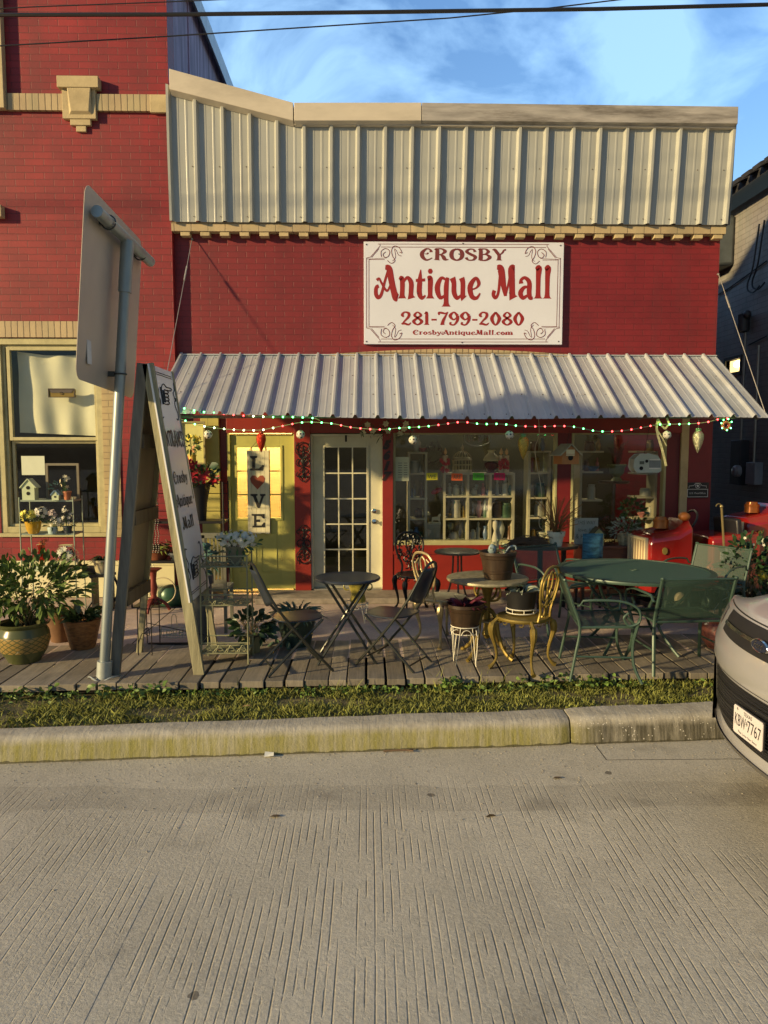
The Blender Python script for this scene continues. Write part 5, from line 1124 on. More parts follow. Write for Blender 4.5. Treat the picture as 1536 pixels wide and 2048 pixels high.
# round brown table by the wall, dark table with twigs
M_BRT = M('brown_table_paint', (.10, .085, .055), .4, .2, var=.2)
c = G(915, 1102, .73); RT = T('round_table', 'small round brown metal table under the shop window', 'table', (c.x, c.y, .0))
mb = MB(); mb.lathe([(0, .72), (.245, .72), (.25, .712), (.252, .728), (.24, .735), (0, .733)], (0, 0, 0), 32); mb.build('tabletop', M_BRT, RT)
for k in range(3):
    a = R(30 + 120 * k); mb = MB(); mb.tube(spline([(.05 * math.cos(a), .05 * math.sin(a), .72), (.07 * math.cos(a), .07 * math.sin(a), .4), (.2 * math.cos(a), .2 * math.sin(a), 0)], 4), .011, 6); mb.build('leg', M_BRT, RT)
Yd = -.85; a_, b2 = X(1004, 1090, Yd), X(1157, 1085, Yd); DT = T('display_table', 'dark oval wooden table holding twigs and a white flowerpot', 'table', ((a_ + b2) / 2, Yd, 0)); zt_ = W(1080, 1090, Yd).z
mb = MB(); mb.lathe([(0, zt_ - .035), ((b2 - a_) / 2 - .01, zt_ - .035), ((b2 - a_) / 2, zt_ - .02), ((b2 - a_) / 2 - .004, zt_), (0, zt_)], (0, 0, 0), 40, 1, .55); mb.build('tabletop', M('dark_walnut', (.10, .065, .035), .3, var=.3, scale=3, stretch=(1, 6, 6)), DT)
for sx_, sy_ in ((.0, 0), (.3, .12), (-.32, .12)): mb = MB(); mb.box((sx_, sy_, (zt_ - .035) / 2), (.05, .05, zt_ - .036)); mb.build('leg', M('black_wood', (.02, .016, .012), .5), DT, smooth=False)
# green mesh table and chairs
M_GRN = M('green_powder_coat', (.045, .085, .065), .42, .2, var=.15, spec=.6); M_GMS = MESHMAT('green_mesh', (.03, .06, .047), .009, 1.78)
c = G(1268, 1141, .72); GR_ = T('patio_table', 'large round green mesh patio table with umbrella hole', 'table', (c.x, c.y - .0, .005)); RTb = .705
mb = MB(); mb.lathe([(.03, .715), (RTb - .05, .715), (RTb - .05, .72), (.03, .72)], (0, 0, 0), 64); mb.build('tabletop', MESHMAT('green_mesh_top', (.05, .11, .088), .009, 1.94), GR_)
mb = MB(); mb.lathe([(RTb - .055, .705), (RTb, .695), (RTb + .004, .71), (RTb, .722), (RTb - .055, .724), (RTb - .055, .705)], (0, 0, 0), 64); mb.lathe([(.025, .71), (.04, .71), (.04, .725), (.025, .725), (.025, .71)], (0, 0, 0), 16); mb.build('rim', M_GRN, GR_)
for k in range(4):
    a = R(40 + 90 * k); mb = MB(); mb.tube(spline([(r_ * math.cos(a), r_ * math.sin(a), z) for r_, z in ((.58, .70), (.50, .55), (.32, .36), (.26, .24), (.38, .08), (.46, .0))], 5), .014, 7); mb.build('leg', M_GRN, GR_)
mb = MB(); mb.tube(arc((0, 0, .25), .26, 0, 360, 28, 'xy'), .01, 6); mb.tube(arc((0, 0, .42), .37, 0, 360, 32, 'xy'), .01, 6); mb.build('brace_ring', M_GRN, GR_)
GCX, GCY = c.x, c.y
def green_chair(label, loc, rz, arms=True, src=[]):
    if src: return dup(src[0], loc, rz, label)
    t = T('patio_chair', label, 'chair', loc, rz, 'green mesh patio chairs'); r = .0125      # faces +Y
    for s in (-1, 1):
        mb = MB(); mb.tube(spline([(s * .27, -.28, 0), (s * .26, -.24, .22), (s * .25, -.21, .43), (s * .25, -.27, .66), (s * .25, -.33, .88)], 4), r, 7)
        mb.ball((s * .25, -.335, .895), .017, 7, 5); mb.build('rear_leg', M_GRN, t)
        mb = MB(); mb.tube(spline([(s * .26, -.235, .64), (s * .29, -.10, .66), (s * .30, .10, .655), (s * .30, .22, .60), (s * .29, .235, .50), (s * .28, .16, .46), (s * .275, .12, .52), (s * .275, .155, .56)], 5), .010, 7); mb.build('armrest', M_GRN, t)
        mb = MB(); mb.tube(spline([(s * .29, .235, .52), (s * .27, .22, .43), (s * .25, .20, .30), (s * .255, .21, .14), (s * .28, .27, .0)], 4), r, 7); mb.build('leg', M_GRN, t)
    mb = MB(); vs = []
    for j in range(7):
        v = j / 6
        for i in range(7): u = -1 + 2 * i / 6; vs.append((u * .245, -.215 - .115 * v - .02 * (1 - u * u), .47 + .41 * v))
    mb.add(vs, [(j * 7 + i, j * 7 + i + 1, (j + 1) * 7 + i + 1, (j + 1) * 7 + i) for j in range(6) for i in range(6)]); mb.build('backrest', M_GMS, t)
    mb = MB(); vs = []
    for j in range(6):
        v = j / 5
        for i in range(7): u = -1 + 2 * i / 6; vs.append((u * .25, -.21 + .44 * v, .43 + .012 * v - .012 * (1 - u * u)))
    mb.add(vs, [(j * 7 + i, j * 7 + i + 1, (j + 1) * 7 + i + 1, (j + 1) * 7 + i) for j in range(5) for i in range(6)]); mb.build('seat', M_GMS, t)
    mb = MB(); mb.cyl((-.25, -.335, .885), (.25, -.335, .885), .011, 7); mb.cyl((-.25, -.212, .465), (.25, -.212, .465), .009, 6); mb.tube([(-.25, -.21, .43), (-.25, .23, .443), (.25, .23, .443), (.25, -.21, .43)], .011, 6, closed=True)
    mb.cyl((-.255, .205, .2), (-.262, -.25, .2), .008, 6); mb.cyl((.255, .205, .2), (.262, -.25, .2), .008, 6); mb.build('frame', M_GRN, t)
    for ch in t.children:
        for v_ in ch.data.vertices:
            v_.co.x *= 1.22
            if v_.co.z > .46 and v_.co.y < -.2: v_.co.z = .46 + (v_.co.z - .46) * .80
    src.append(t); return t
c = G(1205, 1240, .43); green_chair('green mesh patio chair at the left front of the green table', (c.x - .02, c.y, .006), R(-97))
c = G(1362, 1236, .43); green_chair('green mesh patio chair with its back to the street, nearest the car', (c.x + .0, c.y + .06, .006), R(4))
green_chair('green mesh patio chair behind the green table, near the blue cushion', (GCX - .52, GCY + .80, .004), R(210))
green_chair('green mesh patio chair at the far right of the green table, by the fire engine', (GCX + 1.02, GCY + .80, .004), R(124))
# ================================================================== POTS AND PLANTS
M_LF = M('leaf_green', (.055, .11, .03), .45, var=.45, scale=9); M_LF2 = M('leaf_dark', (.025, .06, .022), .4, var=.4, scale=9)
M_LFY = M('leaf_yellow', (.16, .20, .035), .5, var=.3, scale=9); M_LFG = M('leaf_blue_green', (.06, .14, .12), .5, var=.3); M_STEM = M('stem', (.16, .12, .05), .8, var=.2)
M_TWIG = M('twig', (.13, .08, .045), .8, var=.3); M_POTSOIL = M('potting_soil', (.035, .025, .018), .95, var=.3, bump=.6)
M_DIA = None
def glazed():
    m, nt, b = nodes_of('glazed_pot'); N = nt.nodes; L = nt.links
    g = N.new('ShaderNodeTexCoord'); s = N.new('ShaderNodeSeparateXYZ'); L.new(g.outputs['Object'], s.inputs[0])
    def ma(op, a, c=None):
        n = N.new('ShaderNodeMath'); n.operation = op
        for i, q in enumerate((a, c)):
            if q is None: continue
            if isinstance(q, (int, float)): n.inputs[i].default_value = q
            else: L.new(q, n.inputs[i])
        return n.outputs[0]
    ang = ma('MULTIPLY', ma('ARCTAN2', s.outputs[1], s.outputs[0]), 9.0); zz = ma('MULTIPLY', s.outputs[2], 75)
    d1 = ma('SINE', ma('ADD', ang, zz)); d2 = ma('SINE', ma('SUBTRACT', ang, zz)); d = ma('MAXIMUM', ma('ABSOLUTE', d1), ma('ABSOLUTE', d2))
    ln = ma('GREATER_THAN', ma('MINIMUM', ma('ABSOLUTE', d1), ma('ABSOLUTE', d2)), .28)
    band = ma('MULTIPLY', ma('GREATER_THAN', s.outputs[2], .10), ma('LESS_THAN', s.outputs[2], .235))
    f = ma('MULTIPLY', ln, band); mx_ = N.new('ShaderNodeMix'); mx_.data_type = 'RGBA'; L.new(f, mx_.inputs[0])
    mx_.inputs[6].default_value = (.085, .095, .035, 1); mx_.inputs[7].default_value = (.30, .20, .06, 1); L.new(mx_.outputs[2], b.inputs['Base Color'])
    b.inputs['Roughness'].default_value = .25; bp = N.new('ShaderNodeBump'); bp.inputs['Strength'].default_value = .6; bp.inputs['Distance'].default_value = .006
    L.new(f, bp.inputs['Height']); L.new(bp.outputs[0], b.inputs['Normal']); return m
def pot(name, label, cat, loc, prof, mat, soil=None, group=None, n=32, parts=()):
    t = T(name, label, cat, loc, 0, group); mb = MB(); mb.lathe(prof, (0, 0, 0), n); mb.build('pot', mat, t)
    if soil: mb = MB(); mb.disc((0, 0, soil[1]), soil[0], 24, .004); mb.build('soil', M_POTSOIL, t)
    return t
def openpot(r0, r1, h, lip=.012, wall=.012):
    return [(0, 0), (r0, 0), (r0 + (r1 - r0) * .5, h * .5), (r1 - .004, h - lip * 2), (r1 + lip, h - lip * 2), (r1 + lip, h), (r1 - wall + .004, h), (r1 - wall - .004, h * .85), (0, h * .85)]
# big glazed pot with a leafy shrub
c = G(50, 1322, 0)
t = pot('glazed_pot', 'big olive glazed pot with diamond pattern holding a leafy green shrub, leftmost on the boardwalk', 'potted plant', (c.x, c.y - .0, .006),
        [(0, 0), (.13, 0), (.145, .03), (.19, .10), (.215, .19), (.205, .26), (.185, .295), (.185, .305), (.212, .325), (.218, .34), (.205, .345), (.18, .33), (.175, .27), (0, .27)], glazed(), (.176, .275))
mb = MB(); q = random.Random(1)
for i in range(26):
    a = q.uniform(0, 6.28); r_ = q.uniform(0, .09); tip = V((q.uniform(-.36, .42), q.uniform(-.3, .3), q.uniform(.55, .86))); mb.tube(spline([(r_ * math.cos(a), r_ * math.sin(a), .27), (tip.x * .35, tip.y * .35, .45), tuple(tip)], 3), [.005] * 3 + [.003] * 4, 4)
mb.build('stems', M_STEM, t)
mb = MB(); mb.bush((.06, .0, .66), (.50, .34, .27), 800, .095, .036, 4); mb.bush((-.16, -.05, .60), (.28, .25, .22), 240, .09, .036, 8); mb.build('foliage', M('shrub_leaf', (.085, .135, .03), .6, var=.6, scale=8, spec=.25), t)
mb = MB(); mb.flower((-.12, -.3, .53), (0, -1, .4), .03, 5, .8); mb.build('flower', M('pink_petal', (.7, .16, .12), .6), t)
# basket pot with hostas, brown pot behind
c = G(166, 1296, 0)
t = pot('basket_pot', 'brown mottled basket-like pot with broad pointed leaves', 'potted plant', (c.x, c.y, .006), [(0, 0), (.105, 0), (.115, .02), (.165, .25), (.17, .27), (.16, .272), (.15, .25), (0, .23)], M('mottled_terracotta', (.26, .12, .04), .5, var=.6, scale=16, stretch=(1, 1, 3), bump=.5), (.15, .235))
mb = MB(); q = random.Random(6)
for i in range(110):
    a = q.uniform(0, 6.28); l = q.uniform(.12, .24); mb.leaf((.05 * math.cos(a), .05 * math.sin(a), .235 + q.uniform(0, .07)), (math.cos(a), math.sin(a), q.uniform(.4, 2.2)), l, l * .26, .55)
mb.build('foliage', M('hosta_leaf', (.06, .10, .035), .4, var=.4), t)
c = G(112, 1288, 0)
pot('clay_pot', 'dull brown clay pot half hidden behind the glazed pot', 'pot', (c.x, c.y + .12, .002), openpot(.09, .15, .30), M('dull_clay', (.16, .08, .035), .7, var=.3, dirt=.4), (.13, .25))
# dark iron bench end by the left wall
t = T('iron_bench', 'black iron bench end with long lever near the painted board', 'bench', (W(190, 1170, -.75).x, -.75, 0)); ox = t.location.x
mb = MB(); mb.tube([(W(141, 1098, -.75).x - ox, 0, W(141, 1098, -.75).z), (W(160, 1130, -.75).x - ox, 0, W(160, 1130, -.75).z), (W(190, 1180, -.75).x - ox, 0, .35)], [.012, .022, .03], 6); mb.build('lever', M_BLT if False else M('black_iron'), t)
mb = MB(); mb.bb(-.13, .2, -.02, .02, .40, .50); mb.build('scroll_plate', M('black_iron'), t, bevel=.012)
for k in (-.05, .2): mb = MB(); mb.tube(spline([(k, 0, .42), (k + .06, .02, .2), (k - .05, .0, 0)], 5), .014, 6); mb.build('leg', M('black_iron'), t)

# ---- glass and metal display stand by the left window
Yd_ = -1.0; zA, zB_, zC = W(92, 1000, Yd_).z, W(92, 1067, Yd_).z, W(92, 1140, Yd_).z
xa_, xb_ = W(38, 1000, Yd_).x, W(146, 1000, Yd_).x; xm = (xa_ + xb_) / 2
DS = T('display_stand', 'thin grey-green metal plant stand with three shelves by the left window', 'plant stand', (xm, Yd_ + .12, 0)); hw = (xb_ - xa_) / 2
M_STN = M('stand_metal', (.30, .36, .28), .4, .4, var=.15)
for sx_ in (-1, 1):
    for sy_ in (-.12, .14): mb = MB(); mb.cyl((sx_ * hw, sy_, 0), (sx_ * hw, sy_, zA + .03), .007, 6); mb.build('post', M_STN, DS)
for z in (zA, zB_, zC): mb = MB(); mb.bb(-hw, hw, -.12, .14, z - .018, z); mb.build('shelf', M_STN, DS, smooth=False)
def birdhouse(label, loc, w, d, h, cw, cr, holes=1, rz=0, group=None, roofh=None, name='birdhouse'):
    t = T(name, label, 'birdhouse', loc, rz, group); rh = roofh or w * .55
    mb = MB(); mb.prism([(-w / 2, 0), (w / 2, 0), (w / 2, h), (0, h + rh), (-w / 2, h)], -d / 2, d / 2); mb.build('box', cw, t, smooth=False)
    mb = MB(); e = .12
    for s in (-1, 1):
        a = V((0, 0, h + rh + .008)); b_ = V((s * w * .66, 0, h - rh * .32 + .008)); mb.beam(a, b_, d * 1.25, .010, V((0, 1, 0))) if False else mb.sheet([V((a.x, -d * .62, a.z)), V((b_.x, -d * .62, b_.z)), V((b_.x, d * .62, b_.z)), V((a.x, d * .62, a.z))], .010)
    mb.build('roof', cr, t, smooth=False)
    for k in range(holes):
        mb = MB(); mb.lathe([(0, 0), (w * .15, 0), (w * .15, .003), (0, .003)], (0, -d / 2 - .0035, h * (.9 if holes == 2 else .62) - k * h * .42), 12, tilt=Matrix.Rotation(R(-90), 3, 'X')); mb.build('entrance_hole', M('hole_black', (.01, .01, .01), .9), t)
    return t
M_MINT = M('mint_paint', (.48, .56, .36), .6, var=.08)
p = W(57, 1000, Yd_); birdhouse('tall pale green birdhouse with two round holes on the top shelf', (p.x, Yd_ + .05, zA), .135, .10, .15, M_MINT, M_MINT, 2)
p = W(113, 998, Yd_); birdhouse('little mint birdhouse with blue roof on the top shelf of the stand', (p.x, Yd_, zA), .075, .07, .06, M_MINT, M('blue_roof', (.12, .22, .34), .5), 1)
FR_ = T('picture_frame', 'empty dull wooden frame standing behind the little birdhouse', 'frame', (W(115, 998, Yd_).x, Yd_ + .16, zA))
mb = MB(); frame(mb, -.185, .185, .0, .40, .026, -.01, .01); mb.build('frame', M('frame_brown', (.17, .15, .10), .6), FR_, smooth=False)
def flowers_in(name, label, loc, prof, mat, blooms, leaves=None, n=20, cat='flower vase', group=None, stems=True, parent=None):
    t = T(name, label, cat, loc, 0, group); mb = MB(); mb.lathe(prof, (0, 0, 0), n); mb.build('vase', mat, t); h = max(z for r_, z in prof); q = random.Random(len(label))
    for (cm, num, cx_, cz_, rx, rz_, pr_, pn) in blooms:
        mb = MB()
        for i in range(num):
            d_ = V((q.uniform(-1, 1), q.uniform(-1, .6), q.uniform(-.5, 1))); d_.normalize(); k = q.uniform(.5, 1)
            mb.flower((cx_ + d_.x * rx * k, d_.y * rx * k, h + cz_ + d_.z * rz_ * k), d_ + V((0, -.6, 0)), pr_, pn, .42)
        mb.build('blossoms', cm, t)
        if pr_ > .022:
            mb = MB(); q2 = random.Random(len(label)); 
    mb = MB()
    for i in range(9):
        b_ = blooms[i % len(blooms)]; mb.tube([(q.uniform(-.01, .01), q.uniform(-.01, .01), h * .5), (b_[2] + q.uniform(-1, 1) * b_[4] * .7, q.uniform(-.03, .03), h + b_[3] + q.uniform(-.5, .5) * b_[5])], .003, 4)
    mb.build('stems', M_LF, t)
    if leaves:
        mb = MB(); mb.bush((leaves[0], 0, h + leaves[1]), (leaves[2], leaves[2], leaves[3]), leaves[4], leaves[5], leaves[5] * .4, 3); mb.build('leaves', leaves[6] if len(leaves) > 6 else M_LF, t)
    return t
M_YEL = M('yellow_petal', (.72, .66, .10), .6, var=.2); M_WHT = M('white_petal', (.62, .60, .48), .6, var=.08); M_AMB = GLASS('amber_glass', (.85, .55, .06), 1.5, .05)
M_AMBS = M('amber_solid', (.50, .30, .02), .15, var=.3, scale=20, spec=.8)
M_PAL = M('lilac_petal', (.45, .36, .32), .6, var=.25); M_YW = M('warm_yellow_petal', (.65, .38, .05), .6, var=.25)
p = W(67, 1063, Yd_); flowers_in('amber_vase', 'ribbed amber glass vase with yellow and white flowers on the middle shelf', (p.x, Yd_ + .0, zB_), [(0, 0), (.05, 0), (.075, .05), (.085, .11), (.088, .135), (.08, .135), (.07, .06), (0, .02)], M_AMBS, [(M_YEL, 26, -.04, .07, .09, .07, .030, 6), (M_WHT, 16, .09, .09, .07, .07, .028, 6)], (.0, .04, .12, .05, 40, .05))
p = W(107, 1065, Yd_); flowers_in('white_flower_pot', 'small pale pot of white trumpet flowers on the middle shelf', (p.x, Yd_ - .02, zB_), [(0, 0), (.045, 0), (.055, .06), (.05, .075), (0, .07)], M('pale_teal', (.35, .45, .42), .5), [(M_WHT, 16, .04, .04, .08, .07, .028, 5)], (.0, .03, .09, .05, 30, .05))
p = W(134, 1065, Yd_); flowers_in('flower_pot', 'dark pot of white blossoms at the right end of the middle shelf', (p.x, Yd_ + .02, zB_), [(0, 0), (.04, 0), (.05, .08), (.0, .07)], M('dark_pot', (.05, .06, .07), .5), [(M_WHT, 20, .0, .10, .07, .13, .022, 5), (M_PAL, 12, -.16, .12, .06, .08, .024, 5)], (.0, .06, .08, .13, 60, .04, M_LF2))
p = W(133, 998, Yd_); flowers_in('clay_flower_pot', 'small orange pot with cream flower heads on the top shelf', (p.x, Yd_ + .02, zA), [(0, 0), (.032, 0), (.045, .08), (.05, .08), (.05, .095), (0, .09)], M('orange_clay', (.45, .16, .07), .6), [(M('cream_petal', (.6, .55, .35), .6), 7, -.02, .1, .05, .08, .03, 6)], (-.1, .05, .1, .06, 26, .05, M_LFG))
p = W(130, 1138, Yd_)
t = flowers_in('globe_vase', 'round clear glass vase with big white daisies on the lowest shelf', (p.x + .02, Yd_ + .0, zC), [(0, 0), (.07, .0), (.125, .06), (.14, .13), (.125, .20), (.07, .26), (.075, .28)], GLASS('clear_glass', (.92, .95, .92), 2.2, .03), [(M_WHT, 7, .0, -.11, .10, .10, .052, 9), (M_YW, 3, -.02, -.16, .06, .05, .02, 5)], (.0, -.12, .09, .05, 20, .05))
p = W(80, 1138, Yd_)
t = flowers_in('orange_vase', 'slim orange glass vase and goblet on the lowest shelf', (p.x, Yd_ + .05, zC), [(0, 0), (.03, 0), (.014, .05), (.03, .12), (.045, .2), (.04, .26), (.05, .28)], GLASS('orange_glass', (.9, .30, .06), 1.6, .05), [(M('rust_petal', (.4, .1, .03), .6), 6, .02, .02, .05, .05, .03, 5)])
mb = MB(); mb.bb(-.1, .1, -.04, .04, 0, .055); t = T('planter_box', 'small pale green trough on the lowest shelf of the stand', 'planter', (W(92, 1138, Yd_).x + .01, Yd_ - .07, zC)); mb.build('trough', M_MINT, t, smooth=False, bevel=.008)
# spider plant pot beside the sign post
p = W(205, 1140, -.8); t = T('hanging_pot', 'cream pot of trailing spider plant behind the sign post', 'potted plant', (p.x, -.8, .42)); zz = .42
mb = MB(); mb.lathe(openpot(.07, .10, .16), (0, 0, .0), 18); mb.build('pot', M('cream_pot', (.5, .42, .25), .6), t); mb = MB(); q = random.Random(4)
for i in range(60): a = q.uniform(0, 6.28); mb.leaf((0, 0, .15), (math.cos(a), math.sin(a), q.uniform(.3, 1.6)), q.uniform(.14, .26), .018, 1.0)
mb.build('foliage', M_LF, t); mb = MB(); mb.bb(-.12, .12, -.1, .1, -.03, 0); mb.bb(-.1, -.08, -.09, .09, -.42, -.03); mb.bb(.08, .1, -.09, .09, -.42, -.03); mb.build('stool', M('black_iron'), t, smooth=False)

# ---- black plant rack behind the A-frame
Yk = -.55; KX0, KX1 = W(268, 1040, Yk).x, W(452, 1040, Yk).x; kz_ = [W(350, y_, Yk).z for y_ in (1040, 1118, 1208)]
RK = T('plant_rack', 'black iron rack of shelves behind the A-frame sign', 'shelf rack', ((KX0 + KX1) / 2, Yk, 0)); hw = (KX1 - KX0) / 2; M_BI = M('black_iron')
for sx_ in (-1, 1):
    for sy_ in (-.16, .16): mb = MB(); mb.cyl((sx_ * hw, sy_, 0), (sx_ * hw, sy_, kz_[0] + .45), .009, 6); mb.build('post', M_BI, RK)
for z in kz_: mb = MB(); mb.bb(-hw, hw, -.16, .16, z - .028, z); mb.build('shelf', M_BI, RK, smooth=False, bevel=.003)
for z in (kz_[0] + .09, kz_[0] + .30, kz_[0] + .42, kz_[1] + .08):
    mb = MB(); mb.cyl((-hw, .16, z), (hw, .16, z), .005, 5); mb.build('rail', M_BI, RK)
mb = MB()
for k in (-.35, 0, .2): mb.tube(spline([V((k, .16, kz_[0] + .17)) + V((.055 * math.cos(a) * (1 - a * .07), 0, .055 * math.sin(a) * (1 - a * .07))) for a in [j * .7 for j in range(13)]], 2), .005, 4)
mb.build('scrolls', M_BI, RK)
def onrack(px, lvl): return (W(px, 1000, Yk).x, Yk, kz_[lvl])
l = onrack(398, 0)
t = T('tall_planter', 'tall tapered black planter of red poinsettias on the black rack', 'potted plant', (l[0] + .01, Yk - .03, l[2]))
mb = MB(); mb.lathe([(0, 0), (.075, 0), (.09, .2), (.13, .40), (.14, .42), (.12, .42), (0, .38)], (0, 0, 0), 20); mb.build('planter', M('black_planter', (.010, .010, .011), .5), t)
mb = MB(); q = random.Random(9)
for i in range(11): mb.flower((q.uniform(-.16, .22), q.uniform(-.15, .08), .55 + q.uniform(-.10, .14)), (q.uniform(-.6, .6), -1, q.uniform(.1, .9)), .085, 7, .42)
mb.build('poinsettias', M('poinsettia_red', (.42, .012, .02), .5, var=.3), t)
mb = MB(); mb.bush((.03, 0, .50), (.20, .16, .13), 120, .09, .045, 4); mb.leaf((.15, -.14, .62), (1, -.2, .3), .12, .09, 0); mb.build('leaves', M_LF2, t)
p = W(390, 932, -.35)
t = flowers_in('daffodil_vase', 'yellow can vase of daffodils and lilies in front of the pale framed print', (p.x - .03, -.35, p.z - .0), [(0, 0), (.045, 0), (.045, .12), (.052, .12), (.052, .135), (0, .13)], M('yellow_can', (.60, .42, .05), .5), [(M('daffodil', (.75, .60, .04), .6), 12, .02, .18, .08, .06, .038, 6), (M('peach_petal', (.6, .32, .15), .6), 6, .05, .07, .05, .04, .03, 6)], (-.02, .12, .09, .09, 50, .08))
mb = MB(); mb.bb(-.12, .12, -.1, .1, -.02, 0); mb.bb(-.12, -.11, -.1, .1, -.28, 0); mb.bb(.11, .12, -.1, .1, -.28, 0); mb.build('bracket_shelf', M_BI, t, smooth=False)
e = T('framed_print', 'tall framed pale yellow print leaning behind the daffodils', 'picture', (W(385, 880, -.12).x, -.12, W(385, 925, -.12).z)); a = W(366, 925, -.12); c = W(410, 846, -.12)
mb = MB(); mb.bb(a.x, c.x - .02, -.125, -.12, a.z, c.z); mb.build('print', M('print_yellow', (.62, .60, .22), .6, var=.12), e, smooth=False, world=True)
mb = MB(); frame(mb, a.x - .02, c.x, a.z - .02, c.z + .02, .02, -.145, -.12); mb.build('frame', M('frame_olive', (.30, .26, .12), .5), e, smooth=False, world=True)
l = onrack(312, 1); t = pot('terracotta_bowl', 'rust brown bowl of spiky leaves on the middle rack shelf', 'potted plant', (l[0], Yk, l[2]), openpot(.10, .16, .13), M('rust_clay', (.22, .07, .03), .6, var=.3), (.14, .11))
mb = MB(); q = random.Random(14)
for i in range(60): a = q.uniform(0, 6.28); ll = q.uniform(.12, .24); mb.leaf((.03 * math.cos(a), .03 * math.sin(a), .11), (math.cos(a), math.sin(a), q.uniform(.3, 1.6)), ll, .028, .7)
mb.build('foliage', M_LFY, t)
l = onrack(352, 1); t = pot('dark_bowl', 'dark bowl of drooping red-brown leaves on the middle rack shelf', 'potted plant', (l[0] + .02, Yk - .05, l[2]), openpot(.07, .11, .09), M('dark_pot'), (.1, .075))
mb = MB(); mb.bush((0, 0, .14), (.16, .12, .09), 90, .08, .03, 5); mb.build('foliage', M('leaf_rust', (.10, .03, .015), .5, var=.4), t)
l = onrack(395, 2); t = pot('round_tin', 'round dark green lidded tin on the low rack shelf', 'tin', (onrack(338, 2)[0], Yk - .02, kz_[2]), [(0, 0), (.12, .0), (.15, .05), (.15, .15), (.11, .21), (.03, .235), (0, .24)], M('tin_green', (.035, .10, .06), .35, .2, dirt=.3))
mb = MB(); c = V((onrack(330, 2)[0], Yk - .2, kz_[2] + .20)); mb.tube(arc(c, .15, 0, 360, 30), .007, 6, closed=False); one('white_hoop', 'cream wire hoop leaning in front of the green tin', 'hoop', mb, M('cream_pot'))
e = T('red_pedestal', 'dark red iron pedestal with splayed feet under the rack', 'pedestal', (W(308, 1205, -.95).x, -.95, 0))
mb = MB(); mb.lathe([(.0, .5), (.10, .5), (.04, .46), (.03, .36), (.045, .28), (.03, .2), (.05, .12), (.09, .1), (0, .1)], (0, 0, 0), 14); mb.build('column', M('dark_red_iron', (.20, .035, .025), .45, .2, dirt=.3), e)
for k in range(3): a = R(20 + 120 * k); mb = MB(); mb.tube(spline([(.03 * math.cos(a), .03 * math.sin(a), .16), (.12 * math.cos(a), .12 * math.sin(a), .10), (.17 * math.cos(a), .17 * math.sin(a), .02)], 4), .02, 6); mb.build('foot', M('dark_red_iron'), e)
# bead strings hanging from the rack, wire LOVE basket, small black stand
for k, (px_, y0_, y1_, lab) in enumerate(((303, 955, 1110, 'dark bead strands hanging at the left end of the black rack'), (296, 1130, 1195, 'pale bead strands hanging low behind the A-frame'), (347, 1050, 1095, 'knotted cream rope hanging beside the A-frame leg'))):
    mb = MB(); a, c = W(px_, y0_, -.72), W(px_, y1_, -.72)
    for j in range(3 if k < 2 else 1):
        n_ = int((a.z - c.z) / .022)
        for i in range(n_): mb.ball((a.x + .03 * j + (.006 * math.sin(i * .9) if k < 2 else .018 * math.sin(i * 1.6)), -.72, a.z - i * .022), .0095, 5, 4)
    one('bead_strands', lab, 'beads' if k < 2 else 'rope', mb, (M('bead_dark', (.06, .05, .04), .3), M('bead_pale', (.52, .52, .34), .4), M('rope_cream', (.55, .48, .30), .8))[k])
c = G(338, 1288, 0); e = T('wire_basket', 'small wire basket reading Love in curled wire, under the A-frame', 'basket', (c.x, c.y + .2, 0)); mb = MB()
M_WW = M('pale_wire', (.40, .42, .30), .4, .4)
for z in (.02, .10): mb.tube([(-.12, -.05, z), (.12, -.05, z), (.12, .05, z), (-.12, .05, z)], .003, 4, closed=True)
for i in range(9): mb.cyl((-.12 + .03 * i, -.05, .02), (-.12 + .03 * i, -.05, .10), .002, 4)
mb.tube(spline([(-.03, 0, .1), (-.02, 0, .22), (0, 0, .24), (.02, 0, .22), (.03, 0, .1)], 4), .003, 4); mb.build('basket', M_WW, e)
mb = MB(); LV_ = [[(-.11, .16), (-.11, .08), (-.07, .08)]]
mb.tube([(-.11, -.056, .13), (-.11, -.056, .05), (-.07, -.056, .05)], .004, 4); mb.tube(arc((-.035, -.056, .075), .025, 0, 350, 12), .004, 4); mb.tube([(.0, -.056, .10), (.02, -.056, .05), (.04, -.056, .10)], .004, 4); mb.tube(spline([(.06, -.056, .075), (.10, -.056, .075), (.085, -.056, .10), (.06, -.056, .075), (.08, -.056, .05), (.105, -.056, .06)], 4), .004, 4)
mb.build('lettering', M_WW, e)
c = G(277, 1312, 0); e = T('wire_stand', 'thin black scrolled plant stand legs beside the A-frame', 'plant stand', (c.x, c.y, .005)); mb = MB()
for sx_ in (0, .12): mb.cyl((sx_, 0, 0), (sx_, .0, .42), .005, 5); mb.cyl((sx_ - .04, .4, 0), (sx_ - .04, .4, .42), .005, 5)
mb.tube(spline([(.0, 0, .1), (.04, 0, .2), (.1, 0, .18), (.09, 0, .25), (.05, 0, .22)], 4), .004, 4); mb.tube([(0, 0, .12), (-.04, .4, .2), (.5, .4, .08)], .004, 4); mb.tube([(0, 0, .42), (.12, 0, .42), (.08, .4, .42), (-.04, .4, .42)], .005, 4, closed=True); mb.bb(-.02, .6, .36, .39, .0, .015); mb.build('frame', M_BI, e)

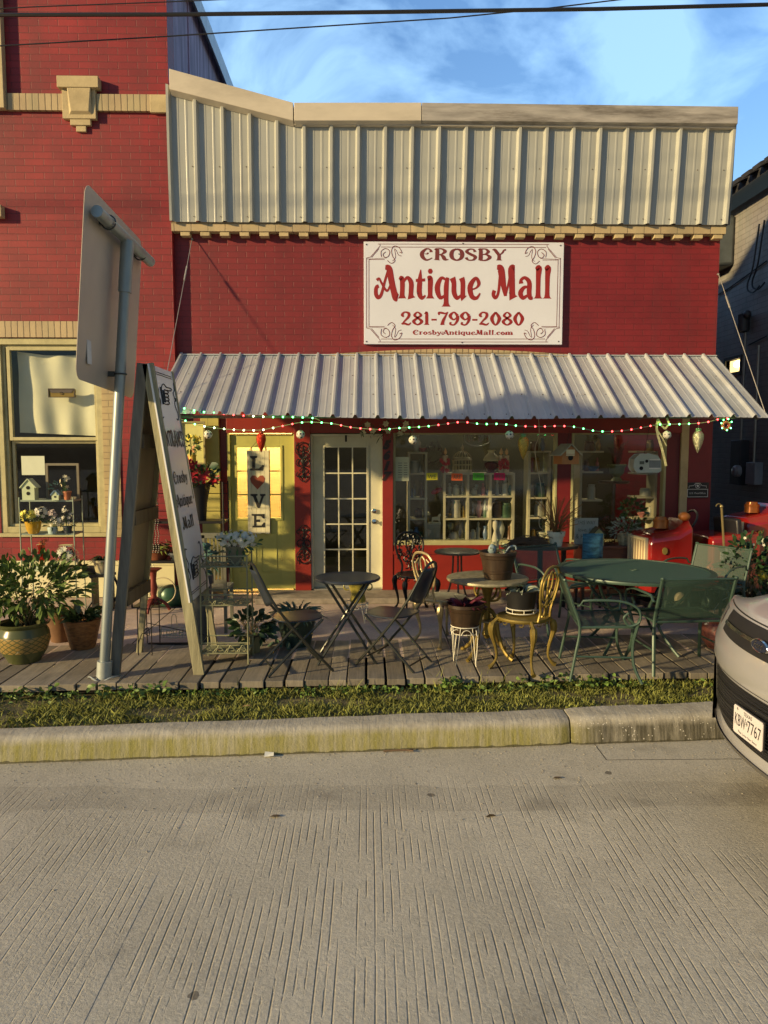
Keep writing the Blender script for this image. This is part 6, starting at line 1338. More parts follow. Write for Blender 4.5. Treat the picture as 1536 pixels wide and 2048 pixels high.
# ---- grey-green metal rack with daisies
Yw = -2.35; c0 = G(455, 1330, 0); gx0_, gx1_ = W(404, 1330, c0.y).x, W(497, 1330, c0.y).x; Yw = c0.y
MR = T('metal_rack', 'pale weathered wire rack right of the A-frame sign', 'shelf rack', ((gx0_ + gx1_) / 2, Yw, .005)); hw = (gx1_ - gx0_) / 2
M_RK = M('rack_metal', (.27, .28, .17), .5, .3, var=.25, dirt=.3); zz_ = [W(450, y_, Yw).z for y_ in (1135, 1212, 1308)]; dp = .26
for sx_ in (-1, 1):
    for sy_ in (0, dp): mb = MB(); mb.cyl((sx_ * hw, sy_, 0), (sx_ * hw, sy_, zz_[0] + .10), .007, 6); mb.build('post', M_RK, MR)
for z in zz_:
    mb = MB(); mb.bb(-hw, hw, 0, dp, z - .006, z); mb.build('shelf', MESHMAT('rack_mesh', (.24, .25, .15), .02, .33), MR, smooth=False)
    mb = MB()
    for zz2 in (z, z + .09): mb.tube([(-hw, 0, zz2), (hw, 0, zz2), (hw, dp, zz2), (-hw, dp, zz2)], .006, 5, closed=True)
    for k in range(4):
        x = -hw + hw * (k + .5) / 2; mb.tube(arc((x, 0, z + .0), hw / 4.2, 0, 180, 8), .004, 4); mb.tube(spline([(x - .03, 0, z + .01), (x, 0, z + .07), (x + .03, 0, z + .03), (x, 0, z + .02)], 4), .0035, 4)
    mb.build('gallery', M_RK, MR)
t = flowers_in('daisy_pot', 'grey metal pot overflowing with white daisies on the wire rack', ((gx0_ + gx1_) / 2 + .08, Yw + .12, zz_[0] + .0), [(0, 0), (.05, 0), (.085, .16), (.09, .17), (.075, .17), (0, .14)], M('zinc', (.22, .22, .16), .5, .3, dirt=.3), [(M_WHT, 90, .02, .05, .19, .085, .024, 7), (M_YEL, 12, -.02, .09, .1, .04, .014, 6)], (.0, .02, .2, .07, 90, .06))
t = T('slat_back_chair', 'grey slatted wooden chair back behind the wire rack', 'chair', (W(428, 1100, -1.9).x, -1.9, 0)); a = W(410, 1070, -1.9); c = W(452, 1070, -1.9); w2 = (c.x - a.x) / 2
M_GW = M('grey_wood', (.16, .16, .12), .75, var=.25)
for s in (-1, 1): mb = MB(); mb.bb(s * w2 - .015, s * w2 + .015, -.015, .015, 0, a.z); mb.build('rear_leg', M_GW, t, smooth=False)
mb = MB(); mb.bb(-w2 - .02, w2 + .02, -.015, .015, a.z - .03, a.z + .02); mb.bb(-w2, w2, -.01, .01, .5, .54)
for k in range(5): mb.bb(-w2 + .03 + k * (2 * w2 - .06) / 4 - .008, -w2 + .03 + k * (2 * w2 - .06) / 4 + .008, -.006, .006, .54, a.z - .03)
mb.build('backrest', M_GW, t, smooth=False); mb = MB(); mb.bb(-w2 - .02, w2 + .02, 0, .36, .42, .45); mb.build('seat', M_GW, t, smooth=False)
for s in (-1, 1): mb = MB(); mb.bb(s * w2 - .015, s * w2 + .015, .32, .35, 0, .42); mb.build('front_leg', M_GW, t, smooth=False)
mb = MB(); e = T('ivy_pot', 'dark pot of round blue-green leaves by the lower hand of the A-frame', 'potted plant', (W(395, 1130, -2.2).x + .03, -2.2, 0)); mb.lathe([(0, .0), (.09, 0), (.10, .55), (.12, .56), (.12, .64), (0, .62)], (0, 0, 0), 16); mb.build('pot', M('dark_pot'), e)
mb = MB(); mb.bush((0, 0, .78), (.13, .12, .17), 70, .075, .06, 12); mb.build('foliage', M_LFG, e)
# pots under the left bistro chair
c = G(503, 1306, 0); t = pot('square_pot', 'weathered wooden pot of dark leafy plant beneath the left bistro chair', 'potted plant', (c.x, c.y, .005), [(0, 0), (.075, 0), (.09, .17), (.0, .15)], M('pot_wood', (.22, .20, .09), .7, var=.35, stretch=(8, 8, 1)), (.08, .155), n=4)
mb = MB(); mb.bush((0, 0, .25), (.19, .16, .13), 150, .085, .045, 21); mb.build('foliage', M_LF2, t)
mb = MB(); q = random.Random(3)
for i in range(12): a = q.uniform(0, 6.28); mb.tube([(0, 0, .15), (.12 * math.cos(a), .1 * math.sin(a), q.uniform(.3, .42))], .003, 4)
mb.build('stems', M_STEM, t)
c = G(590, 1300, 0); t = pot('green_tub', 'large dark green tub of spiky grey-green plant beneath the left bistro chair', 'potted plant', (c.x, c.y + .18, .003), openpot(.13, .19, .30), M('tub_green', (.03, .055, .04), .5), (.17, .25))
mb = MB(); q = random.Random(5)
for i in range(170): a = q.uniform(0, 6.28); ll = q.uniform(.10, .30); mb.leaf((.08 * math.cos(a), .08 * math.sin(a), .26 + q.uniform(0, .05)), (math.cos(a), math.sin(a), q.uniform(.2, 1.8)), ll, .022, .8)
mb.bush((-.1, -.1, .14), (.2, .14, .12), 60, .08, .05, 3); mb.build('foliage', M('aloe_leaf', (.07, .13, .085), .5, var=.35), t)
# yellow urn under the bistro table and white wire stand
e = T('yellow_urn', 'yellow glazed two-handled urn seen under the small black table', 'urn', (W(716, 1195, -1.45).x, -1.45, 0.22)); z0_ = 0
mb = MB(); mb.lathe([(0, 0), (.08, 0), (.085, .03), (.07, .08), (.095, .16), (.10, .19), (.12, .205), (.1, .2), (0, .18)], (0, 0, 0), 24); mb.build('urn_body', M('urn_yellow', (.36, .30, .05), .3, var=.35, scale=12, dirt=.5), e)
for s in (-1, 1): mb = MB(); mb.tube(arc((s * .115, 0, .16), .035, -120 if s > 0 else 60, 120 if s > 0 else 300, 10), .008, 6); mb.build('handle', M('urn_yellow'), e)
e = T('wire_plant_stand', 'low white wire plant stand under the urn', 'plant stand', (W(712, 1210, -1.45).x, -1.45, 0))
def wire_stand(e, r, h, ring=.05):
    mb = MB(); mb.tube(arc((0, 0, h), r, 0, 360, 28, 'xy'), .005, 5); mb.tube(arc((0, 0, h - ring), r * .96, 0, 360, 28, 'xy'), .004, 5)
    for k in range(8): a = 2 * math.pi * k / 8; mb.tube(arc((r * .98 * math.cos(a), r * .98 * math.sin(a), h - ring), ring * .7, 0, 180, 6, 'xz' if k % 4 in (1, 2) else 'yz'), .0035, 4)
    mb.tube([(-r, 0, h - ring), (r, 0, h - ring)], .004, 4); mb.tube([(0, -r, h - ring), (0, r, h - ring)], .004, 4); mb.build('ring', M('white_wire', (.62, .60, .50), .4), e)
    for k in range(4):
        a = R(45 + 90 * k); t1, t2 = a - .35, a + .35; ft = (r * 1.02 * math.cos(a), r * 1.02 * math.sin(a), 0)
        mb = MB(); mb.tube([(r * math.cos(t1), r * math.sin(t1), h), (ft[0] * .995, ft[1], .006), (r * math.cos(t2), r * math.sin(t2), h)], .0042, 5); mb.build('leg', M('white_wire'), e)
wire_stand(e, .13, .21)
# barrel pots
M_BRL = M('barrel_brown', (.035, .02, .010), .45, var=.35, scale=5, stretch=(6, 6, .6))
def barrel(r0, r1, h): return [(0, 0), (r0, 0), (r0 + (r1 - r0) * .1, h * .1), (r0 + (r1 - r0) * .2, h * .2), (r0 + (r1 - r0) * .2 + .006, h * .22), (r0 + (r1 - r0) * .3 + .006, h * .30), (r0 + (r1 - r0) * .3, h * .32), (r0 + (r1 - r0) * .75, h * .74), (r0 + (r1 - r0) * .76 + .006, h * .76), (r0 + (r1 - r0) * .9 + .006, h * .86), (r1 - .004, h * .88), (r1 + .008, h * .9), (r1 + .008, h), (r1 - .01, h), (r1 - .02, h * .8), (0, h * .8)]
c = G(995, 1157, .712); t = pot('barrel_pot', 'brown barrel pot with small figurine and sprig on the gold table', 'potted plant', (c.x, c.y, .717), barrel(.115, .155, .235), M_BRL, (.135, .19))
mb = MB(); mb.bush((.0, 0, .27), (.06, .05, .07), 70, .035, .018, 3); mb.build('foliage', M('ivy_pale', (.22, .27, .14), .5, var=.4), t)
mb = MB(); q = random.Random(1); mb.ball((-.05, 0, .25), (.035, .03, .05)); mb.tube(spline([(.05, 0, .2), (.1, 0, .27), (.15, 0, .28), (.16, 0, .25)], 4), .008, 6); mb.build('pebbles', M('blue_grey_stone', (.2, .27, .3), .5), t)
mb = MB(); mb.lathe([(0, .2), (.035, .2), (.028, .3), (.012, .36), (.025, .40), (.022, .44), (0, .455)], (-.02, .03, .05), 12); mb.build('figurine', M('stone_cream', (.34, .32, .2), .7), t)
c = G(930, 1262, .4); zst = .33
c = G(931, 1334, 0); STC = c
e = T('wire_plant_stand', 'tall white wire stand carrying the barrel pot of purple leaves', 'plant stand', (c.x, c.y + .06, .005)); wire_stand(e, .118, .34, .06)
t = pot('barrel_pot', 'brown barrel pot of purple-red leaves on the white wire stand', 'potted plant', (c.x, c.y + .06, .285), barrel(.10, .155, .25), M_BRL, (.135, .2))
mb = MB(); q = random.Random(8)
for i in range(70): a = q.uniform(0, 6.28); ll = q.uniform(.12, .24); mb.leaf((.03 * math.cos(a), .03 * math.sin(a), .2), (math.cos(a), math.sin(a), q.uniform(.25, 1.7)), ll, .04, .5)
mb.build('foliage', M('purple_leaf', (.10, .018, .035), .35, var=.6, scale=7), t)
# black pot on gold chair
c = G(1043, 1228, .44); t = pot('black_pot', 'black pot with pale spiky plant on the seat of the gold chair', 'potted plant', (c.x, c.y + .02, .446), [(0, .03), (.11, .03), (.135, .18), (.142, .2), (.125, .2), (0, .16)], M('black_planter'), (.12, .165))
mb = MB(); mb.tube(arc((0, 0, .045), .125, 0, 360, 24, 'xy'), .005, 5); mb.tube(arc((0, 0, .012), .128, 0, 360, 24, 'xy'), .005, 5); [mb.cyl((.126 * math.cos(a), .126 * math.sin(a), .008), (.126 * math.cos(a), .126 * math.sin(a), .045), .004, 4) for a in [k * .785 for k in range(8)]]; mb.build('ring_base', M('white_wire'), t)
mb = MB(); q = random.Random(2)
for i in range(22): a = q.uniform(0, 6.28); ll = q.uniform(.12, .2); mb.leaf((.04 * math.cos(a), .04 * math.sin(a), .18), (math.cos(a), math.sin(a), q.uniform(.6, 2)), ll, .04, .9)
mb.build('foliage', M('silver_leaf', (.28, .32, .24), .5, var=.3), t)
# twigs, white flowerpot
c = W(1060, 1088, Yd); t = T('twig_heap', 'heap of curly brown twigs on the dark oval table', 'twigs', (c.x - .02, Yd - .08, zt_)); mb = MB(); q = random.Random(12)
for i in range(110):
    p0 = V((q.uniform(-.25, .0), q.uniform(-.12, .12), q.uniform(.01, .05))); p1 = p0 + V((q.uniform(.05, .22), q.uniform(-.04, .04), q.uniform(.0, .09) * (1 - abs(p0.x + .1) * 3))); p2 = p1 + V((q.uniform(.03, .18), q.uniform(-.05, .05), -q.uniform(.0, .07)))
    for p_ in (p0, p1, p2): p_.z = max(.006, p_.z)
    mb.tube(spline([p0, p1, p2], 3), .0035, 4)
mb.build('twigs', M_TWIG, t)
c = W(1112, 1083, Yd - .08); t = pot('white_flowerpot', 'white clay flowerpot of reddish twiggy plant on the dark oval table', 'potted plant', (c.x, Yd - .08, zt_), [(0, 0), (.065, 0), (.085, .115), (.098, .115), (.103, .165), (.09, .165), (.085, .14), (0, .13)], M('white_clay', (.70, .66, .48), .6, var=.06), (.085, .14))
mb = MB(); q = random.Random(5)
for i in range(60): a = q.uniform(0, 6.28); h = q.uniform(.12, .42); k = q.uniform(.1, .3); mb.tube(spline([(.03 * math.cos(a), .03 * math.sin(a), .14), (k * .4 * math.cos(a), k * .4 * math.sin(a), .14 + h * .6), (k * math.cos(a), k * math.sin(a), .14 + h)], 2), .0032, 4)
mb.build('stems', M('reddish_stem', (.26, .12, .035), .6, var=.4), t); mb = MB(); mb.bush((-.02, 0, .22), (.17, .12, .1), 70, .05, .012, 5); mb.build('foliage', M_LF, t)
# ================================================================== RIGHT SIDE: signs, trunk, fire-engine rides
Yt = -.42; a, c = W(1150, 1095, Yt), W(1272, 1095, Yt)
e = T('wooden_trunk', 'dark wooden trunk table under the right shop window', 'trunk', ((a.x + c.x) / 2, Yt, 0)); hw = (c.x - a.x) / 2; zk = W(1200, 1088, Yt).z
M_TRK = M('trunk_wood', (.13, .05, .03), .5, var=.3, stretch=(1, 5, 5))
mb = MB(); mb.bb(-hw, hw, -.2, .2, zk - .03, zk); mb.build('lid', M_TRK, e, smooth=False, bevel=.004); mb = MB(); mb.bb(-hw + .03, hw - .03, -.17, .17, .25, zk - .031); mb.build('chest', M_TRK, e, smooth=False, bevel=.004)
for sx_ in (-1, 1):
    for sy_ in (-1, 1): mb = MB(); mb.bb(sx_ * (hw - .06) - .02, sx_ * (hw - .06) + .02, sy_ * .14 - .02, sy_ * .14 + .02, 0, .25); mb.build('leg', M_TRK, e, smooth=False)
e = T('rustic_sign', 'weathered white wooden sign reading THIS WAY and HAPPY leaning on the window', 'sign', (W(1172, 1095, Yt).x, Yt - .0, zk)); a, c = W(1148, 1092, Yt), W(1196, 1036, Yt)
mb = MB(); mb.bb(a.x, c.x, Yt - .01, Yt + .01, zk, c.z); mb.build('board', M('chalky_board', (.42, .42, .34), .75, var=.15, dirt=.4), e, smooth=False, world=True)
mb = MB(); o_ = V(((a.x + c.x) / 2, Yt - .0112, c.z - .075)); text_on(mb, 'THIS WAY', o_, UX, UZ, .045, width=.22, shear=.15); text_on(mb, 'love, life', o_ + V((0, 0, -.085)), UX, UZ, .04, width=.20, shear=.25); text_on(mb, '& HAPPY', o_ + V((0, 0, -.17)), UX, UZ, .055, width=.25)
mb.build('lettering', M('print_grey'), e, smooth=False, world=True)
p = W(1194, 1088, Yt - .1); birdhouse('pale yellow birdhouse with mossy roof in front of the rustic sign', (p.x, Yt - .1, zk), .125, .12, .14, M('straw_paint', (.42, .42, .18), .7, var=.15), M('moss_roof', (.09, .09, .05), .8, var=.3), 1)
t = pot('hex_planter', 'patterned faceted planter of silvery trailing leaves on the trunk', 'potted plant', (W(1245, 1085, Yt).x, Yt - .08, zk), [(0, 0), (.07, 0), (.10, .13), (.09, .135), (0, .12)], M('bark_pattern', (.40, .36, .22), .6, var=.7, scale=22, stretch=(1, 1, .6)), (.085, .12), n=6)
mb = MB(); mb.bush((0, 0, .19), (.19, .13, .12), 150, .06, .022, 9); mb.build('foliage', M('silver_leaf'), t)
t = T('tall_plant', 'tall green leafy plant standing before the narrower shop window', 'potted plant', (W(1262, 1090, Yt + .12).x, Yt + .12, zk)); mb = MB(); mb.lathe(openpot(.05, .07, .09), (0, 0, 0), 14); mb.build('pot', M('dark_pot'), t)
mb = MB(); mb.cyl((0, 0, .08), (-.02, 0, .52), .005, 5); mb.build('stem', M_STEM, t); mb = MB(); mb.bush((.0, 0, .36), (.15, .12, .19), 170, .07, .035, 19); mb.build('foliage', M_LF, t)
t = T('spring_sign_plant', 'reddish-brown twiggy foliage between the birdhouse and the planter', 'plant', (W(1218, 1085, Yt + .1).x, Yt + .1, zk)); mb = MB(); mb.bush((0, 0, .16), (.12, .1, .16), 120, .05, .018, 7); mb.build('foliage', M('leaf_rust'), t)
t = T('small_plaque_stand', 'small hanging plant on an unseen hook before the window', 'plant', (0, 0, -5)) if False else None
e = T('cushion', 'blue and straw striped cushion leaning under the trunk', 'cushion', (W(1185, 1112, -.95).x, -.95, .0)); a = W(1165, 1112, -.95); c = W(1207, 1078, -.95)
mb = MB(); vs = []; n_ = 10
w2, h2 = (c.x - a.x) / 2, .16; zc = (a.z + c.z) / 2
for sgn in (-1, 1):
    for j in range(n_ + 1):
        for i in range(n_ + 1):
            u, v = -1 + 2 * i / n_, -1 + 2 * j / n_; b_ = .065 * max(0, (1 - u ** 4)) * max(0, (1 - v ** 4)); vs.append((u * w2, sgn * b_, zc + v * h2))
K = (n_ + 1) ** 2; fs = []
for s_ in (0, 1):
    for j in range(n_):
        for i in range(n_): q0_ = s_ * K + j * (n_ + 1) + i; f_ = (q0_, q0_ + 1, q0_ + n_ + 2, q0_ + n_ + 1); fs.append(f_ if s_ == 0 else f_[::-1])
mb.add(vs, fs); mb.build('cushion', M('teal_straw_cloth', (.05, .16, .22), .85, var=.8, scale=3, stretch=(3, 1, 8)), e)
mb = MB(); mb.bb(-.16, .16, -.16, .16, zc - h2 - .04, zc - h2); [mb.bb(x_ - .012, x_ + .012, y_ - .012, y_ + .012, 0, zc - h2 - .04) for x_ in (-.14, .14) for y_ in (-.14, .14)]; mb.build('stool', M('black_wood'), e, smooth=False)
# red fire-engine ride (without riders)
M_FR = M('ride_red', (.26, .012, .010), .18, var=.12, scale=3, spec=.7, coat=.4, dirt=.12); M_FC = M('ride_cream', (.70, .60, .36), .35, var=.08); M_FB = M('ride_black', (.015, .015, .02), .4)
def fire_engine(label, loc, rz, ladder=False):
    """toy engine about 1.2 m long, nose towards -X"""
    t = T('fire_engine_ride', label, 'kiddie ride', loc, rz, 'coin-operated red fire engines')
    def loft(sec, name, mat):
        mb = MB(); k = len(sec[0][1]); vs = []
        for x_, pr_ in sec: vs += [(x_, y_, z_) for y_, z_ in pr_]
        fs = [(i * k + j, i * k + (j + 1) % k, (i + 1) * k + (j + 1) % k, (i + 1) * k + j) for i in range(len(sec) - 1) for j in range(k)]; fs += [tuple(range(k))[::-1], tuple(range((len(sec) - 1) * k, len(sec) * k))]
        mb.add(vs, fs); return mb.build(name, mat, t, bevel=.02)
    def pr_(w, z0, z1, c): return [(-w, z0), (w, z0), (w, z1 - c), (w - c, z1), (-w + c, z1), (-w, z1 - c)]
    loft([(-.60, pr_(.20, .36, .70, .05)), (-.57, pr_(.22, .34, .76, .06)), (-.30, pr_(.24, .34, .80, .07)), (-.16, pr_(.25, .34, .90, .09))], 'hood', M_FR)
    loft([(-.62, pr_(.27, .20, .36, .02)), (.62, pr_(.27, .20, .36, .02))], 'chassis', M_FR)
    loft([(.06, pr_(.25, .34, .72, .04)), (.60, pr_(.25, .34, .76, .05))], 'tub', M_FR)
    mb = MB(); frame(mb, -.17, .17, .38, .72, .025, -.0, .03); [mb.bb(-.15 + .05 * k - .01, -.15 + .05 * k + .01, .0, .025, .40, .70) for k in range(7)]; mb.v = [(-.60 - y_, x_, z_) for x_, y_, z_ in mb.v]; mb.build('grille', M_FC, t, smooth=False)
    mb = MB(); mb.lathe([(0, 0), (.075, 0), (.07, .06), (.075, .06), (.075, .085), (.06, .085), (.055, .11), (0, .115)], (-.38, -.02, .80), 18); mb.build('beacon', M('beacon_amber', (.40, .12, .02), .25, .3), t)
    mb = MB(); mb.ball((-.20, -.14, .92), (.06, .06, .045)); mb.build('horn', M('ride_orange', (.50, .16, .03), .35), t)
    mb = MB(); mb.tube(arc((0, 0, 0), .12, 0, 360, 24, 'xy'), .012, 7); M_ = Matrix.Rotation(R(-60), 3, 'Y'); mb.v = [tuple(M_ @ V(v_) + V((-.06, 0, .86))) for v_ in mb.v]; mb.build('steering_wheel', M_FB, t)
    mb = MB(); mb.box((.22, 0, .52), (.28, .38, .06)); mb.box((.40, 0, .72), (.06, .40, .34), ry=R(-8)); mb.build('seat', M_FB, t, bevel=.02)
    for sx_ in (-.36, .36):
        for s in (-1, 1):
            mb = MB(); mb.lathe([(0, 0), (.13, 0), (.15, .02), (.15, .07), (.13, .09), (.06, .09), (.05, .075), (0, .075)], (sx_, s * .27, .16), 20, tilt=Matrix.Rotation(R(-90 * s), 3, 'X')); w_ = mb.build('wheel', M_FB, t)
            mb = MB(); mb.lathe([(0, 0), (.06, 0), (.04, .02), (0, .025)], (sx_, s * .36, .16), 14, tilt=Matrix.Rotation(R(-90 * s), 3, 'X')); mb.build('hubcap', M_FC, w_)
    mb = MB(); mb.bb(.14, .30, -.2575, -.2515, .50, .62); mb.build('instruction_plate', M('plate_pale', (.5, .5, .5), .5), t, smooth=False)
    mb = MB(); mb.bb(.215, .228, -.2595, -.2577, .56, .62); [mb.bb(.155 + .05 * i, .185 + .05 * i, -.2595, -.2577, .53 + .03 * j, .54 + .03 * j) for i in range(3) for j in range(3) if not (i == 1 and j > 0)]; mb.build('plate_marks', M('print_grey'), t, smooth=False)
    mb = MB(); mb.lathe([(0, 0), (.035, 0), (.035, .006), (0, .006)], (-.46, -.238, .60), 16, sx=.8, tilt=Matrix.Rotation(R(90), 3, 'X')); mb.build('badge', M('badge_gold', (.6, .45, .12), .3, .6), t)
    if ladder:
        mb = MB(); mb.cyl((-.1, -.27, .78), (.6, -.27, .78), .018, 8); [mb.cyl((x_, -.27, .36), (x_, -.27, .78), .016, 8) for x_ in (.12, .3, .48)]; mb.build('side_rail', M('ride_white', (.7, .66, .55), .4), t)
        mb = MB(); mb.tube(arc((.05, 0, .78), .17, 0, 180, 14), .05, 8, flat=.9); mb.build('wheel_arch', M_FR, t)
    mb = MB(); mb.bb(-.5, .5, -.2, .2, .0, .06); mb.bb(-.08, .08, -.08, .08, .06, .2); mb.build('base', M_FB, t, bevel=.01); t.scale = (1.14, 1.14, 1.16); return t
p = W(1330, 1100, -.62); fire_engine('red fire engine ride with cream grille, nearer the right shop pillar', (W(1385, 1100, -.70).x, -.70, .0), R(10))
fire_engine('red fire engine ride with white side rail, set back in the alley', (5.02, -.25, .14), R(14), True)
e = T('brass_pole', 'thin leaning brass-coloured pole standing between the fire engines', 'pole', (W(1452, 1200, -1.1).x, -1.1, 0)); a = W(1443, 1013, -1.1); bz_ = a.z
mb = MB(); x0_ = a.x - e.location.x; mb.cyl((0.03, 0, 0), (x0_, 0, bz_), .013, 8); mb.ball((x0_, 0, bz_), .02); mb.tube(arc((x0_ - .03, 0, bz_), .03, 0, 180, 8), .006, 5); mb.build('shaft', M('brass_pole', (.32, .26, .12), .3, .6), e)
_ = MB(); _.lathe([(.0, 0), (.045, .03), (.06, .12), (.045, .30), (.015, .42), (0, .43)], (x0_ - .09, .02, bz_ - .45), 16)
# plants at the right
def bigplant(label, px, py, rad, h, n_, mat, potp=(.12, .17, .28), seed=1, blooms=None):
    c = G(px, py, 0); t = pot('potted_plant', label, 'potted plant', (c.x, c.y, .002), openpot(*potp), M('black_planter'), (potp[1] - .02, potp[2] * .86), 'potted plants by the fire engines')
    mb = MB(); mb.bush((0, 0, potp[2] + h * .5), (rad, rad * .8, h * .6), n_, .09, .045, seed); mb.build('foliage', mat, t)
    mb = MB(); q = random.Random(seed); [mb.tube([(0, 0, potp[2] * .8), (q.uniform(-1, 1) * rad * .6, q.uniform(-1, 1) * rad * .5, potp[2] + h * q.uniform(.4, .9))], .005, 4) for i in range(9)]; mb.build('stems', M_STEM, t)
    if blooms:
        mb = MB()
        for i in range(blooms[1]): mb.flower((q.uniform(-1, 1) * rad * .9, -rad * q.uniform(.3, .8), potp[2] + h * q.uniform(.3, 1.05)), (q.uniform(-.5, .5), -1, .3), .018, 5, .7)
        mb.build('blossoms', blooms[0], t)
    return t
bigplant('tall dark leafy shrub with white blossoms in a black pot by the car', 1492, 1245, .30, .62, 420, M_LF2, seed=31, blooms=(M_WHT, 7))
bigplant('low green plant with orange flower spikes behind the far green chair', 1418, 1215, .20, .34, 170, M_LF, (.09, .13, .2), 33, (M('orange_petal', (.6, .18, .05), .5), 9))
e = T('yellow_lantern', 'round yellow lantern hung among the leaves at the right edge', 'lantern', tuple(W(1527, 1152, -1.6))); mb = MB(); mb.ball((0, 0, 0), (.06, .05, .065), 14, 9); mb.build('globe', M('yellow_plastic', (.6, .5, .05), .35), e); mb = MB(); mb.lathe([(0, 0), (.02, 0), (.02, .03), (0, .03)], (0, 0, .06), 8); mb.build('cap', M_BI, e); mb = MB(); mb.cyl((0, 0, .09), (0, 0, .22), .004, 4); mb.tube([(0, 0, .22), (.04, 0, .25), (.05, 0, -.9 - .25)], .006, 5); mb.build('hook', M_BI, e)
c = G(1432, 1296, 0); pot('painted_pot', 'round pot painted red and white behind the car bumper', 'pot', (c.x + .02, c.y, .005), [(0, 0), (.09, 0), (.15, .08), (.165, .15), (.14, .22), (.10, .245), (.11, .26), (.09, .26), (0, .2)], M('painted_pattern', (.34, .12, .09), .3, var=.95, scale=13, dirt=.5))
c = G(1480, 1262, 0); e = T('grey_basin', 'pale oval basin on the ground behind the car', 'basin', (c.x, c.y + .1, .003)); mb = MB(); mb.lathe([(0, .02), (.15, .02), (.2, .1), (.215, .1), (.16, 0), (0, 0)], (0, 0, 0), 24, 1.2, .8); mb.build('bowl', M('pale_enamel', (.45, .5, .52), .3), e); mb = MB(); mb.tube(arc((0, 0, .1), .24, 0, 180, 14), .006, 5); mb.build('handle', M('white_wire'), e)

# ================================================================== HANGING THINGS UNDER THE AWNING
Yh = -1.26
def hang(px, y0, Y=Yh):
    p = W(px, y0, Y); return p
def bulb_ornament(label, px, y0, y1, mat, capm, w=None):
    a, c = W(px, y0, Yh), W(px, y1, Yh); H = a.z - c.z; w = w or H * .27; t = T('bulb_ornament', label, 'ornament', tuple(a), group='giant Christmas bulb ornaments')
    mb = MB(); pr_ = [(0, -1), (.12, -.97), (.45, -.82), (.8, -.60), (1, -.40), (.93, -.24), (.66, -.14), (.45, -.10)]; mb.lathe([(r_ * w, z * H) for r_, z in pr_], (0, 0, 0), 24)
    mb.build('bulb', mat, t); mb = MB(); mb.lathe([(.45 * w, -.11 * H), (.5 * w, -.09 * H), (.5 * w, .0), (.3 * w, .02 * H), (0, .03 * H)], (0, 0, 0), 16)
    [mb.lathe([(.5 * w, -.002), (.54 * w, .0), (.5 * w, .002)], (0, 0, -.02 * H - k * .025 * H), 16) for k in range(3)]; mb.build('cap', capm, t)
    mb = MB(); mb.cyl((0, 0, .02 * H), (0, 0, max(.03, za1 + .02 - a.z)), .002, 4); mb.build('hanger', M_CAB, t)
def glitter(name, c=None): return M(name, c, .28, .75, var=.55, scale=90, bump=.9, bscale=130)
bulb_ornament('giant red glittery bulb ornament hanging over the LOVE sign', 522, 862, 905, glitter('glitter_red', (.50, .04, .015)), glitter('glitter_red_cap', (.45, .10, .07)), .052)
bulb_ornament('giant gold glittery bulb ornament hanging before the big window', 1047, 868, 919, glitter('glitter_gold', (.50, .36, .07)), glitter('glitter_green', (.20, .42, .20)), .058)
bulb_ornament('giant silver bulb ornament with green cap near the right pillar', 1397, 857, 906, glitter('glitter_silver', (.42, .42, .28)), glitter('glitter_green'), .058)
m, nt, b = nodes_of('football_pattern'); N = nt.nodes; L = nt.links; g = N.new('ShaderNodeTexCoord'); v_ = N.new('ShaderNodeTexVoronoi'); v_.inputs['Scale'].default_value = 26; v_.inputs['Randomness'].default_value = .4
L.new(g.outputs['Object'], v_.inputs[0]); lt_ = N.new('ShaderNodeMath'); lt_.operation = 'LESS_THAN'; lt_.inputs[1].default_value = .30; L.new(v_.outputs[0], lt_.inputs[0]); mx_ = N.new('ShaderNodeMix'); mx_.data_type = 'RGBA'; L.new(lt_.outputs[0], mx_.inputs[0]); mx_.inputs[6].default_value = (.62, .60, .48, 1); mx_.inputs[7].default_value = (.03, .03, .03, 1); L.new(mx_.outputs[2], b.inputs['Base Color']); b.inputs['Roughness'].default_value = .35; M_BALL = m
for px, py, lab in ((416, 869, 'by the olive post at the left'), (601, 869, 'before the red post between the doors'), (826, 880, 'before the left end of the big window'), (1019, 870, 'beside the gold bulb ornament'), (1334, 870, 'under the ribbon near the right pillar')):
    p = W(px, py, Yh); t = T('ball_ornament', 'black and white football ornament hanging ' + lab, 'ornament', tuple(p), group='football ornaments under the awning'); mb = MB(); mb.ball((0, 0, 0), .046, 16, 10); mb.build('ball', M_BALL, t)
    mb = MB(); mb.cyl((0, 0, .045), (0, 0, za1 + .01 - p.z), .0015, 4); mb.build('hanger', M_CAB, t)
p = W(1452, 851, Yh); t = T('donut_ornament', 'glittery wreath ornament strung with coloured lights beyond the pillar', 'ornament', tuple(p)); mb = MB(); mb.tube(arc((0, 0, 0), .035, 0, 360, 16), .02, 8); mb.build('ring', glitter('glitter_rust', (.40, .14, .08)), t); mb = MB(); [mb.ball((.06 * math.cos(a), -.015, .06 * math.sin(a) + .01), .008, 6, 4) for a in (.5, 1.3, 2.2, 2.9, 3.8, 4.8, 5.6)]; mb.build('lights', EM('bulb_green', (.10, 1, .22), 9), t); mb = MB(); mb.cyl((0, 0, .05), (0, 0, .12), .002, 4); mb.build('hanger', M_CAB, t)
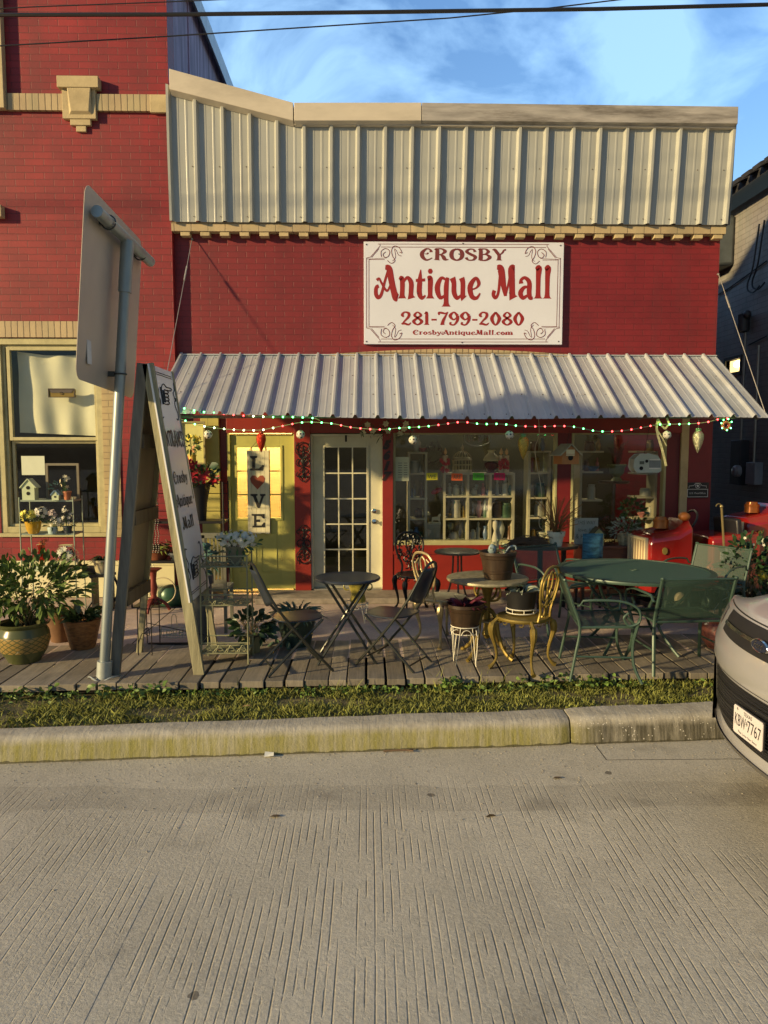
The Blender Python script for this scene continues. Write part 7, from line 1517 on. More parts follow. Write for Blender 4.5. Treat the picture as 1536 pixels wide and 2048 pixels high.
# ribbon
p = W(1318, 842, Yh); t = T('ribbon', 'pale patterned ribbon bow trailing down by the right window', 'ribbon', tuple(p)); mb = MB()
def rib(pl, w_=.028):
    P = [W(x_, y_, Yh - .01 * (i % 2)) for i, (x_, y_) in enumerate(pl)]
    for a, c in zip(P, P[1:]): mb.beam(a, c, w_, .002, V((0, 1, 0)))
rib([(1316, 838), (1313, 855), (1316, 872), (1326, 905), (1332, 932)], .026); rib([(1316, 862), (1326, 878), (1333, 892)], .012); rib([(1316, 838), (1322, 850), (1330, 858), (1338, 848), (1334, 836)], .02)
mb.build('ribbon', M('ribbon_cloth', (.58, .54, .26), .7, var=.3, scale=30), t, smooth=False, world=True)
# string lights
def string_lights(label, pl, cols, Y, sp=.104):
    t = T('string_lights', label, 'string lights', tuple(W(*pl[0], Y)), group='red and green string lights'); P = spline([W(*p, Y) for p in pl], 10)
    mb = MB(); mb.tube(P, .0035, 4); mb.build('wire', M('clear_wire', (.30, .42, .22), .4), t, world=True)
    d = 0; nxt = .02; src = {}
    for a, c in zip(P, P[1:]):
        l_ = (c - a).length
        while nxt <= d + l_:
            q_ = a + (c - a) * ((nxt - d) / l_); pxx = 739 + (q_.x) / (q_.y + 9.3) * 1500
            kind = 'g'
            for x0_, kk in cols:
                if pxx >= x0_: kind = kk
            if kind not in src:
                mb = MB(); mb.ball((0, 0, 0), .009, 8, 6); o = mb.build('bulb', {'g': EM('bulb_green', (.04, 1, .14), 9), 'r': EM('bulb_red', (1, .05, .05), 8), 'w': EM('bulb_warm', (.75, 1, .45), 9)}[kind], t); src[kind] = o
            else: o = src[kind].copy(); col.objects.link(o); o.parent = t
            o.location = q_ - V(t['_o']); nxt += sp
        d += l_
string_lights('long lower strand of red and green lights looping under the awning', [(330, 826), (375, 843), (400, 851), (440, 857), (480, 860), (522, 860), (560, 853), (603, 845), (640, 845), (670, 848), (705, 855), (760, 859), (800, 856), (850, 853), (890, 848), (925, 844), (960, 848), (1000, 848), (1040, 852), (1080, 853), (1120, 852), (1150, 854), (1185, 861), (1210, 863), (1250, 861), (1290, 854), (1320, 849), (1370, 848), (1410, 845), (1440, 838), (1470, 836)],
              [(0, 'g'), (398, 'w'), (560, 'r'), (603, 'g'), (682, 'r'), (766, 'g'), (862, 'r'), (952, 'g'), (1046, 'r'), (1130, 'g'), (1212, 'r'), (1310, 'g'), (1392, 'r')], Yh - .02)
string_lights('short upper strand of lights along the left awning edge', [(365, 816), (400, 823), (430, 826), (470, 830), (500, 832), (540, 834), (580, 834), (625, 836), (640, 841)], [(0, 'g'), (440, 'r'), (500, 'w'), (540, 'g'), (635, 'r')], Yh - .04)
# garland above the white door
p = W(768, 852, -.35); t = T('flower_garland', 'white flower garland with dark sprigs above the white door corner', 'garland', tuple(p)); mb = MB(); q = random.Random(3)
for px_, py_ in ((735, 850), (745, 862), (772, 848), (776, 862), (808, 858), (800, 868), (726, 866), (812, 848)):
    c = W(px_, py_, -.38 + q.uniform(-.04, .04)); mb.flower(c, (q.uniform(-.3, .3), -1, .2), .042, 6, .75)
mb.build('blossoms', M('cream_petal'), t, world=True); mb = MB()
for i in range(70): c = W(q.uniform(718, 822), q.uniform(842, 876), -.36); mb.leaf(c, (q.uniform(-1, 1), -.2, q.uniform(-1, 1)), q.uniform(.04, .09), .014, .3)
mb.build('sprigs', M_LF2, t, world=True)
# hanging birdhouses
p = W(1132, 928, -.75); t = birdhouse('orange birdhouse with pale slanted roof and little window hanging before the maroon post', (p.x, -.75, p.z), .22, .18, .12, M('orange_wood', (.40, .17, .05), .6, var=.2), M('pale_roof', (.36, .36, .26), .6, var=.15), 1, rz=R(18), roofh=.10, name='hanging_birdhouse')
mb = MB(); mb.bb(-.06, .05, -.096, -.091, .115, .165); mb.bb(-.06, .05, -.096, -.091, .095, .11); mb.build('window', M('ride_cream'), t, smooth=False); mb = MB(); mb.cyl((0, 0, .2), (.0, -.2, .80), .0025, 4); mb.build('hanger', M_CAB, t)
p = W(1287, 943, -.75); t = T('camper_birdhouse', 'rounded white camper-trailer birdhouse hanging before the narrower window', 'birdhouse', (p.x, -.75, p.z)); mb = MB()
mb.prism([(-.14, .06), (-.125, .02), (-.10, .0), (.14, .0), (.16, .02), (.155, .12), (.12, .175), (.02, .20), (-.08, .19), (-.13, .14)], -.09, .09); mb.build('shell', M('camper_white', (.45, .47, .38), .5, var=.08), t, bevel=.01)
mb = MB(); mb.bb(.03, .15, -.096, -.091, .13, .145); mb.bb(.03, .15, -.096, -.091, .03, .045); mb.build('stripe', M('ride_white'), t, smooth=False); mb = MB(); mb.bb(.03, .16, -.094, -.0905, .046, .129); mb.build('side_panel', M('grey_panel', (.22, .22, .2), .4, .3), t, smooth=False)
for x_, z_, r_ in ((0, .12, .018), (-.06, .04, .022)): mb = MB(); mb.lathe([(0, 0), (r_, 0), (r_, .004), (0, .004)], (x_, -.094, z_), 12, tilt=Matrix.Rotation(R(-90), 3, 'X')); mb.build('entrance_hole' if x_ == 0 else 'wheel', M('hole_black'), t)
mb = MB(); mb.bb(-.08, -.03, -.095, -.09, .085, .12); mb.build('window', M('print_grey'), t, smooth=False); mb = MB(); mb.cyl((0, 0, .2), (-.02, -.3, .75), .0025, 4); mb.build('hanger', M_CAB, t)
# wind chime strings near the white flowerpot
mb = MB(); mb.tube(spline([W(1077, 835, -1.0), W(1078, 870, -1.0), W(1070, 905, -1.0), W(1083, 985, -1.0), W(1078, 1045, -1.0), W(1084, 1058, -1.0)], 5), .003, 4); one('loose_cord', 'loose pale cord dangling from the awning before the window', 'cord', mb, M('rope_cream'))

# ================================================================== INSIDE THE SHOP WINDOWS
Yi = .30
M_SHW = M('shelf_white', (.42, .40, .25), .6, var=.1)
def shelf_unit(label, x0, x1, ys, ycols, d=.30, Y=Yi, name='shelf_unit', group=None, backed=False):
    A = W(x0, 1000, Y); B_ = W(x1, 1000, Y); t = T(name, label, 'shelving', ((A.x + B_.x) / 2, Y, .04), group=group)
    zs = [W(768, y_, Y).z for y_ in ys]; top_, bot = max(zs), min(zs)
    for z in zs: mb = MB(); mb.bb(A.x, B_.x, Y, Y + d, z - .022, z); mb.build('shelf', M_SHW, t, smooth=False, world=True)
    for px_ in ycols: x_ = W(px_, 1000, Y).x; mb = MB(); mb.bb(x_ - .015, x_ + .015, Y - .002, Y + d, .04, top_); mb.build('upright', M_SHW, t, smooth=False, world=True)
    return t
shelf_unit('tall pale shelf unit at the left end of the big window', 817, 855, (904, 946, 996, 1037, 1078), (818, 852))
shelf_unit('white cubby shelf with nine boxes in the middle of the big window', 888, 1028, (946, 992, 1037, 1082), (889, 936, 981, 1027), name='cubby_shelf')
shelf_unit('pale shelf unit at the right end of the big window', 1057, 1099, (902, 945, 995, 1035, 1080), (1058, 1098))
shelf_unit('pale corner shelves at the left of the narrower window', 1160, 1205, (902, 943, 1000), (1161,)); shelf_unit('pale shelf unit at the right of the narrower window', 1270, 1313, (902, 946, 994, 1037, 1080), (1311,))
GC = [GLASS('pale_glass', (.85, .9, .85), 2.5, .04), M('milk_glass', (.42, .44, .33), .3, var=.08), M('crock', (.36, .36, .26), .4, var=.12), M('brown_ware', (.14, .08, .04), .35, var=.3), M('green_ware', (.06, .12, .06), .3, var=.3), M('pink_ware', (.40, .16, .14), .4), M('gold_ware', (.4, .28, .08), .3, .6), M('blue_ware', (.10, .16, .24), .3)]
PR = {'vase': [(0, 0), (.5, 0), (.42, .06), (.75, .35), (.8, .5), (.45, .75), (.38, .85), (.6, 1), (.5, 1), (.3, .85)],
      'bottle': [(0, 0), (.62, 0), (.66, .05), (.66, .5), (.3, .7), (.22, .78), (.22, .95), (.3, .96), (.3, 1), (0, 1)],
      'crock': [(0, 0), (.85, 0), (.9, .05), (.9, .78), (.72, .86), (.72, .92), (.8, .93), (.8, 1), (0, 1)],
      'figurine': [(0, 0), (.6, 0), (.55, .08), (.4, .2), (.45, .45), (.5, .6), (.22, .72), (.3, .8), (.28, .92), (0, 1)],
      'bowl': [(0, 0), (.4, 0), (.42, .1), (.85, .6), (1, 1), (.93, 1), (.7, .55), (0, .2)],
      'goblet': [(0, 0), (.6, 0), (.6, .04), (.1, .08), (.08, .45), (.6, .6), (.7, 1), (.62, 1), (.5, .65), (0, .6)],
      'jar': [(0, 0), (.6, 0), (.75, .1), (.75, .65), (.5, .78), (.55, .8), (.55, .92), (.15, .95), (.15, 1), (0, 1)]}
ADJ = {0: 'clear glass', 1: 'milky white', 2: 'pale cream', 3: 'dark brown', 4: 'dark green', 5: 'pink', 6: 'brassy', 7: 'slate blue'}
items = [('vase', 'bud vase', 1, 832, 904, 36, 12), ('crock', 'enamel pail', 2, 829, 946, 24, 11), ('bottle', 'bottle', 0, 840, 946, 30, 8), ('bottle', 'bottle', 0, 829, 996, 28, 7), ('bottle', 'oil bottle', 3, 843, 996, 30, 7), ('jar', 'jar', 3, 836, 1037, 20, 9), ('bowl', 'bowl', 4, 835, 1078, 12, 12), ('vase', 'vase', 7, 833, 1060, 22, 8),
         ('figurine', 'ornament', 2, 899, 992, 26, 8), ('jar', 'pitcher', 1, 912, 992, 22, 9), ('bottle', 'bottle', 0, 925, 992, 30, 7), ('jar', 'jar', 2, 948, 992, 16, 8), ('figurine', 'ornament', 5, 966, 992, 26, 8), ('figurine', 'saint figure', 2, 994, 992, 34, 8), ('figurine', 'bell-shaped figure', 1, 1010, 992, 38, 14),
         ('crock', 'crock', 2, 911, 1037, 36, 11), ('figurine', 'ornament', 6, 926, 1037, 24, 6), ('bottle', 'bottle', 0, 945, 1037, 32, 7), ('vase', 'vase', 5, 958, 1037, 34, 8), ('bottle', 'bottle', 4, 970, 1037, 36, 7), ('crock', 'tin', 3, 994, 1037, 34, 11), ('crock', 'jug', 4, 1013, 1037, 30, 12),
         ('goblet', 'goblet', 0, 901, 1082, 34, 9), ('bottle', 'decanter', 0, 920, 1082, 34, 10), ('goblet', 'small glass', 0, 932, 1082, 16, 6), ('figurine', 'slim statuette', 2, 956, 1082, 38, 8), ('vase', 'tall vase', 1, 1000, 1082, 48, 12),
         ('crock', 'basket', 3, 1068, 902, 20, 9), ('vase', 'vase', 7, 1085, 902, 26, 7), ('jar', 'lidded jar', 6, 1072, 945, 32, 10), ('bottle', 'bottle', 0, 1087, 945, 26, 7), ('crock', 'lamp base', 2, 1062, 995, 24, 7), ('crock', 'canister', 4, 1080, 995, 28, 11), ('jar', 'round jug', 2, 1078, 1035, 34, 14), ('bowl', 'bowl', 1, 1084, 1080, 14, 12),
         ('crock', 'tin box', 3, 1178, 902, 20, 11), ('bowl', 'dish', 7, 1185, 943, 10, 14), ('jar', 'jar', 3, 1172, 943, 24, 8), ('crock', 'toy truck tin', 1, 1290, 994, 16, 12), ('jar', 'jar', 4, 1292, 946, 26, 10), ('vase', 'vase', 2, 1300, 1037, 24, 8), ('bottle', 'bottle', 0, 1288, 1080, 28, 8)]
where = lambda px, py: ('%s of the left shelf' if px < 860 else '%s of the cubby shelf' if px < 1030 else '%s of the big window rightmost shelf' if px < 1110 else '%s of the shelves in the narrower window') % {904: 'on the top board', 902: 'on the top board', 946: 'on the second board', 943: 'on the second board', 945: 'on the second board', 996: 'on the third board', 992: 'in the upper row', 995: 'on the third board', 994: 'on the third board', 1037: 'in the middle row' if 860 < px < 1030 else 'on the fourth board', 1035: 'on the fourth board', 1082: 'in the bottom row', 1080: 'on the lowest board', 1078: 'on the lowest board', 1060: 'near the bottom', 1000: 'low'}.get(py, 'on a board')
items += [('bowl', 'tea bowl', 5, 845, 904, 8, 9), ('jar', 'sugar jar', 2, 822, 1078, 18, 7), ('bottle', 'cruet', 6, 846, 1037, 22, 5), ('figurine', 'bird figure', 7, 824, 996, 18, 5), ('vase', 'posy vase', 5, 822, 946, 18, 6),
 ('bowl', 'dish', 6, 898, 1037, 8, 8), ('goblet', 'wine goblet', 0, 953, 992, 22, 6), ('bottle', 'perfume bottle', 7, 976, 992, 18, 5), ('jar', 'ginger jar', 4, 1021, 992, 22, 7), ('bottle', 'soda bottle', 0, 936, 1037, 26, 5), ('crock', 'mug', 1, 976, 1037, 14, 6), ('goblet', 'candlestick', 6, 988, 1037, 30, 6), ('bottle', 'milk bottle', 1, 1020, 1037, 28, 6),
 ('jar', 'cookie jar', 1, 946, 1082, 22, 8), ('vase', 'blue vase', 7, 970, 1082, 28, 7), ('figurine', 'cat figure', 3, 1018, 1082, 30, 8), ('crock', 'butter crock', 2, 907, 1082, 16, 9),
 ('vase', 'trumpet vase', 5, 1064, 945, 30, 6), ('figurine', 'angel figure', 1, 1072, 1035, 30, 6), ('bottle', 'medicine bottle', 3, 1092, 995, 22, 5), ('jar', 'spice jar', 6, 1066, 1080, 20, 7), ('bottle', 'green flask', 4, 1092, 1080, 26, 6),
 ('vase', 'ewer', 6, 1196, 902, 24, 7), ('figurine', 'doll', 5, 1194, 943, 28, 7), ('crock', 'churn', 2, 1182, 1000, 30, 9), ('crock', 'oil can', 6, 1300, 902, 22, 8), ('bottle', 'syrup bottle', 3, 1303, 946, 26, 5), ('bowl', 'serving bowl', 5, 1284, 1037, 10, 11), ('jar', 'tobacco jar', 3, 1304, 1080, 24, 7), ('figurine', 'rooster figure', 2, 1278, 946, 22, 6)]
prev_px = {}
for k, (sh, nm, mi, px, py, hp_, rp_) in enumerate(items):
    Y = Yi + .12; z = W(768, py if py != 1060 else 1078, Yi).z; s_ = 9.6 / 1500; p = W(px, py, Y); H = hp_ * s_; r_ = rp_ * s_
    mb = MB(); mb.lathe([(a * r_, b_ * H) for a, b_ in PR[sh]], (0, 0, 0), 16)
    if nm in ('blue vase', 'green flask'): nm = nm.split()[1] + ' piece'
    o = mb.build(nm.replace(' ', '_').replace('-', '_'), GC[mi], None); o.location = (p.x, Y, z); side = ' left' if any(i != k and items[i][1] == nm and items[i][2] == mi and items[i][4] == py and items[i][3] > px for i in range(len(items))) else ''
    tag(o, f'{ADJ[mi]} {nm} {where(px, py)}', nm.split()[-1], 'curios on the window shelves')
# things standing on the cubby shelf
zc_ = W(768, 946, Yi).z
e = T('birdcage', 'cream domed birdcage on top of the cubby shelf', 'birdcage', (W(925, 946, Yi + .1).x, Yi + .13, zc_)); M_CG = M('cage_cream', (.45, .40, .22), .5, var=.12); rc_ = .125; mb = MB()
mb.lathe([(0, 0), (rc_, 0), (rc_, .035), (0, .035)], (0, 0, 0), 24); mb.build('base', M_CG, e); mb = MB()
for k in range(18): a = 2 * math.pi * k / 18; mb.tube([(rc_ * math.cos(a), rc_ * math.sin(a), .03), (rc_ * math.cos(a), rc_ * math.sin(a), .17)] + [(rc_ * math.cos(t_) * math.cos(a), rc_ * math.cos(t_) * math.sin(a), .17 + .11 * math.sin(t_)) for t_ in (.4, .8, 1.2, 1.5)], .003, 4)
for z in (.10, .17): mb.tube(arc((0, 0, z), rc_, 0, 360, 24, 'xy'), .004, 4)
mb.lathe([(.02, .275), (.012, .30), (.022, .32), (.004, .37), (0, .38)], (0, 0, 0), 10); mb.build('bars', M_CG, e)
mb = MB(); mb.lathe([(rc_ + .003, .16), (rc_ + .006, .165), (rc_ * .8, .20), (rc_ * .78, .20)], (0, 0, 0), 24); mb.build('band', M_CG, e)
e = T('oil_lamp', 'old oil lamp with milk glass shade and dark red base on the cubby shelf', 'lamp', (W(983, 946, Yi + .1).x, Yi + .13, zc_)); mb = MB(); mb.lathe([(0, 0), (.06, 0), (.05, .02), (.09, .07), (.095, .12), (.05, .155), (0, .16)], (0, 0, 0), 20); mb.build('base', M('ruby_glass', (.09, .008, .01), .15), e)
mb = MB(); mb.lathe([(.10, .15), (.105, .165), (.085, .21), (.045, .25), (.042, .27), (.055, .295)], (0, 0, 0), 24); mb.build('lamp_shade', M('milk_shade', (.55, .52, .28), .35, var=.06), e)
for px, lab in ((892, 'cream candle decoration wrapped in red flowers at the left end of the cubby shelf'), (1005, 'twin cream candle decorations with red flowers on the cubby shelf'),):
    tw = px == 1005; e = T('candle_decoration', lab, 'candles', (W(px if not tw else 1010, 946, Yi).x, Yi + .10, zc_), group='candle decorations')
    for dx in ((0,) if not tw else (-.035, .035)):
        mb = MB(); mb.lathe([(0, 0), (.035, 0), (.035, .22), (0, .225)], (dx, 0, 0), 14); mb.build('candle', M('candle_cream', (.62, .50, .30), .5), e); mb = MB(); mb.lathe([(0, .225), (.022, .25), (.02, .275), (0, .32)], (dx, 0, 0), 10); mb.build('flame', M('flame_amber', (.75, .50, .22), .4), e)
    mb = MB(); q = random.Random(px); [mb.flower((q.uniform(-.06, .06), -.04, q.uniform(.02, .17)), (q.uniform(-.4, .4), -1, .2), .028, 5, .8) for i in range(16)]; mb.build('flowers', M('berry_red', (.48, .03, .03), .5), e)
e = T('dark_wreath', 'dark berry wreath hanging inside behind the yellow card', 'wreath', (W(868, 910, Yi + .2).x, Yi + .2, W(868, 910, Yi).z)); mb = MB(); q = random.Random(5)
for i in range(160): a = q.uniform(0, 6.28); r_ = .12 + q.gauss(0, .03); mb.ball((r_ * math.cos(a), q.gauss(0, .02), r_ * math.sin(a)), .008, 4, 3)
mb.build('berries', M('berry_brown', (.10, .05, .04), .3), e)
e = T('metal_crate', 'grey perforated metal crate at the bottom of the big window', 'crate', (W(866, 1080, Yi).x, Yi + .12, W(768, 1082, Yi).z)); mb = MB(); mb.bb(-.095, .095, -.1, .1, 0, .21); mb.build('body', MESHMAT('crate_mesh', (.26, .25, .16), .022, .3), e, smooth=False); mb = MB(); mb.bb(-.1, .1, -.11, .11, -.02, 0); mb.bb(-.1, .1, -.11, .11, .21, .225); mb.build('rim', M_SHW, e, smooth=False)
e = T('rocking_horse_toy', 'little white wooden animal toy standing on the metal crate', 'toy', (W(873, 1053, Yi).x, Yi + .08, W(768, 1082, Yi).z + .225)); mb = MB(); mb.prism([(-.06, 0), (-.045, 0), (-.035, .035), (.03, .035), (.04, 0), (.055, 0), (.05, .07), (.065, .11), (.04, .12), (.02, .08), (-.05, .075)], -.015, .015); mb.prism([(-.06, 0), (.06, 0), (.06, -.0), (.06, .008), (-.06, .008)], -.03, .03); mb.build('body', M('toy_white', (.5, .48, .32), .5), e, smooth=False)
e = T('brass_globe_stand', 'small brass globe on a stand between the shelves', 'globe', (W(857, 1050, Yi).x, Yi + .1, W(768, 1050, Yi).z)); mb = MB(); mb.lathe([(0, -.12), (.05, -.12), (.01, -.09), (.01, .10), (0, .10)], (0, 0, 0), 12); mb.build('stand', GC[6], e); mb = MB(); mb.ball((0, 0, .13), .035, 14, 9); mb.build('globe', M('globe_brass', (.55, .50, .2), .2, .5), e)
e = T('red_car_toy', 'shiny dark red glass fish hanging left of the cubby shelf', 'ornament', (W(875, 983, Yi).x, Yi + .12, W(768, 983, Yi).z)); mb = MB(); mb.ball((0, 0, 0), (.08, .03, .035), 14, 8, Matrix.Rotation(R(-25), 3, 'Y')); mb.build('body', M('ruby_shine', (.32, .015, .03), .15), e); mb = MB(); mb.cyl((0, 0, .03), (0, 0, .9), .0015, 4); mb.build('hanger', M_CAB, e)
# urn with plant on a small table in the narrower window
e = T('window_urn', 'pale green footed urn with dry branches in the narrower window', 'urn', (W(1233, 962, Yi + .1).x, Yi + .1, W(768, 962, Yi + .1).z)); mb = MB(); mb.lathe([(0, 0), (.08, 0), (.06, .03), (.04, .05), (.09, .10), (.10, .17), (.125, .20), (.125, .215), (.09, .2), (0, .15)], (0, 0, 0), 20); mb.build('bowl', M('urn_green', (.20, .22, .09), .4, var=.15), e)
mb = MB(); q = random.Random(3); [mb.tube(spline([(0, 0, .15), (q.uniform(-.06, .06), q.uniform(-.04, .04), .3), (q.uniform(-.12, .12), q.uniform(-.08, .08), q.uniform(.38, .55))], 3), .003, 4) for i in range(24)]; mb.build('branches', M('leaf_rust'), e)
e = T('round_side_table', 'dark round pedestal table inside the narrower window', 'table', (W(1228, 962, Yi + .1).x, Yi + .1, .04)); mb = MB(); z_ = W(768, 962, Yi + .1).z - .04; mb.lathe([(0, z_ - .03), (.19, z_ - .03), (.2, z_ - .015), (.19, z_), (0, z_)], (0, 0, 0), 28); mb.build('tabletop', M('dark_walnut'), e); mb = MB(); mb.cyl((0, 0, 0), (0, 0, z_ - .03), .025, 8); mb.build('pedestal', M('dark_walnut'), e)
# ================================================================== PARKED CAR
CX, CY = 2.035, -5.46
CAR = T('parked_car', 'silver crossover parked at the kerb, its front corner entering the picture', 'car', (CX, CY, ZR))
M_SIL = M('silver_paint', (.50, .50, .53), .28, .45, var=.02, spec=.6, coat=.8); M_PLB = M('black_plastic', (.016, .016, .018), .45, var=.2); M_CHR = M('chrome', (.7, .68, .6), .15, 1)
def bend(y): return .28 * abs(y) ** 2.2
XP = [(.40, .14), (.42, .03), (.455, .015), (.50, .035), (.58, .01), (.82, .0), (.86, -.015), (.95, -.01), (1.03, .02), (1.12, .06), (1.18, .10)]
def xp_(z):
    for (z0, x0), (z1, x1) in zip(XP, XP[1:]):
        if z <= z1: return x0 + (x1 - x0) * (z - z0) / (z1 - z0)
    return XP[-1][1]
prof_ = [(x_, z_, 0) for z_, x_ in XP] + [(.14, 1.21, .3), (.24, 1.245, 1), (.5, 1.29, 1), (.85, 1.33, 1), (1.2, 1.36, 1), (1.28, 1.365, 1), (1.65, 1.58, 1.2), (2.0, 1.74, 1.4), (2.8, 1.78, 1.4), (3.8, 1.72, 1.4), (4.25, 1.38, 1.2), (4.40, 1.0, .6), (4.42, .6, 0), (4.35, .36, 0)]
ny = 28; vs = []
for (x_, z_, cf) in prof_:
    tw = 1 - .20 * max(0, min(1, (z_ - 1.34) / .4))
    fb = max(0, 1 - max(0, x_ - .1) / .75)
    for j in range(ny + 1):
        t_ = -1 + 2 * j / ny; t_ = math.copysign(abs(t_) ** .85, t_); y = t_ * .92 * tw
        rb = bend(y) * (.8 if x_ > 3.8 else 0)
        vs.append((x_ + bend(y) * fb - rb, y, z_ - (.07 * abs(t_) ** 5 + .035 * t_ * t_) * cf + (.012 * cf * math.exp(-((abs(t_) - .55) / .12) ** 2))))
k_ = ny + 1; fs = [(i * k_ + j, i * k_ + j + 1, (i + 1) * k_ + j + 1, (i + 1) * k_ + j) for i in range(len(prof_) - 1) for j in range(ny)]
mb = MB(); mb.add(vs, fs)
for sd_, j in ((-1, 0), (1, ny)):
    n0 = len(mb.v)
    for i in range(len(prof_)): a = vs[i * k_ + j]; mb.v.append((a[0], a[1] * 1.0, min(a[2], .36)))
    for i in range(len(prof_) - 1):
        f_ = (i * k_ + j, (i + 1) * k_ + j, n0 + i + 1, n0 + i); mb.f.append(f_ if sd_ < 0 else f_[::-1])
o = mb.build('body', M_SIL, CAR, sharp=50)
def skin(name, mat, ylo, yhi, zlo, zhi, off, nyy=16, nz=6, parent=CAR, shape=None, sharp=35):
    mb = MB(); vs = []
    for j in range(nz + 1):
        for i in range(nyy + 1):
            v = j / nz; y = ylo + (yhi - ylo) * i / nyy; z0 = zlo; z1 = zhi
            if shape: z0, z1 = shape(y, zlo, zhi)
            z = z0 + (z1 - z0) * v; vs.append((xp_(z) + bend(y) * max(0, 1 - max(0, xp_(z) - .1) / .75) - off, y, z))
    mb.add(vs, [(j * (nyy + 1) + i, (j + 1) * (nyy + 1) + i, (j + 1) * (nyy + 1) + i + 1, j * (nyy + 1) + i + 1) for j in range(nz) for i in range(nyy)])
    return mb.build(name, mat, parent, sharp=sharp)
m, nt, b = nodes_of('grille_louvres'); N = nt.nodes; L = nt.links; g = N.new('ShaderNodeTexCoord'); wv = N.new('ShaderNodeTexWave'); wv.bands_direction = 'Z'; wv.inputs['Scale'].default_value = 16; L.new(g.outputs['Object'], wv.inputs[0]); b.inputs['Base Color'].default_value = (.012, .012, .014, 1); b.inputs['Roughness'].default_value = .45
bp = N.new('ShaderNodeBump'); bp.inputs['Strength'].default_value = 1; bp.inputs['Distance'].default_value = .012; L.new(wv.outputs[0], bp.inputs['Height']); L.new(bp.outputs[0], b.inputs['Normal']); M_GRL = m
skin('lower_grille', M_GRL, -.63, .63, .50, .82, .004, 22, 8, shape=lambda y, a, c: (a + .06 * max(0, abs(y) - .43) / .2 * .6, c - .0 * abs(y)))
for k, z in enumerate((.57, .66, .75)): skin('grille_bar', M_PLB, -.61, .61, z, z + .012, .010, 22, 1)
ug = skin('upper_grille', M_PLB, -.60, .60, 1.025, 1.165, .004, 22, 6, shape=lambda y, a, c: (a + .02 * (abs(y) / .7) ** 2.2, c - .01 * (abs(y) / .7) ** 2))
skin('chrome_strip', M_CHR, -.56, -.10, 1.085, 1.105, .02, 8, 1, ug); skin('chrome_strip', M_CHR, .10, .56, 1.085, 1.105, .02, 8, 1, ug)
skin('hood_gap', M_PLB, -.80, .80, 1.172, 1.179, .002, 22, 1); skin('bumper_crease', M_PLB, -.84, .84, .835, .84, .003, 22, 1)
skin('bumper_lip', M('lip_grey', (.10, .095, .09), .5), -.86, .86, .405, .45, .012, 22, 3)
for s in (-1, 1): skin('headlight', M('lamp_lens', (.28, .29, .31), .08, .2, spec=.8, coat=.6), s * .74, s * .90, 1.04, 1.14, .006, 6, 3)
e = MB(); xb = xp_(1.09) - .016; e.lathe([(0, 0), (.085, 0), (.09, .008), (.082, .016), (.07, .012), (0, .014)], (xb, 0, 1.09), 28, sx=.42, tilt=Matrix.Rotation(R(-90), 3, 'Y')); bdg = e.build('badge', M_CHR, CAR)
e = MB(); e.lathe([(0, 0), (.076, 0), (.074, .004), (0, .004)], (xb - .013, 0, 1.09), 28, sx=.38, tilt=Matrix.Rotation(R(-90), 3, 'Y')); e.build('badge_field', M('badge_navy', (.02, .025, .05), .2), bdg)
e = MB(); text_on(e, 'Ford', (xb - .0185, 0, 1.077), (0, -1, 0), UZ, .036, width=.095, shear=.4); e.build('lettering', M_CHR, bdg, smooth=False)
pt = MB(); px0 = -.026; pt.prism([(a, c) for a, c in [(-.152 + .01, 0.575), (.152 - .01, 0.575), (.152, 0.585), (.152, 0.718), (.142, 0.728), (-.142, 0.728), (-.152, 0.718), (-.152, 0.585)]], px0, px0 + .004, 'x'); PL = pt.build('licence_plate', M('plate_white', (.62, .58, 0.585), .4, var=.05), CAR, smooth=False)
e = MB(); xx_ = px0 - .0012; text_on(e, 'KBW', (xx_, .078, 0.623), (0, -1, 0), UZ, .066, width=.115, bold=.0); text_on(e, '7767', (xx_, -.068, 0.623), (0, -1, 0), UZ, .066, width=.138, bold=.0); text_on(e, '*', (xx_, .008, 0.635), (0, -1, 0), UZ, .04)
text_on(e, 'TEXAS', (xx_, 0, 0.699), (0, -1, 0), UZ, .020, width=.085); text_on(e, 'The Lone Star State', (xx_, 0, 0.587), (0, -1, 0), UZ, .013, width=.20); text_on(e, '*', (xx_, .11, 0.693), (0, -1, 0), UZ, .03)
e.build('lettering', M('plate_ink', (.02, .02, .03), .5), PL, smooth=False)
e = MB(); e.prism([(-.158, 0.569), (.158, 0.569), (.158, 0.734), (-.158, 0.734)], px0 + .0045, px0 + .012, 'x'); e.build('plate_bracket', M_PLB, PL, smooth=False)
e = MB(); [e.add([(1.30, s * .74, 1.22), (1.72, s * .68, 1.50), (3.5, s * .68, 1.56), (3.9, s * .74, 1.24)], [(0, 1, 2, 3)]) for s in ()]; 
e = MB(); vv = [(1.30, -.70, 1.37), (1.30, .70, 1.37), (1.66, .62, 1.595), (1.66, -.62, 1.595)]; e.add([(x_ - .01, y_, z_ + .012) for x_, y_, z_ in vv], [(0, 1, 2, 3)]); e.build('windscreen', M('dark_glass', (.015, .02, .022), .05, .1, spec=.9), CAR, smooth=False)
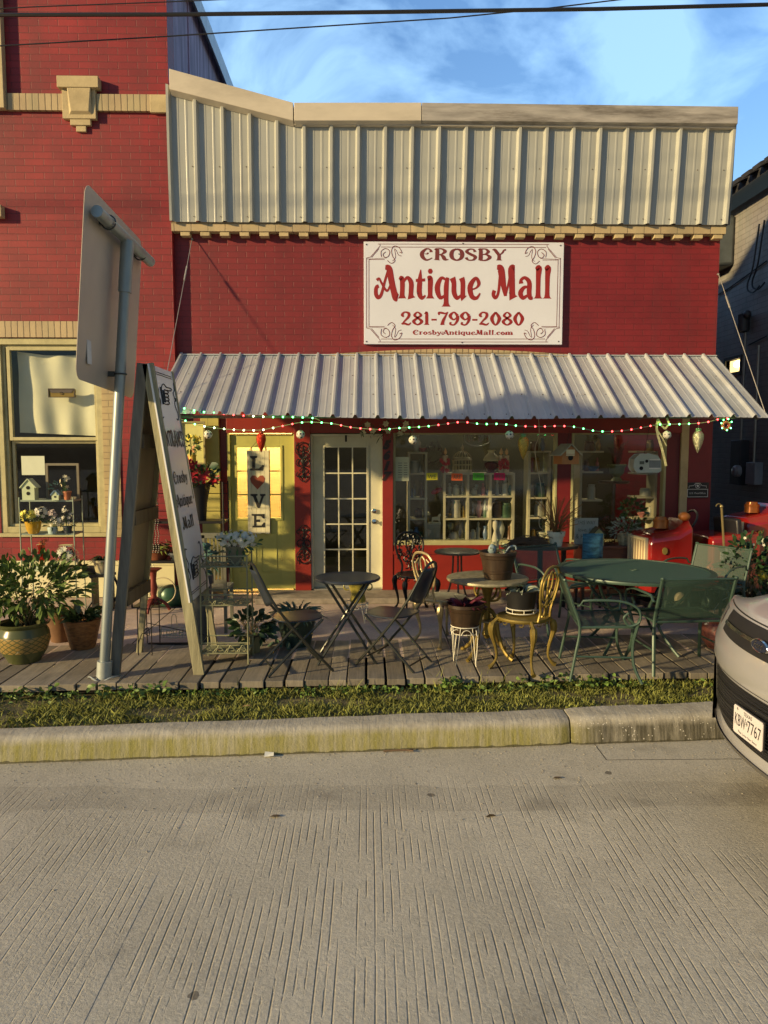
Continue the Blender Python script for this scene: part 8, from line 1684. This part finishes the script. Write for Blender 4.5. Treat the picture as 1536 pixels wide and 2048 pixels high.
for wx_, s in ((.85, -1), (.85, 1), (3.5, -1), (3.5, 1)):
    e = MB(); e.lathe([(.2, 0), (.34, 0), (.35, .03), (.35, .19), (.34, .22), (.2, .22)], (wx_, s * .72, .355), 28, tilt=Matrix.Rotation(R(-90 * s), 3, 'X')); w_ = e.build('wheel', M('tyre_rubber', (.015, .015, .015), .8), CAR)
    e = MB(); e.lathe([(0, .18), (.05, .19), (.06, .17), (.2, .19), (.21, .21), (.2, .1), (0, .1)], (wx_, s * .72, .355), 24, tilt=Matrix.Rotation(R(-90 * s), 3, 'X')); e.build('rim', M_CHR, w_)
# ---- small litter
q = random.Random(1)
p = G(798, 1503, ZR + .004); mb = MB(); mb.tube(spline([p + V((-.11, 0, .004)), p + V((0, .005, .008)), p + V((.06, .0, .01)), p + V((.1, .02, .006))], 4), .006, 5); mb.tube([p + V((.05, 0, .01)), p + V((.1, -.015, .01))], .006, 5); one('dark_twig', 'dark broken stick lying at the foot of the kerb', 'stick', mb, M_TWIG)
p = G(538, 1511, ZR + .01); mb = MB(); mb.sheet([p + V((-.03, -.02, 0)), p + V((.035, -.02, .006)), p + V((.03, .025, .012)), p + V((-.03, .02, .02))], .003); one('paper_scrap', 'white paper scrap in the gutter below the kerb', 'litter', mb, M('scrap_white', (.72, .72, .66), .7), smooth=False)
mb = MB(); q = random.Random(77)
for i in range(700):
    x = q.uniform(-3.6, 3.4); y = kerb_foot(x) - abs(q.gauss(0, .5)) - .01; r_ = q.uniform(.002, .006); mb.ball((x, y, ZR + r_ * .4), (r_ * q.uniform(.8, 1.6), r_, r_ * .6), 5, 3)
tag(mb.build('gravel', M('grit', (.34, .31, .25), .9, var=.5, scale=60)), 'scattered grit and crumbs on the street', 'gravel', None, 'stuff')
for px_, py_, lab in ((1105, 1557, 'dark squashed leaf on the concrete right of centre'), (538, 1634, 'small dark leaf on the street left of centre'), (970, 1634, 'brown leaf on the street below the grass joint'), (484, 1413, 'tan dead leaf lying in the grass')):
    p = G(px_, py_, ZR + .005 if py_ > 1500 else -.06); mb = MB(); mb.leaf(p, (1, .2, .1), .07, .035, .1); one('fallen_leaf', lab, 'leaf', mb, M('dead_leaf', (.10, .07, .04), .8) if py_ > 1500 else M('tan_leaf', (.42, .24, .12), .8), 'fallen leaves')
